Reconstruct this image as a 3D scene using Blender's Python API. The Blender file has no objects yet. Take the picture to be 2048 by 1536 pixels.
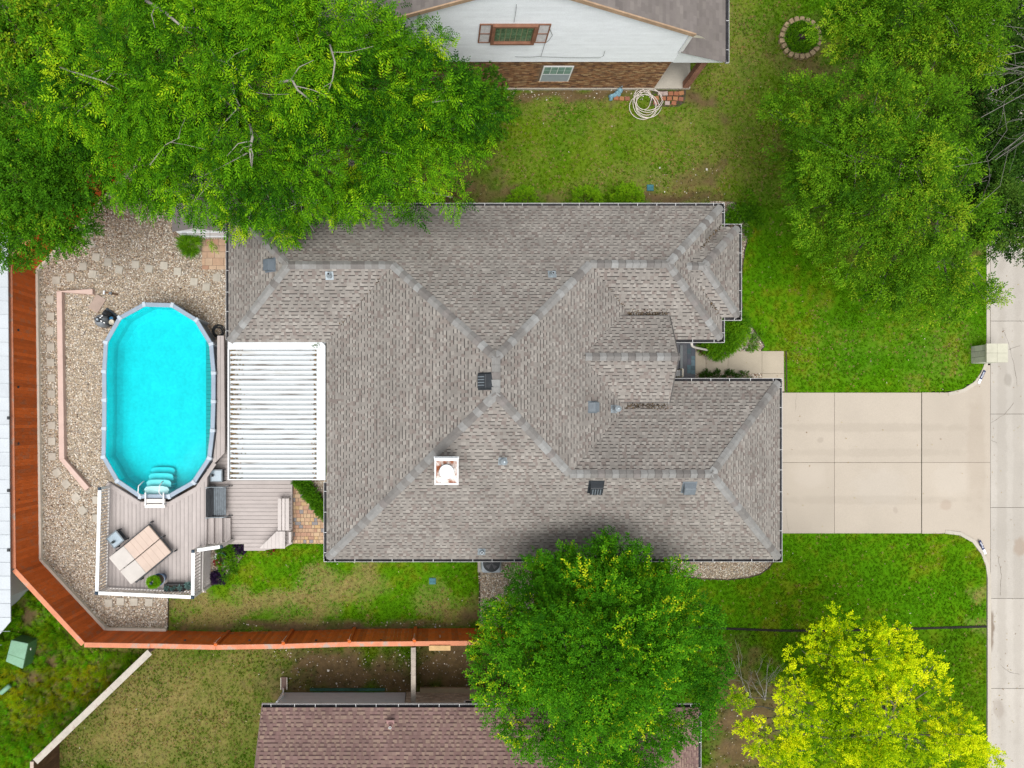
import bpy, math, random
import numpy as np
from mathutils import Vector, Matrix
random.seed(11); rng = np.random.default_rng(11)
scene = bpy.context.scene
COL = scene.collection
# ------------------------------------------------------------------ camera, sky, sun, exposure
H, F, NX, NY = 30.0, 1395.0, 865.0, 845.0        # drone height, focal length in photo pixels, nadir point
cam = bpy.data.cameras.new('camera'); cam_o = bpy.data.objects.new('camera', cam); COL.objects.link(cam_o)
cam_o.location = (0, 0, H); cam_o.rotation_euler = (0, 0, 0)
cam.sensor_fit = 'HORIZONTAL'; cam.sensor_width = 36.0; cam.lens = F/2048*36
cam.shift_x = (1024-NX)/2048; cam.shift_y = (NY-768)/2048
cam.clip_start = .5; cam.clip_end = 2000
scene.camera = cam_o
SUN_EL, SUN_AZ = math.radians(72), math.radians(188)   # azimuth clockwise from +Y (north)
w = bpy.data.worlds.new('World'); scene.world = w; w.use_nodes = True
nt = w.node_tree; nt.nodes.clear()
sky = nt.nodes.new('ShaderNodeTexSky'); sky.sky_type = 'NISHITA'; sky.sun_disc = False
sky.sun_elevation = SUN_EL; sky.sun_rotation = SUN_AZ; sky.dust_density = 6; sky.air_density = 1.0; sky.ozone_density = 1
hs = nt.nodes.new('ShaderNodeHueSaturation'); hs.inputs['Saturation'].default_value = .22
bg = nt.nodes.new('ShaderNodeBackground'); bg.inputs['Strength'].default_value = .15
wo = nt.nodes.new('ShaderNodeOutputWorld')
nt.links.new(sky.outputs[0], hs.inputs['Color']); nt.links.new(hs.outputs[0], bg.inputs['Color']); nt.links.new(bg.outputs[0], wo.inputs['Surface'])
sl = bpy.data.lights.new('sun', 'SUN'); sl.energy = .85; sl.angle = math.radians(45); sl.color = (1, .965, .91)
so = bpy.data.objects.new('sun', sl); COL.objects.link(so); so.location = (0, -20, 40)
sd = Vector((math.sin(SUN_AZ)*math.cos(SUN_EL), math.cos(SUN_AZ)*math.cos(SUN_EL), math.sin(SUN_EL)))
so.rotation_euler = sd.to_track_quat('Z', 'Y').to_euler()
vs = scene.view_settings; vs.view_transform = 'Standard'; vs.look = 'None'; vs.gamma = 1; vs.use_curve_mapping = False
vs.exposure = 0.34
scene.cycles.use_denoising = True; scene.cycles.use_light_tree = False; scene.cycles.denoiser = 'OPENIMAGEDENOISE'; scene.cycles.denoising_prefilter = 'ACCURATE'; scene.cycles.denoising_input_passes = 'RGB_ALBEDO_NORMAL'
scene.cycles.max_bounces = 4; scene.cycles.diffuse_bounces = 2; scene.cycles.glossy_bounces = 2; scene.cycles.transmission_bounces = 3; scene.cycles.transparent_max_bounces = 8

# ------------------------------------------------------------------ helpers
def P(px, py, z=0.0):
    k = (H-z)/F
    return Vector(((px-NX)*k, (NY-py)*k, z))
def P2(px, py, z=0.0):
    p = P(px, py, z); return (p.x, p.y)
def PP(pts, z=0.0): return [P2(a, b, z) for a, b in pts]
WL = {}
def wl(o): return WL.get(o.name, Vector((0, 0, 0))) if o else Vector((0, 0, 0))
def tag(o, label=None, cat=None, group=None, kind=None):
    if label: o['label'] = label
    if cat: o['category'] = cat
    if group: o['group'] = group
    if kind: o['kind'] = kind
    return o
def thing(name, label, cat, loc, group=None):
    o = bpy.data.objects.new(name, None); COL.objects.link(o); o.empty_display_size = .2
    o.location = loc; WL[o.name] = Vector(loc); return tag(o, label, cat, group)
def link(name, me, parent=None, at=(0, 0, 0), rz=0.0, rot=None):
    """one mesh object at world position `at`"""
    o = bpy.data.objects.new(name, me); COL.objects.link(o)
    o.location = Vector(at)-wl(parent)
    if rot is not None: o.rotation_euler = rot
    elif rz: o.rotation_euler = (0, 0, rz)
    if parent: o.parent = parent
    WL[o.name] = Vector(at); return o
def area2(p): return sum(p[i][0]*p[(i+1) % len(p)][1]-p[(i+1) % len(p)][0]*p[i][1] for i in range(len(p)))
class MB:
    def __init__(s): s.v = []; s.f = []; s.c = []; s.col = (1, 1, 1, 1)
    def add(s, vs_, fs):
        b = len(s.v); s.v += [tuple(x) for x in vs_]
        for f in fs: s.f.append([b+i for i in f]); s.c.append(s.col)
        return s
    def box(s, c, d, rz=0.0, rot=None):
        m = rot if rot is not None else Matrix.Rotation(rz, 3, 'Z')
        c = Vector(c); hx, hy, hz = d[0]/2, d[1]/2, d[2]/2
        vv = [c+m@Vector((x*hx, y*hy, z*hz)) for z in (-1, 1) for x, y in ((-1, -1), (1, -1), (1, 1), (-1, 1))]
        return s.add(vv, [(3, 2, 1, 0), (4, 5, 6, 7), (0, 1, 5, 4), (1, 2, 6, 5), (2, 3, 7, 6), (3, 0, 4, 7)])
    def bx(s, x0, x1, y0, y1, z0, z1): return s.box(((x0+x1)/2, (y0+y1)/2, (z0+z1)/2), (abs(x1-x0), abs(y1-y0), abs(z1-z0)))
    def bar(s, a, b, wd, ht, up=(0, 0, 1)):
        a = Vector(a); b = Vector(b); d = b-a; x = d.normalized(); u = Vector(up)
        if abs(x.dot(u)) > .98: u = Vector((0, 1, 0))
        y = u.cross(x).normalized(); z = x.cross(y)
        m = Matrix((x, y, z)).transposed()
        return s.box((a+b)/2, (d.length, wd, ht), rot=m)
    def prism(s, poly, z0, z1, inset=0.0):
        if area2(poly) < 0: poly = poly[::-1]
        n = len(poly); top = poly
        if inset:
            cx = sum(p[0] for p in poly)/n; cy = sum(p[1] for p in poly)/n
            top = []
            for p in poly:
                d = math.hypot(p[0]-cx, p[1]-cy) or 1; k = max(0, 1-inset/d); top.append((cx+(p[0]-cx)*k, cy+(p[1]-cy)*k))
        vv = [(x, y, z0) for x, y in poly]+[(x, y, z1) for x, y in top]
        return s.add(vv, [tuple(range(n))[::-1], tuple(range(n, 2*n))]+[(i, (i+1) % n, n+(i+1) % n, n+i) for i in range(n)])
    def tube(s, pts, r, n=6, cap=True):
        pts = [Vector(p) for p in pts]; rs = r if isinstance(r, (list, tuple)) else [r]*len(pts)
        rings = []; up = Vector((.31, .2, .93)); vv = []
        for i, p in enumerate(pts):
            d = (pts[min(i+1, len(pts)-1)]-pts[max(i-1, 0)]).normalized()
            a = d.cross(up)
            if a.length < .05: a = d.cross(Vector((1, 0, 0)))
            a.normalize(); b = d.cross(a)
            for k in range(n):
                t = 2*math.pi*k/n; vv.append(p+(a*math.cos(t)+b*math.sin(t))*rs[i])
        fs = []
        for i in range(len(pts)-1):
            for k in range(n): fs.append((i*n+k, i*n+(k+1) % n, (i+1)*n+(k+1) % n, (i+1)*n+k))
        if cap: fs += [tuple(range(n))[::-1], tuple(range((len(pts)-1)*n, len(pts)*n))]
        return s.add(vv, fs)
    def lathe(s, c, prof, n=20, sx=1.0, sy=1.0):
        vv = []; fs = []; c = Vector(c)
        for r, z in prof:
            for k in range(n):
                t = 2*math.pi*k/n; vv.append((c.x+r*sx*math.cos(t), c.y+r*sy*math.sin(t), c.z+z))
        for i in range(len(prof)-1):
            for k in range(n): fs.append((i*n+k, i*n+(k+1) % n, (i+1)*n+(k+1) % n, (i+1)*n+k))
        fs += [tuple(range(n))[::-1], tuple(range((len(prof)-1)*n, len(prof)*n))]
        return s.add(vv, fs)
    def mesh(s, name, mat, off=(0, 0, 0), smooth=False, col=False):
        me = bpy.data.meshes.new(name); o = Vector(off)
        me.from_pydata([(x-o.x, y-o.y, z-o.z) for x, y, z in s.v], [], s.f)
        for m in (mat if isinstance(mat, (list, tuple)) else [mat]): me.materials.append(m)
        if smooth: me.polygons.foreach_set('use_smooth', [True]*len(me.polygons))
        if col:
            a = me.attributes.new('tc', 'FLOAT_COLOR', 'FACE')
            a.data.foreach_set('color', np.array(s.c, dtype=np.float32).ravel())
        me.update(); return me
    def build(s, name, mat, parent=None, at=None, smooth=False, col=False):
        at = Vector(at) if at is not None else wl(parent)
        o = link(name, s.mesh(name, mat, at, smooth, col), parent, at)
        return o
def bevel(o, wd=.01, seg=1):
    m = o.modifiers.new('bevel', 'BEVEL'); m.width = wd; m.segments = seg; m.limit_method = 'ANGLE'; return o
def clip(subj, planes):
    """Sutherland-Hodgman; planes = (nx, ny, d): keep nx*x+ny*y >= d"""
    out = list(subj)
    for nx, ny, d in planes:
        if len(out) < 3: return []
        res = []
        for i in range(len(out)):
            a = out[i]; b = out[(i+1) % len(out)]
            da = nx*a[0]+ny*a[1]-d; db = nx*b[0]+ny*b[1]-d
            if da >= 0: res.append(a)
            if (da >= 0) != (db >= 0):
                t = da/(da-db); res.append((a[0]+(b[0]-a[0])*t, a[1]+(b[1]-a[1])*t))
        out = res
    cl = []
    for p in out:
        if not cl or math.hypot(p[0]-cl[-1][0], p[1]-cl[-1][1]) > 1e-5: cl.append(p)
    if len(cl) > 1 and math.hypot(cl[0][0]-cl[-1][0], cl[0][1]-cl[-1][1]) < 1e-5: cl.pop()
    return cl if len(cl) >= 3 and abs(area2(cl)) > 2e-4 else []
def rect(x0, x1, y0, y1): return [(1, 0, x0), (-1, 0, -x1), (0, 1, y0), (0, -1, -y1)]
def inpoly(x, y, poly):
    r = np.zeros(x.shape, bool); n = len(poly); j = n-1
    for i in range(n):
        xi, yi = poly[i]; xj, yj = poly[j]
        c = ((yi > y) != (yj > y)) & (x < (xj-xi)*(y-yi)/((yj-yi) or 1e-9)+xi); r ^= c; j = i
    return r
def ordn(i): return ['first', 'second', 'third', 'fourth', 'fifth', 'sixth', 'seventh', 'eighth', 'ninth', 'tenth', 'eleventh', 'twelfth', 'thirteenth', 'fourteenth', 'fifteenth', 'sixteenth', 'seventeenth'][i]
def vnoise(x, y, sc, seed):
    r = np.random.default_rng(seed).random((256, 256)); u = x/sc; v = y/sc
    iu = np.floor(u).astype(int); iv = np.floor(v).astype(int); fu = u-iu; fv = v-iv
    fu = fu*fu*(3-2*fu); fv = fv*fv*(3-2*fv); g = lambda a, b: r[a % 256, b % 256]
    return (g(iu, iv)*(1-fu)+g(iu+1, iv)*fu)*(1-fv)+(g(iu, iv+1)*(1-fu)+g(iu+1, iv+1)*fu)*fv
def lerp(a, b, t): return a+(b-a)*t
# ------------------------------------------------------------------ materials
def s2l(c): return tuple(((x/255+.055)/1.055)**2.4 if x > 10 else x/255/12.92 for x in c)
MATS = {}
def M(name, col, rough=.75, var=.12, scale=3.0, fine=60.0, bump=.15, rnd=0.0, metal=0.0, spec=.3, col2=None, attr=None, inst=None, stretch=None, cov=None):
    """procedural surface: base colour broken up by a coarse and a fine noise, per-object variation, fine bump"""
    if name in MATS: return MATS[name]
    m = bpy.data.materials.new(name); m.use_nodes = True; t = m.node_tree; N = t.nodes; L = t.links
    b = N['Principled BSDF']; b.inputs['Roughness'].default_value = rough; b.inputs['Metallic'].default_value = metal
    b.inputs['Specular IOR Level'].default_value = spec
    tc = N.new('ShaderNodeTexCoord'); oi = N.new('ShaderNodeObjectInfo')
    off = N.new('ShaderNodeVectorMath'); off.operation = 'SCALE'; off.inputs[0].default_value = (37, 53, 71); L.new(oi.outputs['Random'], off.inputs['Scale'])
    ad = N.new('ShaderNodeVectorMath'); ad.operation = 'ADD'; L.new(tc.outputs['Object'], ad.inputs[0]); L.new(off.outputs[0], ad.inputs[1])
    src = ad.outputs[0]
    if stretch:
        sm = N.new('ShaderNodeVectorMath'); sm.operation = 'MULTIPLY'; sm.inputs[1].default_value = stretch; L.new(src, sm.inputs[0]); src = sm.outputs[0]
    n1 = N.new('ShaderNodeTexNoise'); n1.inputs['Scale'].default_value = scale; n1.inputs['Detail'].default_value = 3; L.new(src, n1.inputs['Vector'])
    n2 = N.new('ShaderNodeTexNoise'); n2.inputs['Scale'].default_value = fine; n2.inputs['Detail'].default_value = 1; L.new(src, n2.inputs['Vector'])
    if attr or inst:
        at = N.new('ShaderNodeAttribute'); at.attribute_name = attr or inst; at.attribute_type = 'INSTANCER' if inst else 'GEOMETRY'; base = at.outputs['Color']
    elif col2:
        mx = N.new('ShaderNodeMix'); mx.data_type = 'RGBA'; mx.inputs['A'].default_value = (*col, 1); mx.inputs['B'].default_value = (*col2, 1)
        cr = N.new('ShaderNodeMapRange'); c0 = cov if cov is not None else .5
        cr.inputs['From Min'].default_value = c0-.08; cr.inputs['From Max'].default_value = c0+.08; L.new(n1.outputs[0], cr.inputs[0])
        L.new(cr.outputs[0], mx.inputs['Factor']); base = mx.outputs['Result']
    else:
        rg = N.new('ShaderNodeRGB'); rg.outputs[0].default_value = (*col, 1); base = rg.outputs[0]
    # brightness factor
    f1 = N.new('ShaderNodeMapRange'); f1.inputs['From Min'].default_value = .3; f1.inputs['From Max'].default_value = .7
    f1.inputs['To Min'].default_value = 1-var; f1.inputs['To Max'].default_value = 1+var; L.new(n1.outputs[0], f1.inputs[0])
    f2 = N.new('ShaderNodeMapRange'); f2.inputs['From Min'].default_value = .3; f2.inputs['From Max'].default_value = .7
    f2.inputs['To Min'].default_value = 1-var; f2.inputs['To Max'].default_value = 1+var; L.new(n2.outputs[0], f2.inputs[0])
    mu = N.new('ShaderNodeMath'); mu.operation = 'MULTIPLY'; L.new(f1.outputs[0], mu.inputs[0]); L.new(f2.outputs[0], mu.inputs[1])
    f3 = N.new('ShaderNodeMapRange'); f3.inputs['To Min'].default_value = 1-rnd; f3.inputs['To Max'].default_value = 1+rnd; L.new(oi.outputs['Random'], f3.inputs[0])
    mu2 = N.new('ShaderNodeMath'); mu2.operation = 'MULTIPLY'; L.new(mu.outputs[0], mu2.inputs[0]); L.new(f3.outputs[0], mu2.inputs[1])
    sc = N.new('ShaderNodeVectorMath'); sc.operation = 'SCALE'; L.new(base, sc.inputs[0]); L.new(mu2.outputs[0], sc.inputs['Scale'])
    L.new(sc.outputs[0], b.inputs['Base Color'])
    if bump:
        bp = N.new('ShaderNodeBump'); bp.inputs['Strength'].default_value = bump; bp.inputs['Distance'].default_value = .01
        L.new(n2.outputs[0], bp.inputs['Height']); L.new(bp.outputs[0], b.inputs['Normal'])
    MATS[name] = m; return m
def ramp_mat(name, stops, rough=.8, spec=.25):
    """colour picked per object at random from a ramp"""
    m = M(name, (1, 1, 1), rough, .1, 6, 60, .2, spec=spec); t = m.node_tree
    cr = t.nodes.new('ShaderNodeValToRGB'); cr.color_ramp.interpolation = 'CONSTANT'
    e = cr.color_ramp.elements
    while len(e) < len(stops): e.new(.5)
    for i, (p, c) in enumerate(stops): e[i].position = p; e[i].color = (*c, 1)
    oi = [n for n in t.nodes if n.type == 'OBJECT_INFO'][0]; rg = [n for n in t.nodes if n.type == 'RGB'][0]
    t.links.new(oi.outputs['Random'], cr.inputs[0])
    for l in list(rg.outputs[0].links): t.links.new(cr.outputs[0], l.to_socket)
    return m
def leaf_mat(name, stops, trans=.22, rough=.5):
    m = bpy.data.materials.new(name); m.use_nodes = True; t = m.node_tree; N = t.nodes; L = t.links
    b = N['Principled BSDF']; b.inputs['Roughness'].default_value = .65; b.inputs['Specular IOR Level'].default_value = .05
    at = N.new('ShaderNodeAttribute'); at.attribute_name = 'tv'
    cr = N.new('ShaderNodeValToRGB'); e = cr.color_ramp.elements
    while len(e) < len(stops): e.new(.5)
    for i, (p, c) in enumerate(stops): e[i].position = p; e[i].color = (*c, 1)
    L.new(at.outputs['Fac'], cr.inputs[0]); L.new(cr.outputs[0], b.inputs['Base Color'])
    tr = N.new('ShaderNodeBsdfTranslucent'); L.new(cr.outputs[0], tr.inputs['Color'])
    mx = N.new('ShaderNodeMixShader'); mx.inputs[0].default_value = trans
    L.new(b.outputs[0], mx.inputs[1]); L.new(tr.outputs[0], mx.inputs[2]); L.new(mx.outputs[0], N['Material Output'].inputs['Surface'])
    return m
conc = M('concrete_driveway', (.445, .392, .325), .85, .05, .45, 35, .15, rnd=.035)
conc_st = M('concrete_street', (.44, .41, .365), .85, .06, .5, 35, .2, rnd=.05)
conc_old = M('concrete_porch', (.42, .39, .33), .85, .12, 1.2, 40, .2)
dark_soil = M('joint_soil', (.07, .055, .04), .95, .3, 5, 60, .4)
white_paint = M('white_paint', (.78, .79, .79), .5, .04, 4, 50, .05)
white_metal = M('white_metal', (.72, .76, .78), .4, .035, 3, 30, .03, spec=.4)
cream = M('cream_paint', (.72, .67, .56), .7, .08, 3, 50, .1)
black_metal = M('black_metal', (.022, .027, .032), .45, .2, 5, 50, .05, spec=.4)
navy_cap = M('navy_cap', (.03, .055, .085), .45, .15, 5, 50, .05)
gut_lip = M('gutter_lip', (.55, .55, .55), .5, .06)
gut_in = M('gutter_inside', (.028, .028, .032), .7, .4, 3, 30, .1)
grey_metal = M('grey_metal', (.14, .165, .185), .45, .1, 5, 40, .05, spec=.5)
galv = M('galvanised_metal', (.33, .38, .41), .4, .1, 8, 50, .05, metal=.4, spec=.5)
deck_m = M('deck_board', (.43, .385, .365), .7, .06, 2, 40, .12, rnd=.06, stretch=(1, 1, 1))
rail_m = M('rail_paint', (.70, .665, .63), .6, .04, 3, 40, .05)
fence_m = M('fence_red_stain', (.60, .125, .016), .75, .14, 2.5, 35, .25, rnd=.2, col2=(.40, .13, .05), cov=.60)
cap_m = M('fence_cap_paint', (.60, .235, .13), .8, .12, 3, 40, .2, col2=(.36, .27, .22), cov=.62, rnd=.06)
wood_grey = M('weathered_wood', (.30, .25, .20), .9, .2, 3, 40, .4, rnd=.12, stretch=(1, 1, .4))
wood_brown = M('brown_wood', (.12, .065, .035), .85, .2, 3, 40, .3, rnd=.2)
bark = M('bark', (.17, .15, .13), .95, .25, 4, 30, .6)
bark_pale = M('pale_bark', (.30, .28, .245), .95, .2, 4, 30, .5)
twig_m = M('grey_twig', (.34, .32, .29), .9, .2, 4, 30, .3)
wall_brick = M('house_wall', (.33, .25, .20), .9, .15, 4, 40, .3)
pink_wall = M('pink_wall_paint', (.60, .45, .39), .8, .05, 3, 50, .12)
pale_stone = M('stepping_stone', (.45, .415, .35), .9, .1, 4, 60, .3, rnd=.09)

def stain_shade(mat, blots):
    """brown water stains and painted tree shade at fixed places of the surface"""
    t = mat.node_tree; N = t.nodes; L = t.links; b = N['Principled BSDF']; src = b.inputs['Base Color'].links[0].from_socket; g = N.new('ShaderNodeNewGeometry'); nz = N.new('ShaderNodeTexNoise'); nz.inputs['Scale'].default_value = 2.5; L.new(g.outputs['Position'], nz.inputs['Vector'])
    for (x, y, rx, ry, c, k) in blots:
        su = N.new('ShaderNodeVectorMath'); su.operation = 'SUBTRACT'; su.inputs[1].default_value = (x, y, 0); L.new(g.outputs['Position'], su.inputs[0]); mu = N.new('ShaderNodeVectorMath'); mu.operation = 'MULTIPLY'; mu.inputs[1].default_value = (1/rx, 1/ry, 0); L.new(su.outputs[0], mu.inputs[0])
        ln = N.new('ShaderNodeVectorMath'); ln.operation = 'LENGTH'; L.new(mu.outputs[0], ln.inputs[0]); ad = N.new('ShaderNodeMath'); ad.operation = 'ADD'; L.new(ln.outputs['Value'], ad.inputs[0]); L.new(nz.outputs[0], ad.inputs[1])
        mr = N.new('ShaderNodeMapRange'); mr.inputs['From Min'].default_value = 1.55; mr.inputs['From Max'].default_value = 1.15; mr.inputs['To Min'].default_value = 0; mr.inputs['To Max'].default_value = k; L.new(ad.outputs[0], mr.inputs[0])
        mx = N.new('ShaderNodeMix'); mx.data_type = 'RGBA'; mx.inputs['B'].default_value = (*c, 1); L.new(mr.outputs[0], mx.inputs['Factor']); L.new(src, mx.inputs['A']); src = mx.outputs['Result']
    L.new(src, b.inputs['Base Color'])
stain_shade(conc_st, [(P(1984, 1262).x, P(0, 1262).y, .22, 1.0, (.16, .11, .07), .75), (P(2045, 1095).x, P(0, 1095).y, .35, .5, (.30, .2, .13), .5), (P(2040, 300).x, P(0, 300).y, 1.2, 3, (.2, .18, .15), .3), (P(2008, 1000).x, P(0, 1000).y, .25, 14, (.30, .27, .23), .3), (P(2040, 1000).x, P(0, 1000).y, .25, 14, (.30, .27, .23), .25), (P(2020, 760).x, P(0, 760).y, .2, .3, (.2, .18, .15), .4), (P(2000, 1420).x, P(0, 1420).y, .25, .5, (.25, .2, .16), .35)])
stain_shade(conc, [(P(1760, 975).x, P(0, 975).y, 1.3, .9, (.52, .48, .43), .2), (P(1905, 960).x, P(0, 960).y, .9, .8, (.52, .48, .42), .2), (P(1620, 950).x, P(0, 950).y, .8, .6, (.52, .47, .41), .2), (P(1890, 1010).x, P(0, 1010).y, .3, .25, (.34, .25, .19), .35), (P(1955, 900).x, P(0, 900).y, .5, 3, (.33, .27, .21), .25), (P(1740, 855).x, P(0, 855).y, 5, .22, (.30, .26, .21), .22), (P(1740, 905).x, P(0, 905).y, 5, .2, (.30, .26, .21), .18), (P(1740, 1000).x, P(0, 1000).y, 5, .22, (.30, .26, .21), .2), (P(1640, 880).x, P(0, 880).y, .16, .13, (.26, .22, .18), .3), (P(1790, 1020).x, P(0, 1020).y, .12, .16, (.28, .23, .19), .3)])
# ------------------------------------------------------------------ site outlines (photo pixels -> metres on the ground)
X_K = P(1973, 0).x                                      # lawn edge at the kerb
APRON = [(1843, 785), (1896, 785), (1926, 778), (1948, 764), (1962, 745), (1968, 730), (1984.3, 730), (1984.3, 1152), (1974, 1152), (1971, 1130), (1962, 1107), (1945, 1085), (1920, 1071), (1890, 1067), (1843, 1067)]
DRIVE = [(1530, 785), (1843, 785), (1843, 1067), (1530, 1067)]
WALK = [(1390, 702), (1568, 702), (1570, 785), (1524, 785), (1524, 747), (1390, 747)]
GRAVEL_BACK = [(230, 372), (300, 300), (470, 330), (480, 700), (450, 960), (412, 1000), (412, 1185), (337, 1190), (335, 1256), (213, 1256), (84, 1118), (78, 541), (160, 450)]
GRAVEL_FRONT = [(1420, 402), (1470, 404), (1476, 416), (1490, 436), (1498, 448), (1498, 470), (1490, 500), (1484, 540), (1483, 600), (1488, 634), (1504, 654), (1520, 676), (1529, 693), (1522, 702), (1380, 702), (1380, 640), (1420, 600)]
GRAVEL_SE = [(1340, 1090), (1520, 1090), (1546, 1124), (1538, 1136), (1520, 1149), (1495, 1156), (1455, 1160), (1400, 1158), (1340, 1150)]
GRAVEL_AC = [(958, 1100), (1060, 1100), (1070, 1230), (1000, 1256), (958, 1256)]
GRAVEL_STRIP = [(1390, 747), (1524, 747), (1524, 764), (1390, 764)]
GRAVEL_TRI = [(596, 952), (662, 952), (662, 1040)]
BED = [(412, 1088), (490, 1092), (489, 1108), (480, 1125), (466, 1143), (446, 1158), (425, 1170), (408, 1176)]
PATIO = [(583, 952), (600, 952), (662, 1030), (662, 1088), (583, 1087)]
PATIO_NW = [(404, 478), (458, 478), (458, 539), (404, 539)]
NORTH_SLAB = [(1300, 178), (1376, 178), (1376, 110), (1300, 110)]
HARD = [PP(p) for p in (APRON, DRIVE, WALK, GRAVEL_BACK, GRAVEL_FRONT, GRAVEL_SE, GRAVEL_AC, GRAVEL_STRIP, GRAVEL_TRI, BED, PATIO, PATIO_NW, NORTH_SLAB)]
HOUSE_XY = [(-7.7, 8.2), (-7.7, 3.4), (-3.9, 3.4), (-3.9, -5.0), (13.3, -5.0), (13.3, 1.3), (8.2, 1.3), (8.2, 3.5), (11.0, 3.5), (11.0, 4.4), (11.7, 4.4), (11.7, 7.4), (11.0, 7.4), (11.0, 8.2)]
HARD.append(HOUSE_XY); HARD.append([(-6.3, -11.6), (10.1, -11.6), (10.1, -30), (-6.3, -30)]); HARD.append([(-3.2, 14.35), (9.5, 14.35), (9.5, 40), (-3.2, 40)])
# ------------------------------------------------------------------ ground colour: lush / dry / bare soil, by place
DRY = [(450, 1216, 120, 32, .85), (590, 1212, 130, 32, .8), (690, 1180, 70, 40, .75), (640, 1160, 40, 20, .5), (900, 1215, 70, 40, .55), (420, 1195, 60, 30, .6),
       (320, 1420, 260, 130, .58), (480, 1340, 140, 60, .45), (250, 1500, 150, 70, .6), (1250, 270, 260, 120, .12), (1400, 250, 130, 150, .28), (1460, 100, 120, 130, .36), (1510, 330, 80, 110, .24), (1360, 360, 170, 60, .42),
       (1080, 385, 150, 30, .42), (1050, 330, 90, 60, .2), (1130, 215, 160, 24, .3), (1620, 130, 70, 50, .5), (1880, 700, 90, 50, .16), (1720, 690, 140, 60, .1), (1960, 1180, 20, 20, .5), (1960, 1247, 30, 14, .4), (1480, 900, 1, 1, 0)]
SOIL = [(1150, 188, 190, 13, .9), (1385, 205, 45, 35, .75), (1000, 380, 110, 30, .6), (880, 360, 140, 60, .8), (640, 390, 300, 60, .9), (400, 300, 300, 200, .8), (1330, 395, 90, 12, .7), (1410, 400, 60, 10, .5), (1400, 350, 40, 25, .35),
        (700, 1345, 170, 48, .85), (890, 1340, 75, 60, 1.0), (1040, 1330, 120, 100, .9), (1490, 1470, 75, 110, 1.0), (1520, 1380, 60, 40, .7), (1500, 1320, 60, 40, .35), (640, 1252, 320, 8, .8), (340, 1225, 14, 30, .6), (935, 1225, 30, 35, .7),
        (60, 1228, 34, 24, .8), (95, 1290, 22, 32, .7), (70, 1355, 36, 16, .8), (130, 1275, 18, 22, .4), (2000, 280, 80, 180, .9), (1880, 250, 90, 200, .35), (1700, 250, 120, 130, .3), (1920, 420, 60, 80, .5), (1790, 480, 90, 60, .25), (1600, 80, 60, 50, .35), (1650, 395, 60, 50, .3), (30, 400, 200, 400, .8)]
def ground_col(x, y, fleck=False):
    px = x*F/H+NX; py = NY-y*F/H
    ox = (vnoise(x, y, 1.3, 1)-.5)*70+(vnoise(x, y, .45, 2)-.5)*40; oy = (vnoise(x, y, 1.3, 3)-.5)*70+(vnoise(x, y, .45, 4)-.5)*40
    def blob(lst):
        r = np.zeros(x.shape)
        for cx, cy, rx, ry, wt in lst:
            sm = min(1, ry/30)
            d = np.sqrt(((px+ox*sm-cx)/rx)**2+((py+oy*sm-cy)/ry)**2); r = np.maximum(r, wt*np.clip(1.35-d, 0, 1)**.7)
        return np.clip(r, 0, 1)
    n1 = vnoise(x, y, .28, 5); n2 = vnoise(x, y, .9, 6); n3 = vnoise(x, y, 2.6, 7); n4 = vnoise(x, y, .13, 8)
    nn = .35*n1+.25*n2+.2*n3+.2*n4
    dry = np.clip(blob(DRY)*1.25+(nn-.5)*1.1*(.25+blob(DRY)), 0, 1); soil = np.clip(blob(SOIL)*1.15+(nn-.5)*1.3*(blob(SOIL) > .02), 0, 1)
    lush = np.stack([.074+.02*(n3-.5)+.02*(n2-.5), .200+.02*(n3-.5)+.03*(n2-.5), .0035+0*n1], -1)
    yel = np.stack([.16+0*n1, .19+0*n1, .006+0*n1], -1)
    lush = lerp(lush, yel, (np.clip((nn-.50)*3.0, 0, .6))[..., None])
    # duller turf: north yard and the two south neighbours
    dull = np.clip(np.where((py < 420) & (px > 900) & (px < 1640), (480-py)/120*np.clip((1660-px)/160, 0, 1), 0), 0, 1)
    dull = np.maximum(dull, ((py > 1262) & (px < 960))*.9); dull = np.maximum(dull, ((py > 1262) & (px > 960))*.55)
    dk = np.stack([.062+.04*n2, .150+.03*n2, .004+0*n1], -1)
    se = ((py > 1262) & (px > 960))[..., None]; dk = np.where(se, np.stack([.045+.03*n2, .105+.03*n2, .004+0*n1], -1), dk)
    sw = ((py > 1262) & (px < 960))[..., None]; dk = np.where(sw, dk*np.array([.70, .60, 1.2]), dk)
    c = lerp(lush, dk, (dull*.85)[..., None])
    straw = np.stack([.21+.08*n4, .155+.06*n4, .062+.03*n4], -1)
    c = lerp(c, straw, np.clip(dry*.8 if not fleck else (rng.random(x.shape) < dry*.85)*.9, 0, .92)[..., None])
    so_ = np.stack([.085+.05*n1+.03*n4, .058+.034*n1+.02*n4, .034+.02*n1], -1)
    c = lerp(c, so_, np.clip(soil*1.1, 0, .97)[..., None])
    return c, soil, dry
gx = np.arange(P(-90, 0).x, X_K+.02, .15); gx[-1] = X_K; gy = np.arange(P(0, 1640).y, P(0, -110).y, .15)
GX, GY = np.meshgrid(gx, gy); gc, gs, gd = ground_col(GX, GY)
nxg, nyg = len(gx), len(gy)
ci = (np.arange(nyg-1)[:, None]*nxg+np.arange(nxg-1)[None, :]).ravel()
quads = np.stack([ci, ci+1, ci+1+nxg, ci+nxg], 1)
cx_ = GX[:-1, :-1].ravel()+.075; cy_ = GY[:-1, :-1].ravel()+.075
quads = quads[~(inpoly(cx_, cy_, PP(APRON)) & (cx_ > P(1862, 0).x))]
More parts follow.
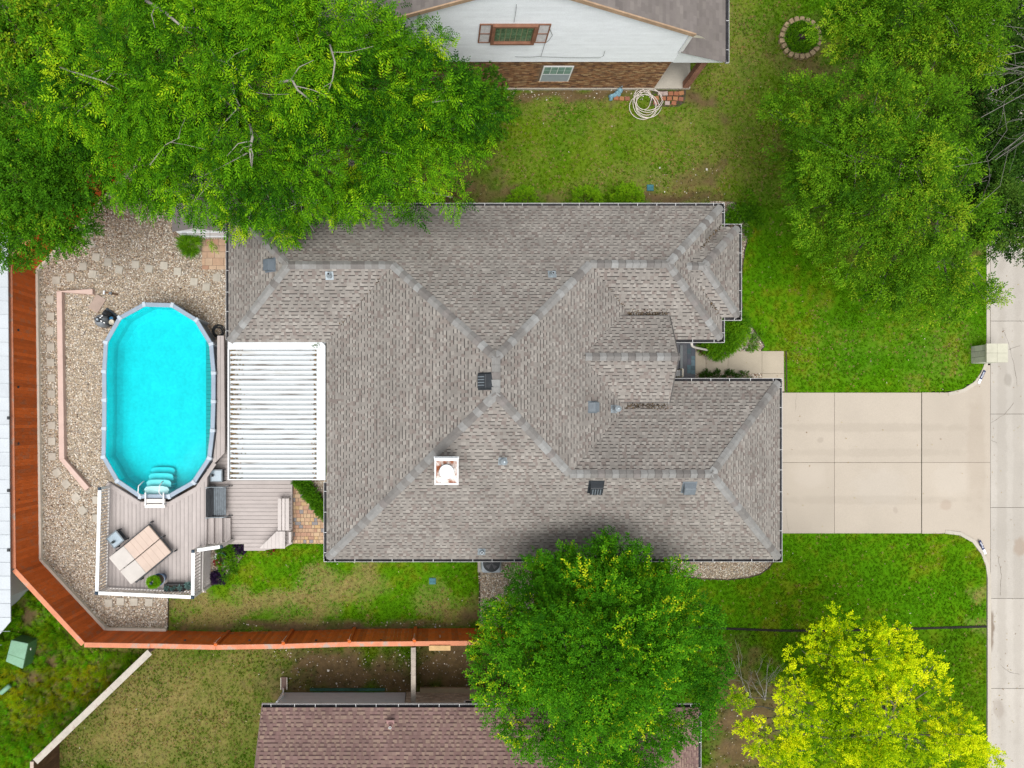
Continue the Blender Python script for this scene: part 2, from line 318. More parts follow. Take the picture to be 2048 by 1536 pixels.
def np_mesh(name, verts, faces, mat, smooth=False):
    me = bpy.data.meshes.new(name); verts = np.ascontiguousarray(verts, np.float32); faces = np.ascontiguousarray(faces, np.int32); k = faces.shape[1]
    me.vertices.add(len(verts)); me.vertices.foreach_set('co', verts.ravel())
    me.loops.add(faces.size); me.loops.foreach_set('vertex_index', faces.ravel())
    me.polygons.add(len(faces)); me.polygons.foreach_set('loop_start', np.arange(0, faces.size, k, dtype=np.int32))
    me.update(calc_edges=True); me.materials.append(mat)
    if smooth: me.polygons.foreach_set('use_smooth', np.ones(len(faces), bool))
    return me
ground_m = M('ground_turf', (1, 1, 1), .95, .14, 7, 30, .4, attr='tc', spec=.0)
relief = (vnoise(GX, GY, .9, 21)-.5)*.02
for p in HARD: relief[inpoly(GX, GY, p)] = -.012
me = np_mesh('ground', np.stack([GX, GY, np.minimum(relief-.008, .004)], -1).reshape(-1, 3), quads, ground_m, True)
a = me.attributes.new('tc', 'FLOAT_COLOR', 'POINT'); a.data.foreach_set('color', np.concatenate([gc, np.ones(gc.shape[:2]+(1,))], -1).astype(np.float32).ravel())
tag(link('ground', me), kind='structure')
far = MB(); far.bx(-400, 400, -400, 400, -.5, -.26)
tag(far.build('terrain', M('far_turf', (.07, .12, .02), .95, .3, .3, 8, .3)), kind='structure')
# ------------------------------------------------------------------ concrete: driveway, street, front walk
def slab_group(name, rects, mat, base_poly, zt, thick=.10, gap=.012, piece='slab', slope=None, zb=None):
    m = MB(); m.prism(base_poly, zt-thick-.02, zt-.02 if slope is None else zt-thick)
    root = tag(m.build(name, dark_soil), kind='structure')
    for poly in rects:
        s = MB(); cx = sum(p[0] for p in poly)/len(poly); cy = sum(p[1] for p in poly)/len(poly)
        q = []
        for x, y in poly:
            q.append((x-math.copysign(min(gap/2, abs(x-cx)), x-cx), y-math.copysign(min(gap/2, abs(y-cy)), y-cy)))
        s.prism(q, zt-thick+.003, zt)
        if slope:
            n = len(q); s.v = [(x, y, (slope(x) if i >= n else slope(x)-thick)) for i, (x, y, z) in enumerate(s.v)]
        bevel(s.build(piece, mat, root), .006)
    return root
dz = .025
xs = [1530, 1669, 1843]; ys = [785, 925, 1067]
dr = [PP([(xs[i], ys[j]), (xs[i+1], ys[j]), (xs[i+1], ys[j+1]), (xs[i], ys[j+1])], dz) for i in range(2) for j in range(2)]
drive = slab_group('driveway', dr, conc, PP(DRIVE, dz), dz)
xa, xb = P(1843, 0).x, P(1984.3, 0).x
def apz(x): return lerp(dz, -.10, min(1, max(0, (x-xa)/(xb-xa)))**1.4)
for part in (clip(PP(APRON), [(0, 1, P(0, 925).y+.006)]), clip(PP(APRON), [(0, -1, -P(0, 925).y+.006)])):
    s = MB(); part = part if area2(part) > 0 else part[::-1]
    ix = np.linspace(xa+.006, xb, 9)
    for i in range(8):
        c = clip(part, [(1, 0, ix[i]), (-1, 0, -ix[i+1])])
        if c:
            n = len(c); s.add([(x, y, apz(x)) for x, y in c], [tuple(range(n))])
    s.build('slab', conc, drive)
sm_ = MB(); sm_.add([(x, y, apz(x)-.03) for x, y in PP(APRON)], [tuple(range(len(APRON)))]); sm_.build('joint_filler', dark_soil, drive)
zst = -.11
sy = [-140, 60, 250, 445, 642, 828, 1015, 1197, 1377, 1560, 1760]
st = []
for i in range(len(sy)-1):
    for (x0, x1) in ((1981, 2180), (2180, 2380)): st.append(PP([(x0, sy[i]), (x1, sy[i]), (x1, sy[i+1]), (x0, sy[i+1])], zst))
slab_group('street', st, conc_st, PP([(1980, -140), (2380, -140), (2380, 1760), (1980, 1760)], zst), zst, .12, .014)
def offset_line(pts, d):
    out = []
    for i, p in enumerate(pts):
        a = Vector(pts[max(i-1, 0)]); b = Vector(pts[min(i+1, len(pts)-1)]); t = (b-a).normalized(); out.append((p[0]+t.y*d, p[1]-t.x*d))
    return out
def kerb(name, pts, wd, z0, z1, mat, label=None, cat=None, side=1, parent=None, kind=None, fall=None):
    o = offset_line(pts, wd*side); m = MB(); n = len(pts)
    for i in range(n-1):
        q = [pts[i], pts[i+1], o[i+1], o[i]]
        m.prism(q, z0, z1)
    ob = m.build(name, mat, parent)
    return tag(ob, label, cat, None, kind)
ku = [P2(1973, y) for y in range(-110, 700, 60)]+PP([(1972, 712), (1968, 730), (1962, 745), (1948, 764), (1926, 778), (1896, 785)])
kl = PP([(1890, 1067), (1920, 1071), (1945, 1085), (1962, 1107), (1971, 1130), (1975, 1155)])+[P2(1975, y) for y in range(1180, 1641, 60)]
kerb_m = M('kerb_concrete', (.47, .43, .365), .85, .08, 1.2, 40, .2)
kerb('kerb', ku, -.15, -.2, .012, kerb_m, kind='structure'); kerb('kerb', kl, -.15, -.2, .012, kerb_m, kind='structure')
wz = .03
wk = [PP([(a, 702), (b, 702), (b, 747), (a, 747)], wz) for a, b in ((1390, 1412), (1412, 1456), (1456, 1524), (1524, 1568))]+[PP([(1524, 747), (1568, 747), (1569, 783), (1524, 783)], wz)]
slab_group('front_walk', wk, M('walk_concrete', (.43, .375, .29), .85, .07, 1, 45, .2, rnd=.04), PP(WALK, wz), wz, .1, .008)
# ------------------------------------------------------------------ gravel
PAL = np.array([(.68, .62, .53), (.55, .46, .34), (.45, .34, .23), (.24, .15, .095), (.38, .35, .32), (.52, .40, .30), (.13, .10, .08), (.78, .74, .66)])
def rand_in(poly, dens):
    xs_ = [p[0] for p in poly]; ys_ = [p[1] for p in poly]; A = (max(xs_)-min(xs_))*(max(ys_)-min(ys_)); n = int(A*dens)
    x = rng.uniform(min(xs_), max(xs_), n); y = rng.uniform(min(ys_), max(ys_), n); k = inpoly(x, y, poly); return x[k], y[k]
def scatter(name, pts, cols, scales, rots, proto, label, cat, kind='stuff', parent=None):
    """one object: a cloud of points with an instanced mesh at each (geometry nodes)"""
    me = bpy.data.meshes.new(name); me.vertices.add(len(pts)); me.vertices.foreach_set('co', np.ascontiguousarray(pts, np.float32).ravel())
    for nm, ty, key, dat in (('col', 'FLOAT_COLOR', 'color', np.concatenate([cols, np.ones((len(cols), 1))], 1)), ('scl', 'FLOAT_VECTOR', 'vector', scales), ('rot', 'FLOAT_VECTOR', 'vector', rots)):
        at = me.attributes.new(nm, ty, 'POINT'); at.data.foreach_set(key, np.ascontiguousarray(dat, np.float32).ravel())
    o = link(name, me, parent); g = bpy.data.node_groups.new(name, 'GeometryNodeTree')
    g.interface.new_socket('Geometry', in_out='INPUT', socket_type='NodeSocketGeometry'); g.interface.new_socket('Geometry', in_out='OUTPUT', socket_type='NodeSocketGeometry')
    N = g.nodes; L = g.links; gi = N.new('NodeGroupInput'); go = N.new('NodeGroupOutput'); ip = N.new('GeometryNodeInstanceOnPoints'); ob = N.new('GeometryNodeObjectInfo')
    ob.inputs['Object'].default_value = proto; ob.transform_space = 'ORIGINAL'
    mp = N.new('GeometryNodeMeshToPoints'); L.new(gi.outputs[0], mp.inputs['Mesh']); L.new(mp.outputs[0], ip.inputs['Points']); L.new(ob.outputs['Geometry'], ip.inputs['Instance'])
    for nm, sk in (('scl', 'Scale'), ('rot', 'Rotation')):
        na = N.new('GeometryNodeInputNamedAttribute'); na.data_type = 'FLOAT_VECTOR'; na.inputs['Name'].default_value = nm; L.new(na.outputs['Attribute'], ip.inputs[sk])
    L.new(ip.outputs[0], go.inputs[0]); md = o.modifiers.new('scatter', 'NODES'); md.node_group = g
    return tag(o, label, cat, None, kind)
stone_m = M('gravel_stone', (1, 1, 1), .85, .15, 20, 90, .2, inst='col')
import bmesh
bm = bmesh.new(); bmesh.ops.create_icosphere(bm, subdivisions=1, radius=1)
for v in bm.verts: v.co *= random.uniform(.8, 1.15)
stone_me = bpy.data.meshes.new('gravel_stone'); bm.to_mesh(stone_me); bm.free(); stone_me.materials.append(stone_m)
stone_proto = bpy.data.objects.new('gravel_stone', stone_me)
gravel_base = M('gravel_fines', (.30, .25, .19), .95, .35, 14, 60, .6)
def gravel(name, poly, label, dens=330, size=.03, z=.006, tint=None, holes=()):
    pw = PP(poly); m = MB(); m.prism(pw, -.05, z); tag(m.build(name+'_base', gravel_base), kind='structure')
    x, y = rand_in(pw, dens)
    keep = np.ones(len(x), bool)
    for h in holes: keep &= ~inpoly(x, y, h)
    x, y = x[keep], y[keep]; n = len(x); py = NY-y*F/H; px = x*F/H+NX
    w_ = np.tile(np.array([.22, .2, .14, .12, .12, .1, .06, .1]), (n, 1))
    if tint == 'back':
        t = np.clip((560-py)/150, 0, 1); w_[:, 3] += .18*t; w_[:, 5] += .08*t; w_[:, 1] *= 1-.5*t
        u = np.exp(-(((px-190)/90)**2+((py-760)/190)**2)); w_[:, 1] += .35*u; w_[:, 2] += .12*u; w_[:, 3] *= 1-.7*u
    cu = np.cumsum(w_/w_.sum(1, keepdims=True), 1); idx = (rng.random((n, 1)) > cu).sum(1).clip(0, 7)
    cols = PAL[idx]*rng.uniform(.75, 1.2, (n, 1)); s = size*rng.uniform(.6, 1.35, n)
    sc = np.stack([s*rng.uniform(.8, 1.25, n), s, s*rng.uniform(.5, .8, n)], 1)
    pts = np.stack([x, y, z+sc[:, 2]*.35+rng.uniform(0, .008, n)], 1)
    return scatter(name, pts, cols, sc, np.stack([rng.uniform(-.4, .4, n), rng.uniform(-.4, .4, n), rng.uniform(0, 6.28, n)], 1), stone_proto, label, 'gravel')
gravel('backyard_gravel', GRAVEL_BACK, 'mixed tan and white river gravel around the round-ended pool', 520, .026, tint='back', holes=[PP([(404, 478), (458, 478), (458, 539), (404, 539)]), PP([(225, 640), (290, 606), (345, 606), (400, 640), (434, 690), (434, 920), (410, 990), (410, 1180), (220, 1180), (220, 985), (207, 915)])])
gravel('front_bed_gravel', GRAVEL_FRONT, 'pale gravel bed curving round the front corner of the grey-roofed house', 380, .026)
gravel('side_bed_gravel', GRAVEL_SE, 'brown gravel bed under the garage gutter with a rounded lawn edge', 420, .025)
gravel('side_strip_gravel', GRAVEL_AC, 'white gravel strip around the air conditioner beside the lawn', 400, .027)
gravel('walk_strip_gravel', GRAVEL_STRIP, 'narrow gravel strip between the front walk and the garage gutter', 420, .024)
gravel('hedge_corner_gravel', GRAVEL_TRI, 'brown gravel corner behind the clipped diagonal hedge', 420, .026)
gravel('flower_bed_gravel', BED, 'pale gravel of the small flower bed below the deck steps', 420, .025)
# edging round the beds
edge_m = M('dark_edging', (.06, .045, .03), .9, .3, 4, 40, .3)
def edging(pts, label): kerb('bed_edging', PP(pts), .035, -.05, .045, edge_m, label, 'edging')
edging(GRAVEL_FRONT[1:14], 'thin dark edging between front lawn and pale gravel bed')
edging([(1546, 1124), (1538, 1136), (1520, 1149), (1495, 1156), (1455, 1160), (1400, 1158), (1340, 1150)], 'thin dark edging curving round the gravel by the garage corner')
edging([(490, 1096), (489, 1108), (480, 1125), (466, 1143), (446, 1158), (425, 1170), (408, 1176)], 'thin dark edging curving round the small flower bed')
kerb('bed_edging', PP([(958, 1120), (958, 1256)]), -.05, -.05, .03, edge_m, 'straight dark edging between back lawn and air conditioner gravel', 'edging')
kerb('bed_edging', PP([(336, 1190), (335, 1258)]), -.04, -.05, .03, edge_m, 'short dark edging between pool gravel and dry back lawn', 'edging')
kerb('bed_edging', PP([(1571, 702), (1572, 784)]), -.05, -.05, .02, edge_m, 'soil edge strip between front walk end and lawn', 'edging')
kerb('bed_edging', [P2(x, y) for x, y in ((1380, 1256), (1450, 1259), (1560, 1263), (1650, 1263), (1760, 1261), (1860, 1258), (1972, 1255))], -.09, -.05, .03, M('black_edging', (.018, .016, .014), .9, .3, 6, 50, .4), 'long black edging line dividing the two front lawns', 'edging')
# ------------------------------------------------------------------ pavers
pv = ramp_mat('paver', [(0, (.47, .31, .20)), (.3, (.50, .34, .18)), (.52, (.42, .25, .17)), (.72, (.26, .24, .24)), (.82, (.53, .38, .24))], .85)
def paver_field(name, poly, mat, cell, seed, zt=.035):
    rd = random.Random(seed); pw = PP(poly, zt); base = MB(); base.prism(pw, -.03, zt-.012)
    root = tag(base.build(name, M('paver_sand', (.16, .12, .085), .95, .2, 8, 60, .3)), kind='structure')
    x0 = min(p[0] for p in pw); x1 = max(p[0] for p in pw); y0 = min(p[1] for p in pw); y1 = max(p[1] for p in pw)
    y = y1
    while y > y0:
        h = cell*rd.choice((.85, 1, 1)); x = x0-rd.uniform(0, cell)
        while x < x1:
            wd = cell*rd.choice((1, 1, 1.5, .75)); c = clip(pw, rect(x+.004, x+wd-.004, y-h+.004, y-.004))
            if c and abs(area2(c)) > .006:
                cxx = sum(p[0] for p in c)/len(c); cyy = sum(p[1] for p in c)/len(c)
                m = MB(); m.prism([(a_-cxx, b_-cyy) for a_, b_ in c], zt-.03, zt+rd.uniform(-.002, .003), .006)
                link('paver', m.mesh('paver', mat), root, (cxx, cyy, 0))
            x += wd
        y -= h
    return root
paver_field('paver_patio', PATIO, pv, .17, 3)
paver_field('paver_pad', PATIO_NW, ramp_mat('stamped_paver', [(0, (.46, .31, .21)), (.4, (.50, .36, .25)), (.7, (.40, .24, .16))], .85), .32, 4)
# red bricks and hose corner by the north neighbour
rb = ramp_mat('loose_brick', [(0, (.32, .13, .07)), (.35, (.36, .17, .08)), (.6, (.28, .12, .08)), (.85, (.42, .33, .30))], .9)
bm_ = MB(); bm_.box((0, 0, .03), (.2, .16, .06)); brick_me = bm_.mesh('brick', rb)
k = 0
rows = [[(1320, 188), (1330, 188), (1341, 188), (1352, 188), (1362, 187)], [(1312, 197), (1326, 198), (1338, 198), (1350, 198), (1361, 199)], [(1334, 207), (1347, 207), (1311, 206)], [(1232, 197), (1243, 198), (1254, 198)]]
pad = MB(); pad.prism(PP([(1300, 180), (1372, 180), (1370, 205), (1355, 214), (1300, 212)]), -.04, .002); pad = tag(pad.build('brick_pad', dark_soil), kind='structure')
for r_ in rows:
    for (a, b) in r_: link('brick', brick_me, pad, P(a, b, 0), random.uniform(-.12, .12))
# ------------------------------------------------------------------ turf tufts
def tuft_mesh(name, n, hgt, wd, spread):
    m = MB()
    for i in range(n):
        t = random.uniform(0, 6.28); r = random.uniform(0, .4)*spread; lean = random.uniform(.3, 1)*spread; x, y = r*math.cos(t), r*math.sin(t); t2 = t+random.uniform(-.9, .9)
        h = hgt*random.uniform(.6, 1.1); px_, py_ = -math.sin(t2)*wd/2, math.cos(t2)*wd/2
        m.add([(x-px_, y-py_, -.01), (x+px_, y+py_, -.01), (x+lean*math.cos(t2), y+lean*math.sin(t2), h)], [(0, 1, 2)])
    return m.mesh(name, M('grass_blade', (1, 1, 1), .8, .1, 20, 80, 0, inst='col', spec=.0))
tuft_p = bpy.data.objects.new('grass_tuft', tuft_mesh('grass_tuft', 13, .035, .018, .06))
FR = [P2(-60, -60), P2(1973, -60), P2(1974, 1590), P2(-60, 1590)]
x, y = rand_in(FR, 150); k = np.ones(len(x), bool)
for p in HARD: k &= ~inpoly(x, y, p)
k &= (x < P(1971, 0).x); x, y = x[k], y[k]
c, s_, d_ = ground_col(x, y, True); k = rng.random(len(x)) > s_*1.05; x, y, c, d_ = x[k], y[k], c[k], d_[k]; n = len(x)
jit = rng.uniform(.75, 1.45, (n, 1)); c = c*jit*np.stack([rng.uniform(.85, 1.25, n), np.ones(n), rng.uniform(.7, 1.3, n)], 1)
st_ = rng.random(n) < .02; c[st_] = (.36, .30, .10)
sc = rng.uniform(.7, 1.35, (n, 1))*np.array([[1, 1, 1]])*(1-.35*d_[:, None])
scatter('lawn_grass', np.stack([x, y, np.full(n, 0.0)], 1), c, sc, np.stack([np.zeros(n), np.zeros(n), rng.uniform(0, 6.28, n)], 1), tuft_p, 'short mown lawn grass of all the yards', 'grass')
# taller weeds outside the south-west fence corner
weed_p = bpy.data.objects.new('weed_tuft', tuft_mesh('weed_tuft', 22, .26, .022, .2))
WEED = PP([(22, 1160), (40, 1150), (150, 1300), (292, 1306), (105, 1480), (55, 1540), (-30, 1560), (-30, 1290)])
x, y = rand_in(WEED, 45); c, s_, d_ = ground_col(x, y); k = rng.random(len(x)) > s_*.95; x, y = x[k], y[k]; n = len(x)
c = np.stack([rng.uniform(.08, .2, n), rng.uniform(.24, .38, n), rng.uniform(.004, .01, n)], 1)*(.65+.8*vnoise(x, y, .9, 31))[:, None]
yl = vnoise(x, y, 1.6, 33) > .6; c[yl] = c[yl]*np.array([1.7, 1.05, 1])
scatter('weeds', np.stack([x, y, np.zeros(n)], 1), c, rng.uniform(.6, 1.25, (n, 1))*np.array([[1, 1, 1]]), np.stack([np.zeros(n), np.zeros(n), rng.uniform(0, 6.28, n)], 1), weed_p, 'tall bright green weeds outside the red fence corner', 'weeds')

# cracks in the concrete, loose bits on bare soil, fallen leaves
def crack(parent, pts, z, wd=.008):
    m = MB(); q = []
    for i in range(len(pts)-1):
        a = Vector(P2(*pts[i], z)); b = Vector(P2(*pts[i+1], z)); n = max(2, int((b-a).length/.12))
        for k in range(n): q.append(a.lerp(b, k/n)+Vector((random.uniform(-.02, .02), random.uniform(-.02, .02))))
    for i in range(len(q)-1):
        a, b = q[i], q[i+1]; d = (b-a).normalized(); s = Vector((-d.y, d.x))*wd*random.uniform(.3, 1); m.add([(a.x-s.x, a.y-s.y, z+.002), (a.x+s.x, a.y+s.y, z+.002), (b.x+s.x*.8, b.y+s.y*.8, z+.002), (b.x-s.x*.8, b.y-s.y*.8, z+.002)], [(0, 1, 2, 3)])
    m.build('crack', dark_soil, parent)
street_o = bpy.data.objects['street']
for pts in ([(2005, 655), (2018, 690), (2030, 740), (2036, 780)], [(1984, 705), (2012, 700), (2046, 690)], [(1983, 846), (1995, 838), (2012, 826), (2030, 800)], [(1983, 881), (1992, 884), (1994, 889)], [(2040, 640), (2047, 655)], [(2000, 1330), (2020, 1345), (2046, 1350)], [(1995, 1110), (2003, 1150), (2000, 1196)]): crack(street_o, pts, zst)
for pts in ([(1593, 786), (1592, 800), (1590, 830)], [(1578, 1066), (1574, 1040), (1570, 1010)]): crack(drive, pts, dz, .004)
pts_, cl_, sc_ = [], [], []
for poly, n in ((PP([(540, 1300), (822, 1300), (822, 1380), (570, 1380)]), 200), (PP([(836, 1300), (955, 1300), (955, 1372), (836, 1372)]), 90), (PP([(1440, 1390), (1545, 1390), (1545, 1536), (1410, 1536)]), 80), (PP([(1010, 180), (1300, 180), (1300, 200), (1010, 200)]), 90), (PP([(340, 1244), (950, 1244), (950, 1254), (340, 1254)]), 60), (PP([(1290, 330), (1450, 330), (1450, 402), (1290, 402)]), 60)):
    x, y = rand_in(poly, n/max(.1, abs(area2(poly))/2)); pts_.append(np.stack([x, y, np.full(len(x), .012)], 1)); s = .016*np.exp(rng.normal(0, .45, len(x))); sc_.append(np.stack([s*1.2, s, s*.6], 1)); cl_.append(PAL[rng.choice([0, 1, 4, 7, 5], len(x))]*rng.uniform(.6, 1.1, (len(x), 1)))
pts_ = np.concatenate(pts_); n = len(pts_); scatter('loose_stones', pts_, np.concatenate(cl_), np.concatenate(sc_), np.stack([rng.uniform(-.5, .5, n), rng.uniform(-.5, .5, n), rng.uniform(0, 6.28, n)], 1), stone_proto, 'loose pale pebbles lying on the bare soil patches', 'pebbles')
fm = MB(); fm.add([(-1, 0, 0), (0, -.45, .12), (1, 0, .05), (0, .45, .12)], [(0, 1, 2, 3)]); leaf_p = bpy.data.objects.new('fallen_leaf', fm.mesh('fallen_leaf', M('fallen_leaf', (1, 1, 1), .8, .1, 5, 20, 0, inst='col')))
x, y = rand_in(FR, .9); k = ~inpoly(x, y, HOUSE_XY); x, y = x[k], y[k]; x2 = rng.uniform(P(1983, 0).x, P(2048, 0).x, 110); y2 = rng.uniform(P(0, 1536).y, P(0, 480).y, 110); z = np.concatenate([np.full(len(x), .045), np.full(110, zst+.012)]); x = np.concatenate([x, x2]); y = np.concatenate([y, y2]); n = len(x)
scatter('fallen_leaves', np.stack([x, y, z], 1), np.array([(.34, .24, .10), (.22, .12, .05), (.42, .36, .20), (.5, .46, .36)])[rng.integers(0, 4, n)], np.repeat(rng.uniform(.018, .045, (n, 1)), 3, 1), np.stack([rng.uniform(-.3, .3, n), rng.uniform(-.3, .3, n), rng.uniform(0, 6.28, n)], 1), leaf_p, 'scattered dry fallen leaves on lawns and paving', 'leaves')
# ------------------------------------------------------------------ shingle roofs
shingle_m = M('shingle', (1, 1, 1), .92, .10, .8, 70, .35, attr='tc', spec=.08)
stain_shade(shingle_m, [(10.9, 7.2, .5, .35, (.08, .075, .065), .4), (4.0, -4.6, 3.2, .5, (.10, .093, .088), .25), (-6.5, 7.4, 2.5, .8, (.11, .10, .095), .3), (0, 7.6, 3.5, .6, (.11, .10, .095), .3)])  # first blot is a valley stain, the others paint tree shade near the eaves
underlay = M('roof_underlay', (.10, .09, .085), .95, .15, 4, 40, .2)
GREY_PAL = dict(base=[(0.240, 0.223, 0.202), (0.255, 0.236, 0.215), (0.233, 0.215, 0.196), (0.199, 0.169, 0.153), (0.216, 0.189, 0.170), (0.247, 0.229, 0.208)], top=[(0.281, 0.261, 0.237), (0.267, 0.248, 0.225), (0.291, 0.271, 0.246), (0.255, 0.234, 0.212), (0.237, 0.211, 0.191)], dark=(0.071, 0.065, 0.061), edge=(0.082, 0.074, 0.069), cov=.5)
MAUVE_PAL = dict(base=[(.218, .140, .126), (.238, .158, .138), (.20, .128, .118), (.228, .144, .132)], top=[(.268, .19, .155), (.25, .172, .147), (.235, .156, .14), (.28, .20, .16)], dark=(.10, .06, .06), edge=(.13, .085, .08), cov=.5)
TAN_PAL = dict(base=[(.17, .152, .142), (.195, .175, .162), (.185, .165, .155)], top=[(.19, .17, .16), (.175, .155, .148)], dark=(.06, .055, .05), edge=(.07, .062, .058), cov=.0)
class Plane:
    """roof plane rising from the eave point `e` along the inward plan direction `d`"""
    def __init__(s, e, d, ze, m): s.e = e; s.d = d; s.ze = ze; s.m = m
    def z(s, x, y): return s.ze+s.m*((x-s.e[0])*s.d[0]+(y-s.e[1])*s.d[1])
    def n(s): return Vector((-s.m*s.d[0], -s.m*s.d[1], 1)).normalized()
    def hit(s, px, py, up=0.0):
        z = s.ze
        for _ in range(40): p = P(px, py, z+up); z = s.z(p.x, p.y)
        return Vector((p.x, p.y, z))
def roof_plane(plane, poly, sheet, tabs, pal, v0=.10, seed=1, expo=.143):
    rd = random.Random(seed); d = plane.d; u = (d[1], -d[0]); e = plane.e; m = plane.m
    loc = [((x-e[0])*u[0]+(y-e[1])*u[1], (x-e[0])*d[0]+(y-e[1])*d[1]) for x, y in poly]
    loc = clip(loc, [(0, 1, v0)])
    if area2(loc) < 0: loc = loc[::-1]
    W = lambda a, b, o=0.0: (e[0]+a*u[0]+b*d[0], e[1]+a*u[1]+b*d[1], plane.ze+m*b+o)
    flip = (u[0]*d[1]-u[1]*d[0]) < 0
    n = len(loc); sheet.add([W(a, b, -.004) for a, b in loc], [tuple(range(n))[::-1] if flip else tuple(range(n))])
    ex = expo/math.sqrt(1+m*m); vmax = max(b for a, b in loc); umin = min(a for a, b in loc); umax = max(a for a, b in loc)
    r = 0; v = v0
    while v < vmax:
        uu = umin-rd.uniform(0, .3); up = rd.random() < pal['cov']; clus = rd.random()
        row = clip(loc, [(0, 1, v), (0, -1, -(v+ex))])
        if row:
            ra = min(a for a, b in row); rb_ = max(a for a, b in row)
            while uu < rb_:
                wd = (rd.uniform(.09, .17) if up else rd.uniform(.07, .18)) if pal['cov'] else .30; c = None
                if uu+wd > ra: c = clip(loc, rect(uu, uu+wd, v, v+ex))
                if c:
                    if rd.random() < .12: clus = rd.random()
                    col = rd.choice(pal['top'] if up else pal['base']); j = rd.uniform(.92, 1.08)*(.94+.12*clus); th = .020 if up else .009
                    tabs.col = (col[0]*j, col[1]*j, col[2]*j, 1)
                    if flip: c = c[::-1]
                    zz = [th*(1-(b-v)/ex)+.003 for a, b in c]; k = len(c)
                    tabs.add([W(a, b, o) for (a, b), o in zip(c, zz)], [tuple(range(k))])
                    for i in range(k):
                        j2 = (i+1) % k
                        if abs(c[i][1]-v) < 1e-4 and abs(c[j2][1]-v) < 1e-4:
                            tabs.col = (*pal['edge'], 1)
                            tabs.add([W(c[i][0], v, zz[i]), W(c[j2][0], v, zz[j2]), W(c[j2][0], v, -.003), W(c[i][0], v, -.003)], [(0, 1, 2, 3)])
                            if up and v > v0+.01:     # printed shadow band of the laminated shingle
                                tabs.col = (*pal['dark'], 1); lo = v-.032
                                a0, a1 = c[i][0], c[j2][0]
                                tabs.add([W(a0, lo, .0105), W(a0, v, .0075), W(a1, v, .0075), W(a1, lo, .0105)], [(0, 1, 2, 3) if (a0 < a1) != flip else (3, 2, 1, 0)])
                    if up:
                        for i in range(k):
                            j2 = (i+1) % k
                            if abs(c[i][0]-c[j2][0]) < 1e-4:
                                tabs.col = (*pal['edge'], 1); tabs.add([W(*c[i], zz[i]), W(*c[j2], zz[j2]), W(*c[j2], 0), W(*c[i], 0)], [(0, 1, 2, 3)])
                uu += wd; up = (not up) if rd.random() < .82 else up
                if not pal['cov']: up = False
        v += ex
cap_ramp = ramp_mat('ridge_cap_shingle', [(0, (.19, .182, .172)), (.2, (.235, .23, .22)), (.42, (.168, .157, .148)), (.6, (.25, .248, .24)), (.82, (.285, .287, .28)), (.92, (.205, .188, .178))], .9)
def ridge_caps(parent, p, q, n1, n2, mat, expo=.262, wid=.155, lift=.042):
    p = Vector(p); q = Vector(q)
    if p.z > q.z: p, q = q, p
    d = (q-p).normalized(); ln = (q-p).length; up = (n1+n2).normalized()
    a_ = n1.cross(d).normalized(); b_ = n2.cross(d).normalized()
    if a_.dot(n2) > 0: a_ = -a_
    if b_.dot(n1) > 0: b_ = -b_
    L_ = expo*1.25; m = MB()
    row = []
    for t, h in ((0, lift), (L_, .006)):
        for sv, f in ((a_, 1), (a_, .45), (a_, 0), (b_, .45), (b_, 1)):
            dn = n1 if sv is a_ else n2
            if f == 0: off = up*(h+.012)
            else: off = sv*(wid*f)+dn*(h+(.006 if f < 1 else 0))
            row.append(d*t+off)
    fs = [(i, i+1, i+6, i+5) for i in range(4)]
    lower = [Vector(x)-up*.03 for x in row[:5]]; m.add(row+lower, fs+[(i+1, i, 10+i, 10+i+1) for i in range(4)])
    me = m.mesh('ridge_cap', mat); k = max(1, round(ln/expo)); st_ = ln/k
    for i in range(k): link('ridge_cap', me, parent, p+d*(i*st_)+up*random.uniform(0, .004))
def gutter(parent, a, b, out, z, br=.75, ends=True):
    """white-lipped gutter from a to b, `out` = outward plan direction"""
    a = Vector((a[0], a[1], z)); b = Vector((b[0], b[1], z)); o = Vector((out[0], out[1], 0)); d = (b-a).normalized()
    m = MB(); wd = .12
    for (s0, s1, z0, z1) in ((-wd, 0, -.10, -.085), (-wd-.01, -wd, -.10, .03)):
        A = a+o*s0; B = b+o*s1; c1 = a+o*s1
        q = [a+o*s0, b+o*s0, b+o*s1, a+o*s1]; m.prism([(p.x, p.y) for p in q], z+z0, z+z1)
    g = m.build('gutter', gut_in, parent)
    m = MB(); q = [a, b, b+o*.008, a+o*.008]; m.prism([(p.x, p.y) for p in q], z-.1, z+.012)
    q = [a-o*.005, b-o*.005, b, a]; m.prism([(p.x, p.y) for p in q], z+.004, z+.0115)
    if ends:
        for e, s in ((a, 1), (b, -1)):
            q = [e, e+d*.012*s, e+d*.012*s-o*wd, e-o*wd]; m.prism([(p.x, p.y) for p in q], z-.1, z+.01)
    m.build('gutter_lip', gut_lip, g)
    L_ = (b-a).length; n = max(1, int(L_/br)); bmx = MB(); bmx.box((0, 0, 0), (.015, wd, .01), rz=math.atan2(d.y, d.x)); me = bmx.mesh('gutter_bracket', white_paint)
    for i in range(n): link('gutter_bracket', me, g, a+d*(L_*(i+.5)/n+random.uniform(-.06, .06))-o*wd*.5)
    return g
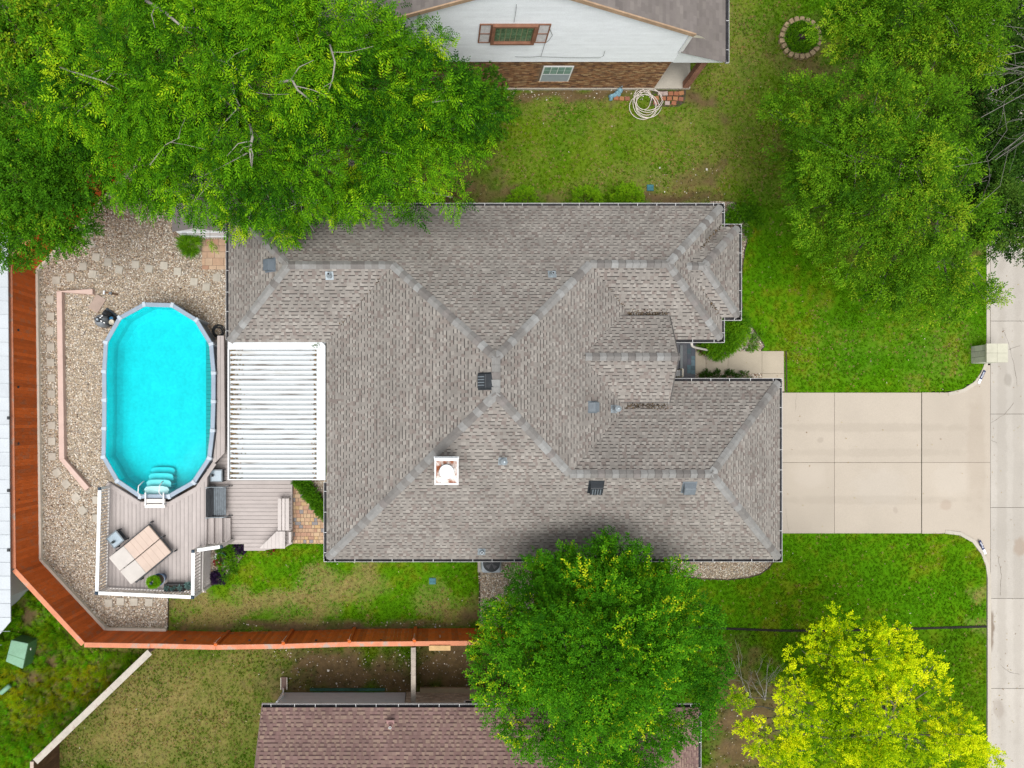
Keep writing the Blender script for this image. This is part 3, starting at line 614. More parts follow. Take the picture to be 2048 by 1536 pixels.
# ------------------------------------------------------------------ main house
ZE, SL = 2.6, .6
house = thing('house', 'long single-storey house with grey brown hip roof in the middle', 'house', (3, 2, 0))
N_, S_, W1, W2, S1, E1, S3, N2, E2, EM = 8.60, -5.46, -8.10, -4.26, 3.04, 11.45, 3.14, 1.73, 13.71, 8.56
E0, N0, S0 = 12.12, 7.78, 4.01
PL = dict(N=Plane((0, N_), (0, -1), ZE, SL), S=Plane((0, S_), (0, 1), ZE, SL), W1=Plane((W1, 0), (1, 0), ZE, SL), W2=Plane((W2, 0), (1, 0), ZE, SL), S1=Plane((0, S1), (0, 1), ZE, SL),
          E1=Plane((E1, 0), (-1, 0), ZE, SL), S3=Plane((0, S3), (0, 1), ZE, SL), N2=Plane((0, N2), (0, -1), ZE, SL), E2=Plane((E2, 0), (-1, 0), ZE, SL), EM=Plane((EM, 0), (-1, 0), ZE, SL),
          BN=Plane((0, N0), (0, -1), ZE, SL), BS=Plane((0, S0), (0, 1), ZE, SL), BE=Plane((E0, 0), (-1, 0), ZE, SL))
h1 = (N_-S1)/2; yl_ = (N_+S1)/2; xm = (W2+EM)/2; hm = (EM-W2)/2; h3 = (N_-S3)/2; yr = (N_+S3)/2; hg = (N2-S_)/2; yg = (N2+S_)/2; hb = (N0-S0)/2; yb = (N0+S0)/2
A_ = (W1+h1, yl_); B_ = (W2+h1, yl_); C_ = (xm, N_-hm); D_ = (xm, S_+hm); G_ = (EM-h3, yr); HH = (E1-h3, yr); J_ = (EM-hg, yg); K_ = (E2-hg, yg); BR0 = (E1-hb, yb); BR1 = (E0-hb, yb)
DZ, DM = 3.45, .6; DYN, DYS, DX = 4.05, .78, 9.02; dyc = (DYN+DYS)/2; dzr = DZ+DM*(DYN-dyc); dxr = EM-(dzr-ZE)/SL; dxe = EM-(DZ-ZE)/SL
PL['DN'] = Plane((0, DYN), (0, -1), DZ, DM); PL['DS'] = Plane((0, DYS), (0, 1), DZ, DM)
POLY = dict(N=[(W1, N_), A_, B_, C_, G_, HH, (E1, N_)], W1=[(W1, N_), (W1, S1), A_], S1=[(W1, S1), (W2, S1), B_, A_], W2=[(W2, S1), (W2, S_), D_, C_, B_], S=[(W2, S_), (E2, S_), K_, J_, D_],
            E2=[(E2, S_), (E2, N2), K_], N2=[(E2, N2), (EM, N2), J_, K_], EM=[C_, D_, J_, (EM, N2), (EM, S3), G_], S3=[(EM, S3), (E1, S3), HH, G_],
            E1=[(E1, S3), (E1, S0), BR0, (E1, N0), (E1, N_), HH], BN=[(E1, N0), BR0, BR1, (E0, N0)], BS=[(E1, S0), (E0, S0), BR1, BR0], BE=[(E0, S0), (E0, N0), BR1],
            DN=[(dxr, dyc), (dxe, DYN), (DX, DYN), (DX, dyc)], DS=[(dxr, dyc), (DX, dyc), (DX, DYS), (dxe, DYS)])
sheet = MB(); tabs = MB()
for i, k in enumerate(POLY):
    roof_plane(PL[k], POLY[k], sheet, tabs, GREY_PAL, v0=0 if k in ('EM', 'DN', 'DS') else .11, seed=40+i)
roof = sheet.build('roof', underlay, house)
tag(tabs.build('shingles', shingle_m, roof, col=True), kind='stuff')
def rz3(p, k): return (p[0], p[1], PL[k].z(*p))
for p, q, k1, k2 in ((( W1+.15, N_-.15), A_, 'N', 'W1'), ((W1+.15, S1+.15), A_, 'S1', 'W1'), (A_, B_, 'N', 'S1'), (B_, C_, 'N', 'W2'), (C_, D_, 'W2', 'EM'), (C_, G_, 'N', 'EM'), (G_, HH, 'N', 'S3'),
                     ((E1-.15, N_-.15), HH, 'N', 'E1'), ((E1-.15, S3+.15), HH, 'S3', 'E1'), (BR0, BR1, 'BN', 'BS'), ((E0-.15, N0-.15), BR1, 'BN', 'BE'), ((E0-.15, S0+.15), BR1, 'BS', 'BE'),
                     ((W2+.15, S_+.15), D_, 'W2', 'S'), (J_, D_, 'S', 'EM'), (J_, K_, 'N2', 'S'), ((E2-.15, N2-.15), K_, 'N2', 'E2'), ((E2-.15, S_+.15), K_, 'S', 'E2'), ((dxr+.1, dyc), (DX, dyc), 'DN', 'DS')):
    ridge_caps(roof, rz3(p, k1), rz3(q, k1), PL[k1].n(), PL[k2].n(), cap_ramp)
# dormer edges, fascia, walls
m = MB()
for (ya, za), (yb_, zb_) in (((DYN, DZ), (dyc, dzr)), ((DYS, DZ), (dyc, dzr))):
    m.bar((DX-.02, ya, za-.09), (DX-.02, yb_, zb_-.09), .03, .16)
m.bar((dxe-.2, DYN-.012, DZ-.08), (DX, DYN-.012, DZ-.08), .02, .13); m.bar((dxe-.2, DYS+.012, DZ-.08), (DX, DYS+.012, DZ-.08), .02, .13)
m.add([(DX-.35, DYN-.3, 2.5), (DX-.35, DYS+.3, 2.5), (DX-.35, DYS+.3, DZ-.02), (DX-.35, dyc, dzr-.1), (DX-.35, DYN-.3, DZ-.02)], [(0, 1, 2, 3, 4)])
m.build('gable_trim', white_paint, house)
de = M('drip_edge', (.09, .085, .08), .6, .1); m = MB()
m.bar((DX+.012, DYN, DZ+.004), (DX+.012, dyc, dzr+.004), .03, .05); m.bar((DX+.012, DYS, DZ+.004), (DX+.012, dyc, dzr+.004), .03, .05); m.bar((dxe, DYN+.012, DZ-.02), (DX, DYN+.012, DZ-.02), .03, .05); m.bar((dxe, DYS-.012, DZ-.02), (DX, DYS-.012, DZ-.02), .03, .05); m.build('drip_edge', de, roof)
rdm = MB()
for (xa2, ya2), (xb2, yb2_), pk, n2, sp in (((7.1, 4.14), (8.95, 4.16), 'S3', 260, .07), ((7.1, .66), (8.95, .62), 'N2', 200, .06), ((11.3, 7.7), (10.3, 6.7), 'E1', 70, .05), ((11.3, 4.1), (10.2, 5.2), 'E1', 40, .04), ((EM-.3, 3.4), (6.2, 5.5), 'S3', 50, .04), ((W2+.2, 3.25), (-1.9, 5.4), 'S1', 40, .03), ((11.6, 7.7), (11.95, 7.72), 'BN', 30, .03)):  # dormer rows paint eave shade with dark litter flecks, other rows are valley litter
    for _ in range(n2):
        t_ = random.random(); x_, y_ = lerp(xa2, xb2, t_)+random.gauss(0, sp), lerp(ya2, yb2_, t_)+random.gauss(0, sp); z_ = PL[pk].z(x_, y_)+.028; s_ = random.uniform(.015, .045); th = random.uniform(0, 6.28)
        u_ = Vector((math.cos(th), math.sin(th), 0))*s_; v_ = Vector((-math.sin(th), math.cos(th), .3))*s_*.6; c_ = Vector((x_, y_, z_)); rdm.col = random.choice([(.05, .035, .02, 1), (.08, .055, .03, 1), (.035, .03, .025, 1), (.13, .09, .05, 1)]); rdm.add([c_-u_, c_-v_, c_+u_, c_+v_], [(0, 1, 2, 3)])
tag(rdm.build('roof_litter_shade', M('leaf_litter', (1, 1, 1), .9, .2, 10, 50, 0, attr='tc'), None, col=True), 'dark leaf litter in the roof valleys and flecks painting shade beside the dormer', 'leaf litter', kind='stuff')
m = MB(); m.prism(HOUSE_XY, -.1, 2.5); m.build('wall', wall_brick, house)
soff = [(W1+.12, N_-.12), (W1+.12, S1+.12), (W2+.12, S1+.12), (W2+.12, S_+.12), (E2-.12, S_+.12), (E2-.12, N2-.12), (EM, N2-.12), (EM, S3+.12), (E1-.12, S3+.12), (E1-.12, S0+.12), (E0-.12, S0+.12), (E0-.12, N0-.12), (E1-.12, N0-.12), (E1-.12, N_-.12)]
m = MB(); m.prism(soff, 2.46, 2.50); m.build('soffit', white_paint, house)
GZ = ZE+.04
for a, b, o in (((W1, N_), (E1, N_), (0, 1)), ((W1, S1+.2), (W1, N_), (-1, 0)), ((W2, S_), (W2, -2.35), (-1, 0)), ((W2, S_), (E2, S_), (0, -1)), ((E2, S_), (E2, N2), (1, 0)),
                ((8.9, N2), (E2, N2), (0, 1)), ((8.9, S3), (E1, S3), (0, -1)), ((E1, S3), (E1, S0), (1, 0)), ((E1, S0), (E0, S0), (0, -1)), ((E0, S0), (E0, N0), (1, 0)), ((E1, N0), (E0, N0), (0, 1)), ((E1, N0), (E1, N_), (1, 0))):
    gutter(house, a, b, o, GZ)
# downspout elbow at the porch
m = MB(); a = P(1385, 690, 2.5); b = P(1420, 702, .25)
m.tube([P(1383, 686, 2.52), P(1384, 692, 2.35), P(1390, 695, 2.1), b+Vector((-.1, .02, .12)), b], .05, 6); m.build('downspout', M('downspout_paint', (.55, .52, .47), .5, .05), house, smooth=True)
# roof vents
def box_vent(k, px, py, mat, label, s=.42, louv=False):
    pl = PL[k]; c = pl.hit(px, py, .12); d = Vector((pl.d[0], pl.d[1], pl.m)).normalized(); n = pl.n(); u = d.cross(n)
    R = Matrix((u, d, n)).transposed(); t = thing('roof_vent', label, 'roof vent', c)
    m = MB(); m.box(c+n*.012, (s*1.25, s*1.25, .02), rot=R); m.build('flange', mat, t)
    m = MB(); q = [c+R@Vector(v) for v in ((-s/2, -s/2, .02), (s/2, -s/2, .02), (s/2, s/2, .02), (-s/2, s/2, .02), (-s/2, -s/2, .20), (s/2, -s/2, .20), (s/2, s*.15, .20), (-s/2, s*.15, .20))]
    m.add(q, [(4, 5, 6, 7), (0, 1, 5, 4), (1, 2, 6, 5), (2, 3, 7, 6), (3, 0, 4, 7)]); bevel(m.build('hood', mat, t), .015)
    if louv:
        for i in range(4):
            m = MB(); m.box(c+R@Vector(((i-1.5)*s*.2, -s*.2, .205)), (s*.07, s*.5, .012), rot=R); m.build('louvre', grey_metal, t)
box_vent('W1', 540, 529, M('vent_bluegrey', (.12, .145, .17), .5, .1), 'blue grey box vent on the west hip of the roof')
box_vent('W2', 973, 762, black_metal, 'black louvred box vent just west of the short main ridge', .48, True)
box_vent('S', 1193, 974, black_metal, 'black box vent below the garage ridge near the big round tree', .46, True)
box_vent('S', 1380, 975, grey_metal, 'grey box vent below the east end of the garage ridge', .42)
box_vent('EM', 1186, 814, grey_metal, 'grey box vent on the east slope beside the tall flue pipe', .36)
def pipe_vent(k, px, py, label, h=.3, r=.055, hat=False):
    pl = PL[k] if isinstance(k, str) else k; c = pl.hit(px, py); n = pl.n(); t = thing('vent_pipe', label, 'vent pipe', c)
    m = MB(); d = Vector((pl.d[0], pl.d[1], pl.m)).normalized(); R = Matrix((d.cross(n), d, n)).transposed(); m.box(c+n*.018, (.30, .32, .012), rot=R); m.build('flashing', galv, t)
    m = MB(); m.lathe(c, [(r*2.1, .0), (r*1.9, .06), (r*1.15, .14), (r, .15), (r, h), (r*.75, h), (r*.75, h-.05)], 14); m.build('pipe', galv, t, smooth=False)
    if hat: m = MB(); m.lathe(c+Vector((0, 0, h+.03)), [(r*1.7, 0), (r*1.7, .05), (r*.4, .12)], 16); m.build('rain_cap', galv, t)
    else: m = MB(); m.lathe(c+Vector((0, 0, h-.04)), [(r*.74, 0), (r*.74, .004)], 12); m.build('pipe_bore', gut_in, t)
pipe_vent('S1', 659, 551, 'small plumbing vent pipe below the west ridge')
pipe_vent('N', 1104, 549, 'small plumbing vent pipe on the wide north slope')
pipe_vent('EM', 1227, 818, 'tall metal flue pipe in the valley south of the dormer', .62, .07, True)
pipe_vent('S', 1005, 922, 'metal flue pipe in the middle of the south slope', .55, .07, True)
pipe_vent('S', 963, 1103, 'small plumbing vent pipe near the south gutter')
# chimney
cz = 6.5; ct = P(893, 943, cz); t = thing('chimney', 'white square chimney with rusty top pan and round cap', 'chimney', (ct.x, ct.y, 4.6))
hw, hh = .375, .42
m = MB(); m.bx(ct.x-hw, ct.x+hw, ct.y-hh, ct.y+hh, 4.2, cz-.1); m.build('chase', white_paint, t)
m = MB(); m.bx(ct.x-hw-.02, ct.x+hw+.02, ct.y+hh-.03, ct.y+hh+.05, cz-.30, cz-.12); m.bx(ct.x-hw-.05, ct.x+hw+.05, ct.y+hh, ct.y+hh+.075, cz-.2, cz-.15); m.build('trim_board', white_metal, t)
m = MB(); m.bx(ct.x-hw-.02, ct.x+hw+.02, ct.y-hh-.02, ct.y+hh+.02, cz-.1, cz-.04); m.build('top_pan', M('rusty_pan', (.30, .085, .025), .7, .3, 3.2, 30, .2, col2=(.62, .60, .56), cov=.5), t)
m = MB()
for x0, x1, y0, y1 in ((-hw-.03, hw+.03, -hh-.03, -hh+.03), (-hw-.03, hw+.03, hh-.06, hh+.03), (-hw-.03, -hw+.025, -hh+.03, hh-.06), (hw-.025, hw+.03, -hh+.03, hh-.06)):
    m.bx(ct.x+x0, ct.x+x1, ct.y+y0, ct.y+y1, cz-.055, cz-.015)
m.build('pan_rim', white_paint, t)
m = MB(); m.lathe((ct.x, ct.y, cz-.04), [(.26, 0), (.25, .05), (.2, .07), (.19, .18)], 24); m.build('flue_collar', galv, t, smooth=True)
m = MB(); m.lathe((ct.x, ct.y, cz+.14), [(.235, 0), (.245, .02), (.24, .04), (.1, .07), (.01, .075)], 28); m.build('flue_cap', white_paint, t, smooth=False)
# ------------------------------------------------------------------ white patio cover
pz = 2.52
t = thing('patio_cover', 'white ribbed metal patio cover beside the pool', 'patio cover', P(550, 820, 0))
x0, y1 = P2(457, 683, pz); x1, y0 = P2(651, 959, pz); xr, yr0 = P2(634, 699, pz)
m = MB(); m.bx(x0+.03, x1-.02, y0+.02, y1-.02, pz-.14, pz-.10); m.build('pan', M('patio_pan', (.50, .53, .54), .5, .07, 1.5, 20, .05, col2=(.17, .15, .13), cov=.60, stretch=(.5, 6, 1)), t)
nrib = 26; pit = (yr0-y0-.06)/nrib
m = MB(); L_ = xr-x0-.02; prof = [(-.36, -.10), (-.27, -.015), (-.17, .0), (.17, .0), (.27, -.015), (.36, -.10)]
vv = []
for xx, sq in ((0.02, .25), (.16, 1), (L_-.16, 1), (L_-.02, .3)):
    for a, b in prof: vv.append((xx, a*pit*(.55+.45*sq), b if sq == 1 else -.10+(b+.10)*(.9 if xx > 1 else .8)))
m.add(vv, [(i*6+j, (i+1)*6+j, (i+1)*6+j+1, i*6+j+1) for i in range(3) for j in range(5)]+[(0, 1, 2, 3, 4, 5), (23, 22, 21, 20, 19, 18)])
rib_me = m.mesh('rib', M('rib_paint', (.63, .67, .69), .45, .05, 1.2, 25, .03, spec=.4, col2=(.50, .50, .48), cov=.66, stretch=(.5, 3, 1)))
for i in range(nrib): link('rib', rib_me, t, (x0+.04, y0+.05+pit*(i+.5), pz))
m = MB(); m.bx(x0-.02, xr+.03, yr0, y1, pz-.13, pz+.03); m.build('flashing', white_metal, t)
m = MB(); m.prism([(xr, y0-.02), (x1, y0-.02), (x1, y1-.16), (x1-.16, y1), (xr, y1)], pz-.13, pz+.036); m.build('flashing', white_metal, t)
m = MB(); m.bx(x0-.03, x0+.02, y0-.02, yr0, pz-.17, pz+.015); m.bx(x0+.02, xr, y0-.02, y0+.02, pz-.17, pz+.013); m.build('edge_beam', white_paint, t)
for px_, py_ in ((460, 705), (460, 955), (460, 830)):
    a = P(px_, py_, pz-.2); m = MB(); m.box((a.x+.04, a.y, (pz-.17+.35)/2), (.09, .09, pz-.17-.35)); m.build('post', white_paint, t)
lit = MB()
for i in range(nrib+1):
    yy = y0+.05+pit*i
    for _ in range(44):
        lit.col = random.choice([(.16, .085, .03, 1), (.24, .13, .05, 1), (.09, .055, .03, 1), (.30, .2, .1, 1), (.12, .13, .06, 1)])
        xx = x0+.06+abs(random.gauss(0, .2)) if random.random() < .8 else xr-.05-abs(random.gauss(0, .06))
        s = random.uniform(.015, .04); c = Vector((xx, yy+random.gauss(0, pit*.14), pz-.09+random.uniform(0, .03))); th = random.uniform(0, 6.28)
        u = Vector((math.cos(th), math.sin(th), random.uniform(-.4, .4)))*s; v = Vector((-math.sin(th), math.cos(th), random.uniform(-.4, .4)))*s*.6
        lit.add([c-u, c-v, c+u, c+v], [(0, 1, 2, 3)])
lm = M('leaf_litter', (1, 1, 1), .9, .2, 10, 50, 0, attr='tc')
tag(lit.build('leaf_litter', lm, None, col=True), 'brown dead leaves caught in the patio cover channels', 'leaf litter', kind='stuff')
tw = thing('leafy_twig', 'small green leafy twig fallen on the patio cover corner', 'twig', P(636, 692, pz+.06))
m = MB(); c = P(636, 692, pz+.06); m.tube([c+Vector((-.25, 0, 0)), c+Vector((.05, .04, .02)), c+Vector((.1, -.1, 0))], .006, 4); m.build('stem', bark, tw)
m = MB()
for i in range(14):
    th = random.uniform(0, 6.28); b = c+Vector((random.uniform(-.22, .12), random.uniform(-.08, .08), .01)); u = Vector((math.cos(th), math.sin(th), .2))*.06; v = Vector((-math.sin(th), math.cos(th), 0))*.018
    m.add([b, b+u*.5+v, b+u, b+u*.5-v], [(0, 1, 2, 3)])
m.build('leaves', M('twig_leaf', (.06, .12, .02), .7, .2), tw)
# ------------------------------------------------------------------ porch
pm = ramp_mat('slate_tile', [(0, (.10, .17, .20)), (.25, (.13, .20, .24)), (.5, (.085, .10, .125)), (.68, (.07, .11, .13)), (.85, (.11, .11, .14))], .6)
pb = MB(); pb.prism(PP([(1330, 684), (1391, 684), (1391, 760), (1330, 760)], .1), -.05, .10); por = tag(pb.build('porch_floor', M('porch_slab', (.12, .125, .14), .7, .15, 3, 40, .1)), kind='structure')
yv = 690
for i, hts in enumerate(((9, 11, 10, 12, 9, 8), (14, 10, 8, 12, 8, 9))):
    yy = 688
    for h in hts:
        a = PP([(1374.5+8*i, yy), (1382+8*i, yy), (1382+8*i, yy+h-.6), (1374.5+8*i, yy+h-.6)], .12); cxx = sum(p[0] for p in a)/4; cyy = sum(p[1] for p in a)/4
        m = MB(); m.prism([(q[0]-cxx, q[1]-cyy) for q in a], .1005, .118); link('tile', m.mesh('tile', pm), por, (cxx, cyy, 0)); yy += h
st_m = MB(); st_m.prism(PP([(1361, 690), (1366, 690), (1366, 756), (1361, 756)], .2), .1005, .17); st_m.build('threshold', M('threshold_stone', (.20, .22, .23), .7, .1), por)
ch = thing('porch_chair', 'white slatted chair half hidden under the porch gable', 'chair', P(1353, 746, .1))
for i in range(5):
    m = MB(); a = P(1346, 741.2+i*2.6, .5); b = P(1360, 741.2+i*2.6, .5); m.bar(a, b, .034, .02); m.build('slat', white_paint, ch)
for px_ in (1346.5, 1359.5):
    for py_ in (740.5, 753):
        a = P(px_, py_, .49); m = MB(); m.box((a.x, a.y, .295), (.04, .04, .38)); m.build('leg', white_paint, ch)
pc = thing('porch_post', 'cream post at the edge of the porch beside the slatted chair', 'post', P(1365, 746, .1))
m = MB(); a = P(1365.5, 738, .9); b = P(1365.5, 753, .9); m.bar(a, b, .06, .05); m.build('handrail', cream, pc)
for q in (a, b): m = MB(); m.box((q.x, q.y, .49), (.05, .05, .77)); m.build('baluster', cream, pc)
# ------------------------------------------------------------------ fences
def fence(root, pts, h, bw, board_mat, cap_mat, cap_w=.17, side=1, posts=2.4, cap_names=True, board_t=.02, gap=.004, post_in=False, lean=None, z0=.02):
    """pts: world base line; boards, posts and cap boards are parts of root"""
    bmx = MB(); bmx.box((0, 0, h/2+z0), (bw-gap, board_t, h)); me = bmx.mesh('board', board_mat)
    for i in range(len(pts)-1):
        a = Vector((*pts[i], 0)); b = Vector((*pts[i+1], 0)); d = (b-a).normalized(); L_ = (b-a).length; nrm = Vector((d.y, -d.x, 0))*side; rz = math.atan2(d.y, d.x)
        n = max(1, round(L_/bw))
        for k in range(n): link('board', me, root, a+d*((k+.5)*L_/n)+nrm*random.uniform(-.003, .003), rz)
        np_ = max(1, round(L_/posts))
        for k in range(np_):
            c = a+d*(k*L_/np_+.06)-nrm*.075*(-1 if post_in else 1)
            m = MB(); m.box((c.x, c.y, h/2), (.09, .09, h), rz); m.build('post', board_mat if post_in else wood_grey, root)
            if cap_mat:
                e0 = a+d*(k*L_/np_+.003); e1 = a+d*((k+1)*L_/np_-.003); cn = -nrm*(cap_w/2-.03)
                m = MB(); m.bar(e0+cn+Vector((0, 0, h+z0+.02)), e1+cn+Vector((0, 0, h+z0+.02)), cap_w, .035); m.build('cap_board', cap_mat, root)
        for z in (.35, h*.5, h-.25):
            m = MB(); m.bar(a-nrm*.035+Vector((0, 0, z)), b-nrm*.035+Vector((0, 0, z)), .04, .09); m.build('rail', wood_grey, root)
FB = PP([(300, 296), (75, 540), (82, 1119), (212, 1259), (335, 1261)]); 
fence_r = thing('red_fence', 'tall red stained wooden fence with peach cap round the pool yard', 'fence', (*FB[2], 0))
fence(fence_r, FB, 1.82, .142, fence_m, cap_m, .19, side=-1)
FB2 = PP([(335, 1261), (458, 1264), (585, 1262), (709, 1258), (831, 1257), (960, 1256), (1040, 1256)])
fence(fence_r, FB2, 1.80, .142, fence_m, cap_m, .19, side=-1, posts=9)
for i, (a, b) in enumerate(((458, 1262.5), (585, 1260), (709, 1256.5), (831, 1255.5))):
    c = P(a, b); m = MB(); m.box((c.x, c.y+.01, .94), (.13, .10, 1.86)); m.build('post', fence_m, fence_r)
    m = MB(); m.box((c.x-.03, c.y+.075, 1.80), (.09, .03, .05)); m.build('bolt', cap_m, fence_r)
    m = MB(); m.tube([(c.x-.02, c.y+.09, 1.1), (c.x-.02, c.y+.11, 1.75)], .008, 4); m.build('rod', white_paint, fence_r)
lampm = MB(); lampm.lathe((0, 0, 0), [(.05, 0), (.055, .03), (.03, .05)], 12); lme = lampm.mesh('fence_light', black_metal)
for px_, py_ in ((30, 660), (33, 774), (34, 887), (34, 999)):
    c = P(px_, py_, 1.55); link('fence_light', lme, fence_r, (P(78, 700).x+.02, c.y, 1.55), rot=(0, math.pi/2, 0))
for px_ in (370, 499, 632, 762):
    c = P(px_, 1290, 1.6); link('fence_light', lme, fence_r, (c.x, P(0, 1259).y+.02, 1.6), rot=(-math.pi/2, 0, 0))
m = MB(); a = P(858, 1296, 1.9); b = P(901, 1296, 1.9); m.bar(a, b, .2, .04); tag(m.build('loose_plank', M('pale_plank', (.55, .36, .17), .8, .12, 4, 40, .3), None, at=a), 'short pale new plank lying on the fence cap beside the round tree', 'plank')
m = MB(); a = P(880, 1277, 1.2); m.bx(a.x-.01, a.x+.01, P(0, 1256).y+.02, P(0, 1256).y+.04, 1.1, 1.4); m.build('latch', white_paint, fence_r)
# cream edging along the fence foot with white strips painting light leaking between the boards
edg = thing('fence_edging', 'cream edging board along the foot of the red fence', 'edging', (*PP([(80, 800)])[0], 0))
EL = PP([(296, 305), (77, 541), (84, 1118), (214, 1257), (335, 1258)])
for i in range(4):
    a = Vector((*EL[i], .09)); b = Vector((*EL[i+1], .09)); d = (b-a).normalized(); L_ = (b-a).length; n = max(1, round(L_/2.4))
    for k in range(n):
        m = MB(); m.bar(a+d*(k*L_/n+.003), a+d*((k+1)*L_/n-.003), .12, .17); m.build('edging_board', cream, edg)
leakm = MB(); leakm.box((0, 0, .22), (.014, .012, .30)); pme = leakm.mesh('light_leak', white_paint)
for (p, q, n) in (((76, 548), (83, 1112), 58), ((86, 1124), (206, 1253), 15)):
    for i in range(n):
        if random.random() < .8: tt = (i+random.uniform(-.2, .2))/n; c = P(lerp(p[0], q[0], tt)-1.2, lerp(p[1], q[1], tt)); link('light_leak', pme, edg, (c.x, c.y, 0))
# long white metal roof beyond the fence
wf = thing('white_shed', 'long white metal shed roof beyond the red fence at left edge', 'shed', (*PP([(-40, 900)])[0], 0))
wfm = M('white_roof_metal', (.50, .54, .57), .45, .05, 1.2, 20, .03, rnd=.03); wz_ = 2.1
WR = PP([(-110, 440), (15, 440), (21, 1243), (-2, 1270), (-110, 1400)], wz_); y = min(p[1] for p in WR)
while y < max(p[1] for p in WR):
    c = clip(WR, rect(-60, 60, y+.004, y+.546))
    if c: m = MB(); m.prism(c, wz_-.05, wz_); m.build('roof_panel', wfm, wf); m = MB(); m.bx(min(p[0] for p in c)+.02, max(p[0] for p in c)-.02, y-.004, y+.003, wz_-.03, wz_+.025); m.build('seam', wfm, wf)
    y += .55
m = MB(); m.prism([(a_-.35, b_) for a_, b_ in PP([(-100, 450), (15, 450), (19, 1200), (-20, 1240), (-100, 1330)], wz_)], 0, wz_-.06); m.build('wall', wfm, wf)
for py_ in (836, 981, 1100): c = P(17.5, py_, wz_); m = MB(); m.box((c.x, c.y, wz_+.01), (.10, .12, .06)); m.build('bracket', black_metal, wf)
# neighbours' fences to the south
nf = thing('cream_fence', 'cream painted wooden fence running diagonally from the red fence corner', 'fence', (*PP([(200, 1400)])[0], 0))
fence(nf, PP([(333, 1271), (119, 1476)]), 1.9, .15, M('cream_fence_paint', (.50, .45, .37), .85, .15, 3, 40, .2, rnd=.08), M('cream_cap', (.46, .42, .36), .85, .12, 3, 40, .2, col2=(.30, .24, .2), cov=.66), .26, side=1, posts=2.4)
bf = thing('brown_fence', 'dark brown wooden fence face at the bottom left corner', 'fence', (*PP([(118, 1500)])[0], 0))
fence(bf, PP([(119, 1478), (119, 1640)]), 1.95, .15, wood_brown, M('brown_cap', (.45, .36, .30), .85, .15), .14, side=-1, posts=2.4)
gf = thing('grey_fence', 'weathered grey fence between the red fence and mauve-roofed house', 'fence', (*PP([(832, 1340)])[0], 0))
fence(gf, PP([(832, 1268), (832, 1372)]), 1.75, .14, wood_grey, M('grey_cap', (.36, .31, .26), .9, .2, 4, 40, .3), .19, side=-1, posts=1.2)
# ------------------------------------------------------------------ pool
RZ = 1.32
CAPS = [(288, 608.5), (344, 610), (392.6, 640), (422, 688), (427, 746), (426.7, 803), (425, 861), (418.5, 916.5), (386.8, 965), (337.6, 993), (280, 993), (234, 962), (206.3, 914), (207.5, 857), (208, 800), (207.5, 743), (211, 684.6), (239, 635.5)]
pcw = PP(CAPS, RZ); ccx = sum(p[0] for p in pcw)/18; ccy = sum(p[1] for p in pcw)/18
pool = thing('pool', 'oval above-ground swimming pool with grey blue rail and bright cyan water', 'pool', (ccx, ccy, 0))
def grow(poly, d):
    out = []; n = len(poly)
    for i in range(n):
        a = Vector(poly[i-1]); p = Vector(poly[i]); b = Vector(poly[(i+1) % n]); t1 = (p-a).normalized(); t2 = (b-p).normalized(); nn = (Vector((t1.y, -t1.x))+Vector((t2.y, -t2.x))).normalized()
        if nn.dot(p-Vector((ccx, ccy))) < 0: nn = -nn
        out.append((p.x+nn.x*d, p.y+nn.y*d))
    return out
rail_o = grow(pcw, .085); rail_i = grow(pcw, -.10); wallp = grow(pcw, -.02)
rail_bl = M('pool_rail', (.27, .34, .42), .45, .06, 3, 30, .03, spec=.45); pcap_m = M('pool_cap', (.46, .53, .60), .45, .05, 3, 30, .03)
liner = M('pool_liner', (.50, .76, .75), .6, .06, 1.6, 9, .05, spec=.2)
n = 18
for i in range(n):
    j = (i+1) % n; m = MB(); m.prism([rail_o[i], rail_o[j], rail_i[j], rail_i[i]], RZ-.045, RZ-.003*(i % 2)); bevel(m.build('top_rail', rail_bl, pool), .015)
    m = MB(); p = pcw[i]; d = Vector((p[0]-ccx, p[1]-ccy)).normalized(); a0 = Vector(rail_o[i]); a1 = Vector(rail_i[i]); t_ = (a0-a1).normalized(); s_ = Vector((-t_.y, t_.x))
    q = [a0+t_*.03+s_*.065, a0+t_*.03-s_*.065, a1-t_*.01-s_*.09, a1-t_*.01+s_*.09]; m.prism([(v.x, v.y) for v in q], RZ-.05, RZ+.03, .015); bevel(m.build('post_cap', pcap_m, pool), .012)
    m = MB(); mid = (a0+Vector(p))*.5; m.box((mid.x, mid.y, RZ/2-.03), (.12, .10, RZ-.06), math.atan2(t_.y, t_.x)); m.build('upright', pcap_m, pool)
wo_ = grow(pcw, -.015); wi = grow(pcw, -.03)
m = MB(); nn = len(wo_); m.add([(x, y, 0) for x, y in wo_]+[(x, y, RZ-.045) for x, y in wo_], [(i, (i+1) % nn, nn+(i+1) % nn, nn+i) for i in range(nn)]); m.build('wall', M('pool_wall', (.25, .30, .36), .5, .1), pool)
m = MB(); ins = grow(pcw, -.25); lp = [(x, y, RZ-.04) for x, y in wi]+[(x, y, .22) for x, y in wi]+[(x, y, .09) for x, y in ins]
if area2(wi) < 0: pass
m.add(lp, [(i, i+nn, (i+1) % nn+nn, (i+1) % nn) for i in range(nn)]+[(nn+i, 2*nn+i, 2*nn+(i+1) % nn, nn+(i+1) % nn) for i in range(nn)]+[tuple(range(2*nn, 3*nn))])
lin = m.build('liner', liner, pool)
wm = bpy.data.materials.new('pool_water'); wm.use_nodes = True; T = wm.node_tree; NN = T.nodes; NN.remove(NN['Principled BSDF'])
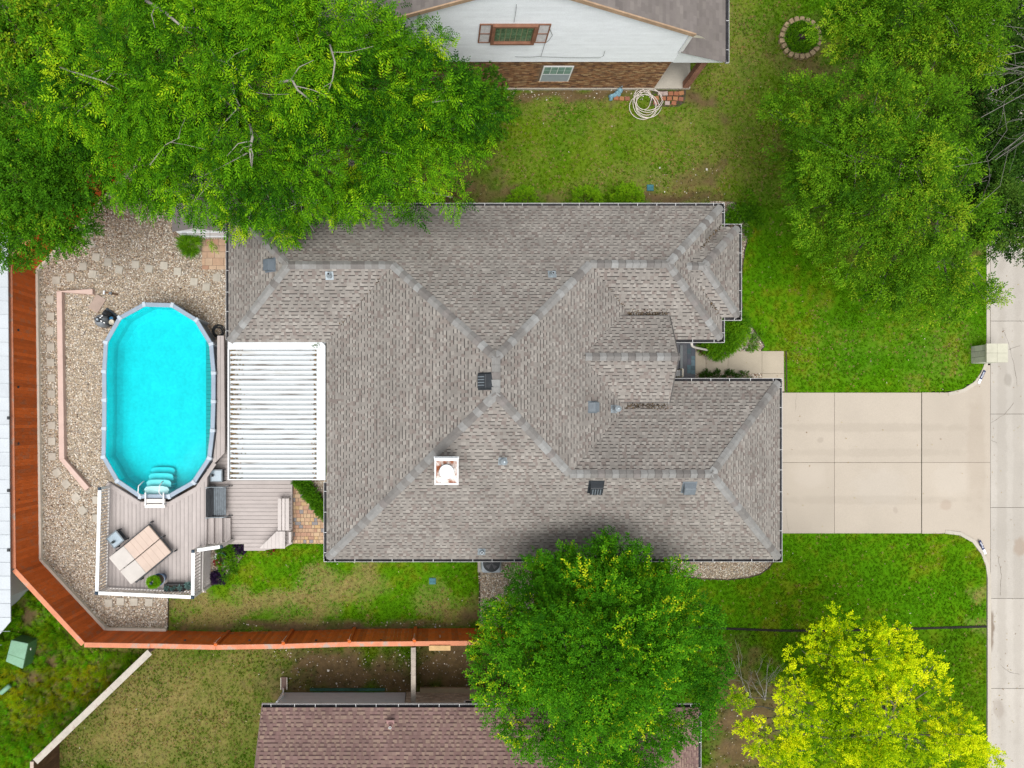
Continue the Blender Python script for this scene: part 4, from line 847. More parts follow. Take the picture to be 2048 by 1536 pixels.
tb = NN.new('ShaderNodeBsdfTransparent'); gl = NN.new('ShaderNodeBsdfGlossy'); gl.inputs['Roughness'].default_value = .05; fr = NN.new('ShaderNodeFresnel'); fr.inputs['IOR'].default_value = 1.2; ms = NN.new('ShaderNodeMixShader')
nz = NN.new('ShaderNodeTexNoise'); nz.inputs['Scale'].default_value = 3; bp = NN.new('ShaderNodeBump'); bp.inputs['Strength'].default_value = .06; T.links.new(nz.outputs[0], bp.inputs['Height']); T.links.new(bp.outputs[0], gl.inputs['Normal'])
T.links.new(fr.outputs[0], ms.inputs[0]); T.links.new(tb.outputs[0], ms.inputs[1]); T.links.new(gl.outputs[0], ms.inputs[2]); T.links.new(ms.outputs[0], NN['Material Output'].inputs['Surface'])
va = NN.new('ShaderNodeVolumeAbsorption'); va.inputs['Color'].default_value = (.02, .945, .97, 1); va.inputs['Density'].default_value = 1.9; T.links.new(va.outputs[0], NN['Material Output'].inputs['Volume'])
wp = grow(pcw, -.034); wp = wp if area2(wp) > 0 else wp[::-1]; m = MB(); m.prism(wp, .10, 1.17); tag(m.build('water', wm, pool))
# entry steps and handrails
lad = thing('pool_steps', 'white pool entry steps with curved handrails at the deck end', 'pool steps', P(312, 985, .1))
for (x0, x1, y0, y1, z) in ((288, 338, 972, 988, 1.05), (292.5, 342, 959, 974, .80), (297, 346.5, 946, 961, .55), (301, 350, 934, 949, .30)):
    q = []; a = P2(x0, y0, z); b = P2(x1, y1, z); wd = b[0]-a[0]; dp = a[1]-b[1]
    for fx, fy in ((0, 0), (1, 0), (1, .6), (.93, .88), (.75, 1), (.25, 1), (.07, .88), (0, .6)): q.append((a[0]+wd*fx, b[1]+dp*fy))
    m = MB(); m.prism(q, z-.06, z); bevel(m.build('tread', white_paint, lad), .012)
    for xx in (.02, .98): m = MB(); m.box((a[0]+wd*xx, b[1]+dp*.3, (z+.1)/2), (.03, .08, z-.1)); m.build('riser', white_paint, lad)
for x0, x1, s in ((276, 286.5, 0), (318, 325, 0)):
    a = P(x0+6, 992, 1.35); b = P(x0, 985, 2.0); c = P(x0+1, 972, 2.1); e = P(x1, 963, 1.65); f_ = P(x1+2, 962, 1.2); m = MB(); m.tube([P(x0+8, 993, 1.1), a, b, c, e, f_], .022, 6); m.build('handrail', white_paint, lad, smooth=True)
for px_ in (291, 327): m = MB(); m.bar(P(px_, 985, 1.45), P(px_, 1011, 1.45), .05, .05); m.build('side_bar', white_paint, lad); m2 = MB(); q = P(px_, 1009, 1.4); m2.box((q.x, q.y, 1.26), (.05, .05, .32)); m2.build('leg', white_paint, lad)
for y0, y1, z in ((998, 1006, 1.42), (1008, 1016, 1.30)): m = MB(); a = P2(289, y0, z); b = P2(330, y1, z); m.bx(a[0], b[0], b[1], a[1], z-.03, z); m.build('deck_tread', rail_m, lad)
# pump and filter
fl = thing('sand_filter', 'grey domed sand filter tank with black valve beside the pool', 'filter', P(214, 646, 0))
tank = M('filter_tank', (.20, .225, .245), .4, .08, 4, 40, .03); bc = P(215, 645, 0)
m = MB(); m.lathe((bc.x, bc.y, .15), [(.2, 0), (.27, .05), (.28, .35), (.25, .5), (.17, .6), (.07, .64)], 24); m.build('tank', tank, fl, smooth=True)
m = MB(); m.lathe((bc.x, bc.y, 0), [(.22, 0), (.25, .12), (.2, .15)], 20); m.build('base', black_metal, fl)
vp = Vector((bc.x, bc.y, .8)); m = MB(); m.lathe(vp, [(.10, -.02), (.11, .05), (.085, .09), (.05, .11)], 18); m.build('valve', black_metal, fl)
m = MB(); m.lathe(vp+Vector((0, 0, .11)), [(.05, 0), (.045, .03)], 14); m.build('gauge', M('gauge_face', (.35, .42, .48), .4), fl)
m = MB(); m.bar(vp+Vector((-.17, .03, .07)), vp+Vector((.02, 0, .1)), .04, .03); m.build('handle', black_metal, fl)
m = MB(); m.tube([vp+Vector((.08, .06, .03)), vp+Vector((.2, .18, .03)), vp+Vector((.28, .22, -.2)), vp+Vector((.30, .23, -.6))], .035, 7); m.build('pipe', black_metal, fl, smooth=True)
m = MB(); m.tube([vp+Vector((.08, -.02, .03)), vp+Vector((.3, -.16, .0)), vp+Vector((.5, -.24, -.1))], .035, 7); m.build('pipe', black_metal, fl, smooth=True)
for a_, b_ in ((.10, .08), (.17, .15), (.14, -.06), (.26, -.13)): m = MB(); m.box(vp+Vector((a_, b_, .05)), (.07, .045, .03), math.atan2(b_, a_)); m.build('clamp', white_paint, fl)
pu = thing('pool_pump', 'black pool pump with blue lid on a dark base', 'pump', P(222, 632, 0)); bc = P(224, 634, 0)
m = MB(); m.box((bc.x, bc.y, .05), (.75, .42, .1), -.65); m.build('base', M('pump_base', (.04, .055, .07), .5, .15), pu)
m = MB(); d = Vector((math.cos(-.65), math.sin(-.65), 0)); m.tube([bc-d*.28+Vector((0, 0, .25)), bc+d*.05+Vector((0, 0, .25))], .12, 14); m.build('motor', black_metal, pu, smooth=False)
q = bc+d*.22; m = MB(); m.lathe((q.x, q.y, .1), [(.11, 0), (.11, .28), (.09, .33)], 16); m.build('strainer', black_metal, pu)
m = MB(); m.lathe((q.x, q.y, .43), [(.085, 0), (.08, .03), (.03, .045)], 16); m.build('lid', M('blue_lid', (.03, .16, .32), .4), pu)
q = P(223.5, 644.5, .5); m = MB(); m.lathe((q.x, q.y, 0.006), [(.10, 0), (.10, .46), (.115, .47), (.115, .53), (.1, .54)], 20)
tag(m.build('chlorine_canister', M('ivory_plastic', (.72, .66, .52), .5, .03), None, at=(q.x, q.y, 0)), 'ivory round canister between the pump and the pool rail', 'canister')
m = MB(); q = P(194.5, 607, .05); m.box((q.x, q.y, .035), (.47, .70, .07), -.55); bevel(tag(m.build('paving_slab', M('tan_slab', (.40, .31, .26), .9, .08, 3, 50, .2), None, at=q), 'tan rectangular paving slab lying beside the pool pump', 'slab'), .01)
t = thing('hose_valve', 'small white tap and brown stub pipe on the gravel by pink wall', 'valve', P(215, 585))
q = P(208, 585, .1); m = MB(); m.box((q.x, q.y, .08), (.07, .16, .08), -.1); m.build('body', white_metal, t)
q = P(220.5, 586.5, .1); m = MB(); m.box((q.x, q.y, .07), (.12, .10, .1), -.2); m.build('body', grey_metal, t); m = MB(); m.tube([P(224, 587, .06), P(236, 590, .05)], .03, 6); m.build('stub_pipe', wood_brown, t); m = MB(); m.tube([P(209, 585, .08), P(219, 586, .08)], .02, 6); m.build('link_pipe', M('rust_pipe', (.22, .1, .04), .7), t)
def coil(name, label, c, r, n, mat, th, jitter, z=.02, cat='hose'):
    pts = []; 
    ph = random.uniform(0, 6)
    for i in range(n*22):
        a = i/22*2*math.pi; loop = int(i/22); f = i/22-loop
        ox = jitter*math.sin(loop*2.3+ph); oy = jitter*math.cos(loop*1.7+ph); rr = r*(1-.12*math.sin(loop*1.9)); ox2 = jitter*math.sin((loop+1)*2.3+ph); oy2 = jitter*math.cos((loop+1)*1.7+ph)
        pts.append((c.x+lerp(ox, ox2, f)+rr*math.cos(a)*(1+.1*math.sin(loop)), c.y+lerp(oy, oy2, f)+rr*math.sin(a), z+th+.012*loop))
    m = MB(); m.tube(pts, th, 5); o = m.build(name, mat, None, at=(c.x, c.y, 0), smooth=True); return tag(o, label, cat)
coil('garden_hose', 'black garden hose coiled on the gravel beside the pool and house', P(438, 663), .22, 7, black_metal, .016, .05)
coil('garden_hose', 'white garden hose coiled on the grass by the brick wall', P(1290, 207), .50, 7, M('white_hose', (.66, .60, .54), .5, .05), .016, .26)
# low pink wall, stepping stones
PWL = PP([(185, 583), (118, 583), (123, 918), (174, 978)], .25)
m = MB(); wdt = .115
o1 = offset_line(PWL, wdt); o2 = offset_line(PWL, -wdt)
for i in range(3): m.prism([o1[i], o1[i+1], o2[i+1], o2[i]], -.05, .25)
bevel(tag(m.build('garden_wall', pink_wall, None, at=(*PWL[1], 0)), 'low pink painted garden wall bending round the pool gravel', 'wall'), .012)
m = MB(); m.box((0, 0, .02), (.325, .325, .05)); ss = m.mesh('stepping_stone', pale_stone)
def stones(lst, txt, gname):
    for i, (a, b, r) in enumerate(lst):
        o = link('stepping_stone', ss, None, P(a, b, .04)+Vector((0, 0, -.025)), math.radians(r)+random.uniform(-.05, .05)); bevel(o, .008); tag(o, txt.format(ordn(i)), 'stepping stone', gname)
G1 = 'stepping stones in the gravel'
stones([(100, 598.6, 0), (101, 632.4, 0), (100, 661.7, 0), (101.5, 694, 0), (101, 725, 0), (102.7, 756, 0), (102.7, 788, 0), (103, 818.5, 0), (103.6, 851, 0), (103.6, 882.5, 0), (104, 913, 0)], 'square stepping stone, {} from the top in the straight row beside cream edging', G1)
stones([(114, 945, 35), (132.4, 968, 38), (152, 994.7, 40), (165, 1021, 40)], 'stepping stone set as a diamond, {} going down past the pink wall end', G1)
stones([(192.7, 1000, 0), (193, 1036, 0)], 'pale stepping stone half under the left deck rail, {} from the pool end', G1)
stones([(217, 1206, 0), (240.7, 1203, 0), (268, 1204, 0), (297.7, 1205, -5)], 'square stepping stone, {} from the left of four below the deck rail', G1)
stones([(174.6, 464, 25), (182, 488, 25), (192, 514, -5), (216, 524, -8)], 'pale square stepping stone, {} from the top below the north-west tree', G1)
stones([(112.5, 560.4, 0), (140.6, 554, 0), (166, 532.7, 0), (185, 548, -5)], 'square stepping stone, {} from the fence just above the pink wall', G1)
stones([(238, 539, -12), (271, 529, -5), (298, 537.4, -8), (328, 531, 0), (355, 543, -5), (388, 563.5, -8), (412.5, 574, 0), (434, 555, 0)], 'square stepping stone, {} from the left in the winding line above the pool', G1)
# ------------------------------------------------------------------ deck
ZD, ZL = 1.12, .35
UD = PP([(216, 964), (236, 976), (281, 1004), (338, 1004), (392, 974), (426, 924), (434, 862), (435, 672), (447, 672), (449, 905), (414, 940), (412, 1090), (402, 1096), (402, 1180), (216, 1180)], ZD)
up = thing('upper_deck', 'raised pale grey composite pool deck at the south end of the pool', 'deck', P(310, 1090, 0))
xa_ = P(216, 0, ZD).x; i = 0; pit = .166
while xa_+i*pit < P(450, 0, ZD).x:
    a = xa_+i*pit
    segs = clip(UD, rect(a+.0065, a+pit-.0065, -20, 20))
    if a < P(412, 0, ZD).x-.05 or True:
        if segs:
            cxx, cyy = sum(p[0] for p in segs)/len(segs), sum(p[1] for p in segs)/len(segs); m = MB(); m.prism([(p[0]-cxx, p[1]-cyy) for p in segs], -.025, 0)
            link('board', m.mesh('board', deck_m), up, (cxx, cyy, ZD+random.uniform(-.0015, .0015)))
    i += 1
m = MB(); m.prism(grow_in := [(x, y) for x, y in UD], ZD-.20, ZD-.03); m.build('joists', M('deck_frame', (.10, .085, .07), .9), up)
m = MB()
for i in range(len(UD)):
    a, b = UD[i], UD[(i+1) % len(UD)]; m.bar((a[0], a[1], ZD-.11), (b[0], b[1], ZD-.11), .03, .205)
m.build('fascia', deck_m, up)
# picture-frame boards along the pool
brd = [(216, 964), (236, 976), (281, 1004), (338, 1004), (392, 974), (426, 924)]
bw_ = PP(brd, ZD)
for i in range(len(bw_)-1):
    a = Vector((*bw_[i], ZD+.006)); b = Vector((*bw_[i+1], ZD+.006)); d = (b-a).normalized(); nn_ = Vector((d.y, -d.x, 0)); m = MB(); m.bar(a+nn_*.085, b+nn_*.085, .16, .012); m.build('border_board', deck_m, up)
def railing(root, a, b, zb, zt, posts=(1, 1), sp=.125):
    a = Vector((*a, 0)); b = Vector((*b, 0)); d = (b-a).normalized(); L_ = (b-a).length; rz = math.atan2(d.y, d.x)
    for e, f in ((a, posts[0]), (b, posts[1])):
        if f:
            m = MB(); m.box((e.x, e.y, (zb-.1+zt+.03)/2), (.10, .10, zt+.03-zb+.1), rz); m.build('post', rail_m, root)
            m = MB(); m.lathe((e.x, e.y, zt+.031), [(.088, 0), (.088, .025), (.05, .06), (.046, .062)], 4); o = m.build('post_cap', navy_cap, root); o.data.transform(Matrix.Translation(Vector((e.x, e.y, 0))-wl(root))@Matrix.Rotation(math.pi/4+rz, 4, 'Z')@Matrix.Translation(wl(root)-Vector((e.x, e.y, 0))))
    m = MB(); m.bar(a+d*.06+Vector((0, 0, zt)), b-d*.06+Vector((0, 0, zt)), .135, .04); m.build('top_rail', white_paint, root)
    m = MB(); m.bar(a+d*.06+Vector((0, 0, zb+.1)), b-d*.06+Vector((0, 0, zb+.1)), .05, .06); m.build('bottom_rail', rail_m, root)
    n = int(L_/sp); bmx = MB(); bmx.box((0, 0, (zb+.1+zt)/2), (.036, .036, zt-zb-.1), rz); me = bmx.mesh('baluster', rail_m)
    for i in range(1, n): link('baluster', me, root, a+d*(L_*i/n))
ZR = ZD+.93
r0 = PP([(221, 973), (215.5, 1175), (401, 1183), (402, 1094)], ZD); r1 = P2(442, 1094, ZR)
rl = thing('deck_railing', 'white deck railing with navy post caps round three deck sides', 'railing', (*r0[1], 0))
railing(rl, r0[0], r0[1], ZD, ZR, (1, 1)); railing(rl, r0[1], r0[2], ZD, ZR, (0, 1)); railing(rl, r0[2], r0[3], ZD, ZR, (0, 1)); 
rs_ = thing('stair_railing', 'short white stair railing ending in a navy capped post', 'railing', (*r1, 0))
a = Vector((*r0[3], 0)); b = Vector((*r1, 0)); railing(rs_, (a+(b-a)*.06)[:2], r1, .35, ZR-.1, (0, 1), .14)
lat = MB(); e0 = Vector((*r0[2], 0)); e1 = Vector((*r0[3], 0)); dd = (e1-e0).normalized(); Ln = (e1-e0).length; ox = Vector((.06, 0, 0))
for i in range(-8, int(Ln/.125)):
    for s in (1, -1):
        t0, t1, z0_, z1_ = i*.125, i*.125+.98, .02, 1.0
        if s < 0: z0_, z1_ = z1_, z0_
        ta, tb_ = max(0, t0), min(Ln, t1)
        if tb_ <= ta: continue
        f = lambda q: lerp(z0_, z1_, (q-t0)/(t1-t0))
        lat.bar(e0+ox+dd*ta+Vector((.006*s, 0, f(ta))), e0+ox+dd*tb_+Vector((.006*s, 0, f(tb_))), .008, .026, up=(1, 0, 0))
tag(lat.build('lattice', rail_m, up), kind='stuff')
m = MB(); m.bar(e0+ox+Vector((0, 0, 1.03)), e1+ox+Vector((0, 0, 1.03)), .05, .09); m.build('lattice_rail', rail_m, up)
m = MB(); q0 = e0+ox; m.box((q0.x, q0.y, .5), (.09, .09, 1.0)); m.build('post', rail_m, up)
ld = thing('lower_deck', 'low pale grey deck with crosswise boards beside the paver patio', 'deck', P(500, 1020, 0))
LD = PP([(412, 680), (583, 680), (583, 1088), (571, 1094), (531, 1100), (488, 1100), (488, 1088), (412, 1088)], ZL)
y = max(p[1] for p in LD)
while y > min(p[1] for p in LD):
    c = clip(LD, rect(-40, 40, y-pit+.0065, y-.0065))
    if c:
        cxx, cyy = sum(p[0] for p in c)/len(c), sum(p[1] for p in c)/len(c); m = MB(); m.prism([(p[0]-cxx, p[1]-cyy) for p in c], -.025, 0); link('board', m.mesh('board', deck_m), ld, (cxx, cyy, ZL+random.uniform(-.0015, .0015)))
    y -= pit
m = MB(); m.prism(LD, -.05, ZL-.03); m.build('frame', M('deck_frame', (.10, .085, .07), .9), ld)
m = MB(); a = P(583, 960, ZL); b = P(583, 1088, ZL); m.bar((a.x+.015, a.y, ZL-.12), (b.x+.015, b.y, ZL-.12), .03, .23); a = P(488, 1100, ZL); b = P(531, 1100, ZL); m.bar((a.x, a.y-.015, ZL-.12), (b.x, b.y-.015, ZL-.12), .03, .23); m.build('fascia', deck_m, ld)
stp = thing('deck_steps', 'three pale grey steps between the upper and lower deck', 'steps', P(436, 1062, ZL))
for (x0, x1, z) in ((412.5, 427.5, .93), (428.5, 444.5, .74), (445.5, 461, .55)):
    a = P2(x0, 1036, z); b = P2(x1, 1088, z); w2 = (b[0]-a[0])/2
    for k in range(2): m = MB(); m.bx(a[0]+k*w2+.003, a[0]+(k+1)*w2-.003, b[1], a[1], z-.025, z); m.build('tread_board', deck_m, stp)
    m = MB(); m.bx(b[0]-.03, b[0]-.012, b[1]+.01, a[1]-.01, z-.20, z-.026); m.build('riser', deck_m, stp)
    m = MB(); m.bx(a[0]+.01, b[0]-.035, b[1]+.02, a[1]-.02, ZL, z-.027); m.build('stringer', M('deck_frame', (.10, .085, .07), .9), stp)
bench_m = M('bench_paint', (.53, .485, .46), .65, .05, 3, 40, .08, rnd=.05); bn = thing('built_in_bench', 'pale slatted built-in bench turning the corner of the lower deck', 'bench', P(563, 1050, ZL)); zb_ = ZL+.45
for x0, x1 in ((555.5, 562.5), (564, 569.5), (570.8, 578)):
    a = P2(x0, 997, zb_); b = P2(x1, 1061, zb_); m = MB(); m.bx(a[0], b[0], b[1], a[1], zb_-.03, zb_); m.build('slat', bench_m, bn)
CB = PP([(553, 1063), (570, 1063), (570, 1097), (520, 1097), (521, 1094)], zb_)
x = min(p[0] for p in CB)
while x < max(p[0] for p in CB):
    c = clip(CB, rect(x+.003, x+.157, -40, 40))
    if c: m = MB(); m.prism(c, zb_-.03, zb_); m.build('slat', bench_m, bn)
    x += .16
for a, b in ((560, 1000), (575, 1000), (560, 1058), (567, 1092), (535, 1094)): q = P(a, b, zb_); m = MB(); m.box((q.x, q.y, (ZL+zb_-.03)/2), (.09, .09, zb_-.03-ZL)); m.build('leg', bench_m, bn)
m = MB(); m.bar(P(580, 1064, ZL+.5), P(580, 1086, ZL+.5), .09, .06); m.build('armrest', bench_m, bn)
for py_ in (1065, 1085): q = P(580, py_, ZL+.47); m = MB(); m.box((q.x, q.y, (ZL+ZL+.47)/2), (.05, .05, .47)); m.build('leg', bench_m, bn)
# ------------------------------------------------------------------ deck furniture
cush = M('beige_cushion', (.55, .44, .37), .9, .045, 3, 90, .15); cush2 = M('pale_cushion', (.60, .56, .52), .9, .07, 2.2, 90, .15); wick = M('dark_wicker', (.055, .06, .066), .6, .25, 6, 80, .3)
ft = P(320.5, 1076.7, 1.5); hd = P(236, 1147, 1.5); ax = (hd-ft); ax.z = 0; Lc = 2.02; ax.normalize(); sd_ = Vector((-ax.y, ax.x, 0))
ch = thing('chaise_lounge', 'double chaise lounge with beige cushions on the pool deck', 'chaise lounge', (ft.x+ax.x, ft.y+ax.y, ZD))
b0 = Vector((ft.x, ft.y, ZD)); Rm = Matrix((ax, sd_, Vector((0, 0, 1)))).transposed()
m = MB()
for s in (-.74, .74): m.bar(b0+sd_*s+Vector((0, 0, .28)), b0+sd_*s+ax*1.95+Vector((0, 0, .28)), .05, .06)
for t_ in (0.0, .68, 1.33, 1.95): m.bar(b0+ax*t_-sd_*.74+Vector((0, 0, .275)), b0+ax*t_+sd_*.74+Vector((0, 0, .275)), .05, .05)
m.build('frame', wick, ch)
for t_ in (-.07, 1.75):
    for s in (-.77, 0, .77): q = b0+ax*t_+sd_*s; m = MB(); m.box((q.x, q.y, ZD+.15), (.05, .05, .30), math.atan2(ax.y, ax.x)); m.build('leg', wick, ch)
for s in (-.365, .365):
    m = MB(); m.box(b0+ax*.68+sd_*s+Vector((0, 0, .36)), (1.33, .70, .11), rot=Rm); o = m.build('seat_cushion', cush, ch); bevel(o, .03, 2)
    for f in (.3, .55, .8, 1.02): m = MB(); m.box(b0+ax*f+sd_*s+Vector((0, 0, .4135)), (.012, .64, .006), rot=Rm); m.build('seam', M('cushion_seam', (.40, .30, .24), .9), ch)
    tilt = Matrix.Rotation(-math.radians(16), 3, 'Y'); m = MB(); m.box(b0+ax*1.68+sd_*s+Vector((0, 0, .47)), (.72, .70, .11), rot=Rm@tilt); o = m.build('back_cushion', cush2, ch); bevel(o, .03, 2)
def side_table(label, c, zb, s, rz, hh=.5):
    t = thing('side_table', label, 'side table', (c.x, c.y, zb)); R = Matrix.Rotation(rz, 3, 'Z'); z = zb+hh
    for x_, y_ in ((-1, -1), (1, -1), (1, 1), (-1, 1)):
        q = Vector((c.x, c.y, 0))+R@Vector((x_*(s/2-.02), y_*(s/2-.02), 0)); m = MB(); m.box((q.x, q.y, zb+hh/2-.015), (.04, .04, hh-.03), rz); m.build('leg', wick, t)
    m = MB()
    for x_, y_, lx, ly in ((0, -s/2+.02, s, .05), (0, s/2-.02, s, .05), (-s/2+.02, 0, .05, s-.09), (s/2-.02, 0, .05, s-.09)): m.box(Vector((c.x, c.y, z-.015))+R@Vector((x_, y_, 0)), (lx, ly, .035), rz)
    m.build('rim', grey_metal, t)
    m = MB(); m.box((c.x, c.y, z-.008), (s-.09, s-.09, .012), rz); m.build('glass_top', M('table_glass', (.30, .38, .44), .12, .06, 2, 20, 0, spec=.6), t)
    m = MB(); m.box((c.x, c.y, zb+.12), (s-.06, s-.06, .02), rz); m.build('shelf', wick, t)
    return z
rt = math.atan2(ax.y, ax.x)
c = P(230, 1079, ZD+.5); z = side_table('grey glass-topped side table between the chaise and the deck rail', c, ZD, .54, rt)
def bottle(c, z, label, mat):
    m = MB(); m.lathe((c.x, c.y, z), [(.05, 0), (.055, .02), (.055, .14), (.03, .19), (.025, .24), (.03, .25)], 12); tag(m.build('bottle', mat, None, at=(c.x, c.y, z), smooth=False), label, 'bottle')
bottle(P(227, 1084, ZD+.55), z, 'dark green bottle on the side table next to the chaise', M('bottle_green', (.02, .035, .035), .2, .1, spec=.6))
c = P(432, 951.5, ZL+.5); z = side_table('grey glass-topped side table beside the dark love seat', c, ZL, .52, 0)
bottle(P(425, 951, ZL+.55), z, 'black bottle on the side table beside the love seat', M('bottle_black', (.015, .017, .02), .25, .1, spec=.6))
lv = thing('love_seat', 'dark slatted love seat on the lower deck facing the house', 'love seat', P(436, 1005, ZL))
ya, yb2 = P(0, 974, ZL+.55).y, P(0, 1034, ZL+.55).y; xb_, xf = P(427, 0, ZL+.42).x, P(452, 0, ZL+.42).x; mt = M('love_seat_weave', (.15, .175, .195), .7, .2, 6, 70, .3)
nsl = 6
for i in range(nsl):
    a = lerp(xb_, xf, i/nsl)+.004; b = lerp(xb_, xf, (i+1)/nsl)-.004; m = MB(); m.bx(a, b, yb2+.05, ya-.05, ZL+.38, ZL+.42); m.build('seat_slat', mt, lv)
for i in range(6):
    z0_ = ZL+.44+i*.085; m = MB(); xx = xb_-.01-i*.027; m.bar((xx, ya-.05, z0_+.04), (xx, yb2+.05, z0_+.04), .03, .078); m.build('back_slat', wick, lv)
for yy in (ya, yb2):
    m = MB(); m.tube([(xf+.03, yy, ZL), (xf+.02, yy, ZL+.55), (xf-.1, yy, ZL+.64), (xb_-.05, yy, ZL+.62), (xb_-.15, yy, ZL+.97)], .025, 6); m.build('arm', galv, lv, smooth=True)
    m = MB(); m.tube([(xb_-.05, yy, ZL), (xb_-.04, yy, ZL+.62)], .022, 6); m.build('leg', wick, lv); m = MB(); m.bar((xf+.16, yy, ZL+.02), (xf-.02, yy, ZL+.3), .03, .03); m.build('foot', wick, lv)
# pots on the deck
c = P(321, 1157, ZD+.25); t = thing('potted_plant', 'bright green ball plant in a blue pot on the deck', 'potted plant', (c.x, c.y, ZD))
m = MB(); m.lathe((c.x, c.y, ZD), [(.17, 0), (.21, .28), (.24, .40), (.25, .42), (.22, .425), (.20, .36)], 22); m.build('pot', M('blue_glaze', (.012, .075, .18), .25, .15, 4, 30, .02, spec=.6), t, smooth=False); POT = (t, c)
m = MB(); m.lathe((c.x, c.y, ZD+.37), [(.20, 0), (.19, .01)], 16); m.build('soil', dark_soil, t)
q = P(316, 1166, 1.99)
bl = P2(327.5, 1169, ZD+.38); bh = P2(366, 1183.5, ZD+.38); t = thing('planter_box', 'black planter trough with pale green succulents against the deck rail', 'planter', (bl[0], bl[1], ZD)); PLB = t
m = MB()
for x0, x1, y0, y1 in ((bl[0], bh[0], bl[1]-.03, bl[1]), (bl[0], bh[0], bh[1], bh[1]+.03), (bl[0], bl[0]+.03, bh[1]+.03, bl[1]-.03), (bh[0]-.03, bh[0], bh[1]+.03, bl[1]-.03)): m.bx(x0, x1, y0, y1, ZD+.02, ZD+.38)
m.bx(bl[0]+.03, bh[0]-.03, bh[1]+.03, bl[1]-.03, ZD+.02, ZD+.05); m.build('trough', black_metal, t); m = MB(); m.bx(bl[0]+.031, bh[0]-.031, bh[1]+.031, bl[1]-.031, ZD+.05, ZD+.32); m.build('soil', dark_soil, t)
succ = M('succulent', (.16, .27, .25), .6, .15, 8, 60, .05)
def rosette(c, r, n, mat, parent, name='rosette'):
    m = MB()
    for ring, (k, tl) in enumerate(((n, .25), (n-2, .6), (max(3, n-4), 1.1))):
        for i in range(k):
            a = 2*math.pi*(i+ring*.5)/k+random.uniform(-.15, .15); d = Vector((math.cos(a)*math.cos(tl), math.sin(a)*math.cos(tl), math.sin(tl))); s = Vector((-math.sin(a), math.cos(a), 0)); L_ = r*(1-.2*ring)*random.uniform(.8, 1.1); u = Vector((0, 0, 1))
            m.add([c, c+d*L_*.55+s*L_*.17+u*.015, c+d*L_, c+d*L_*.55-s*L_*.17+u*.015, c+d*L_*.55-u*.02], [(0, 1, 4), (1, 2, 4), (4, 2, 3), (0, 4, 3)])
    return m.build(name, mat, parent)
for i, (a, b, r) in enumerate(((333.5, 1176, .15), (344, 1178, .11), (349, 1175, .10), (360, 1175.5, .17))): rosette(P(a, b, ZD+.40), r, 8, succ, PLB)
t = thing('potted_plant', 'pale blue green plant in a small pot in the deck rail corner', 'potted plant', P(377, 1175, ZD)); c = P(378, 1172, ZD+.3)
m = MB(); m.lathe((c.x, c.y, ZD), [(.11, 0), (.14, .28), (.15, .3), (.12, .3)], 14); m.build('pot', black_metal, t)
for k in range(5): rosette(c+Vector((random.uniform(-.1, .1), random.uniform(-.1, .1), random.uniform(.02, .14))), .17, 8, succ, t, 'rosette')
c = P(442, 1117, .3); TEAL = thing('potted_plant', 'teal pot of white and dark red flowers in the small flower bed', 'potted plant', (c.x, c.y, 0))
m = MB(); m.lathe((c.x, c.y, 0), [(.16, 0), (.22, .25), (.25, .34), (.255, .36), (.225, .365), (.21, .3)], 22); m.build('pot', M('teal_glaze', (.02, .22, .23), .3, .12, 4, 30, .02, spec=.5), TEAL); m = MB(); m.lathe((c.x, c.y, .3), [(.21, 0), (.2, .01)], 14); m.build('soil', dark_soil, TEAL)
# ------------------------------------------------------------------ small things round the yards
t = thing('air_conditioner', 'grey air conditioner condenser beside the south wall', 'air conditioner', P(984, 1128, 0)); c = P(983, 1127, .8)
m = MB(); m.box((c.x, c.y, .04), (1.05, 1.05, .08)); m.build('pad', conc_old, t)
acm = M('condenser_paint', (.36, .41, .45), .5, .05, 3, 30, .03); m = MB(); m.box((c.x, c.y, .43), (.82, .82, .70)); o = m.build('casing', acm, t); bevel(o, .10, 3)
m = MB(); m.lathe((c.x, c.y, .775), [(.36, 0), (.36, .02), (.31, .02), (.31, .012)], 28); m.build('fan_ring', black_metal, t)
m = MB()
for i in range(22): a = math.pi*2*i/22; m.bar((c.x+.06*math.cos(a), c.y+.06*math.sin(a), .80), (c.x+.34*math.cos(a), c.y+.34*math.sin(a), .80), .008, .008)
m.build('grille', black_metal, t); m = MB(); m.lathe((c.x, c.y, .782), [(.3, 0), (.29, .004)], 24); m.build('fan_well', gut_in, t)
for i in range(4): a = i*math.pi/2+.4; m = MB(); m.add([(c.x, c.y, .79), (c.x+.27*math.cos(a), c.y+.27*math.sin(a), .788), (c.x+.27*math.cos(a+.7), c.y+.27*math.sin(a+.7), .795)], [(0, 1, 2)]); m.build('fan_blade', M('fan_blade', (.10, .10, .11), .5), t)
def drain(px, py, label):
    c = P(px, py); t = thing('drain_cover', label, 'drain cover', c); tm = M('teal_plastic', (.03, .13, .15), .6, .15); m = MB(); m.box((c.x, c.y, .015), (.29, .27, .05)); m.build('frame', tm, t)
    for i in range(4): m = MB(); m.box((c.x, c.y-.09+i*.06, .047), (.24, .03, .014)); m.build('bar', M('teal_plastic_light', (.06, .20, .24), .6, .1), t)
drain(1300, 376, 'small teal drain cover in the north lawn near the gutter'); drain(865, 1162, 'small teal drain cover in the green back lawn')
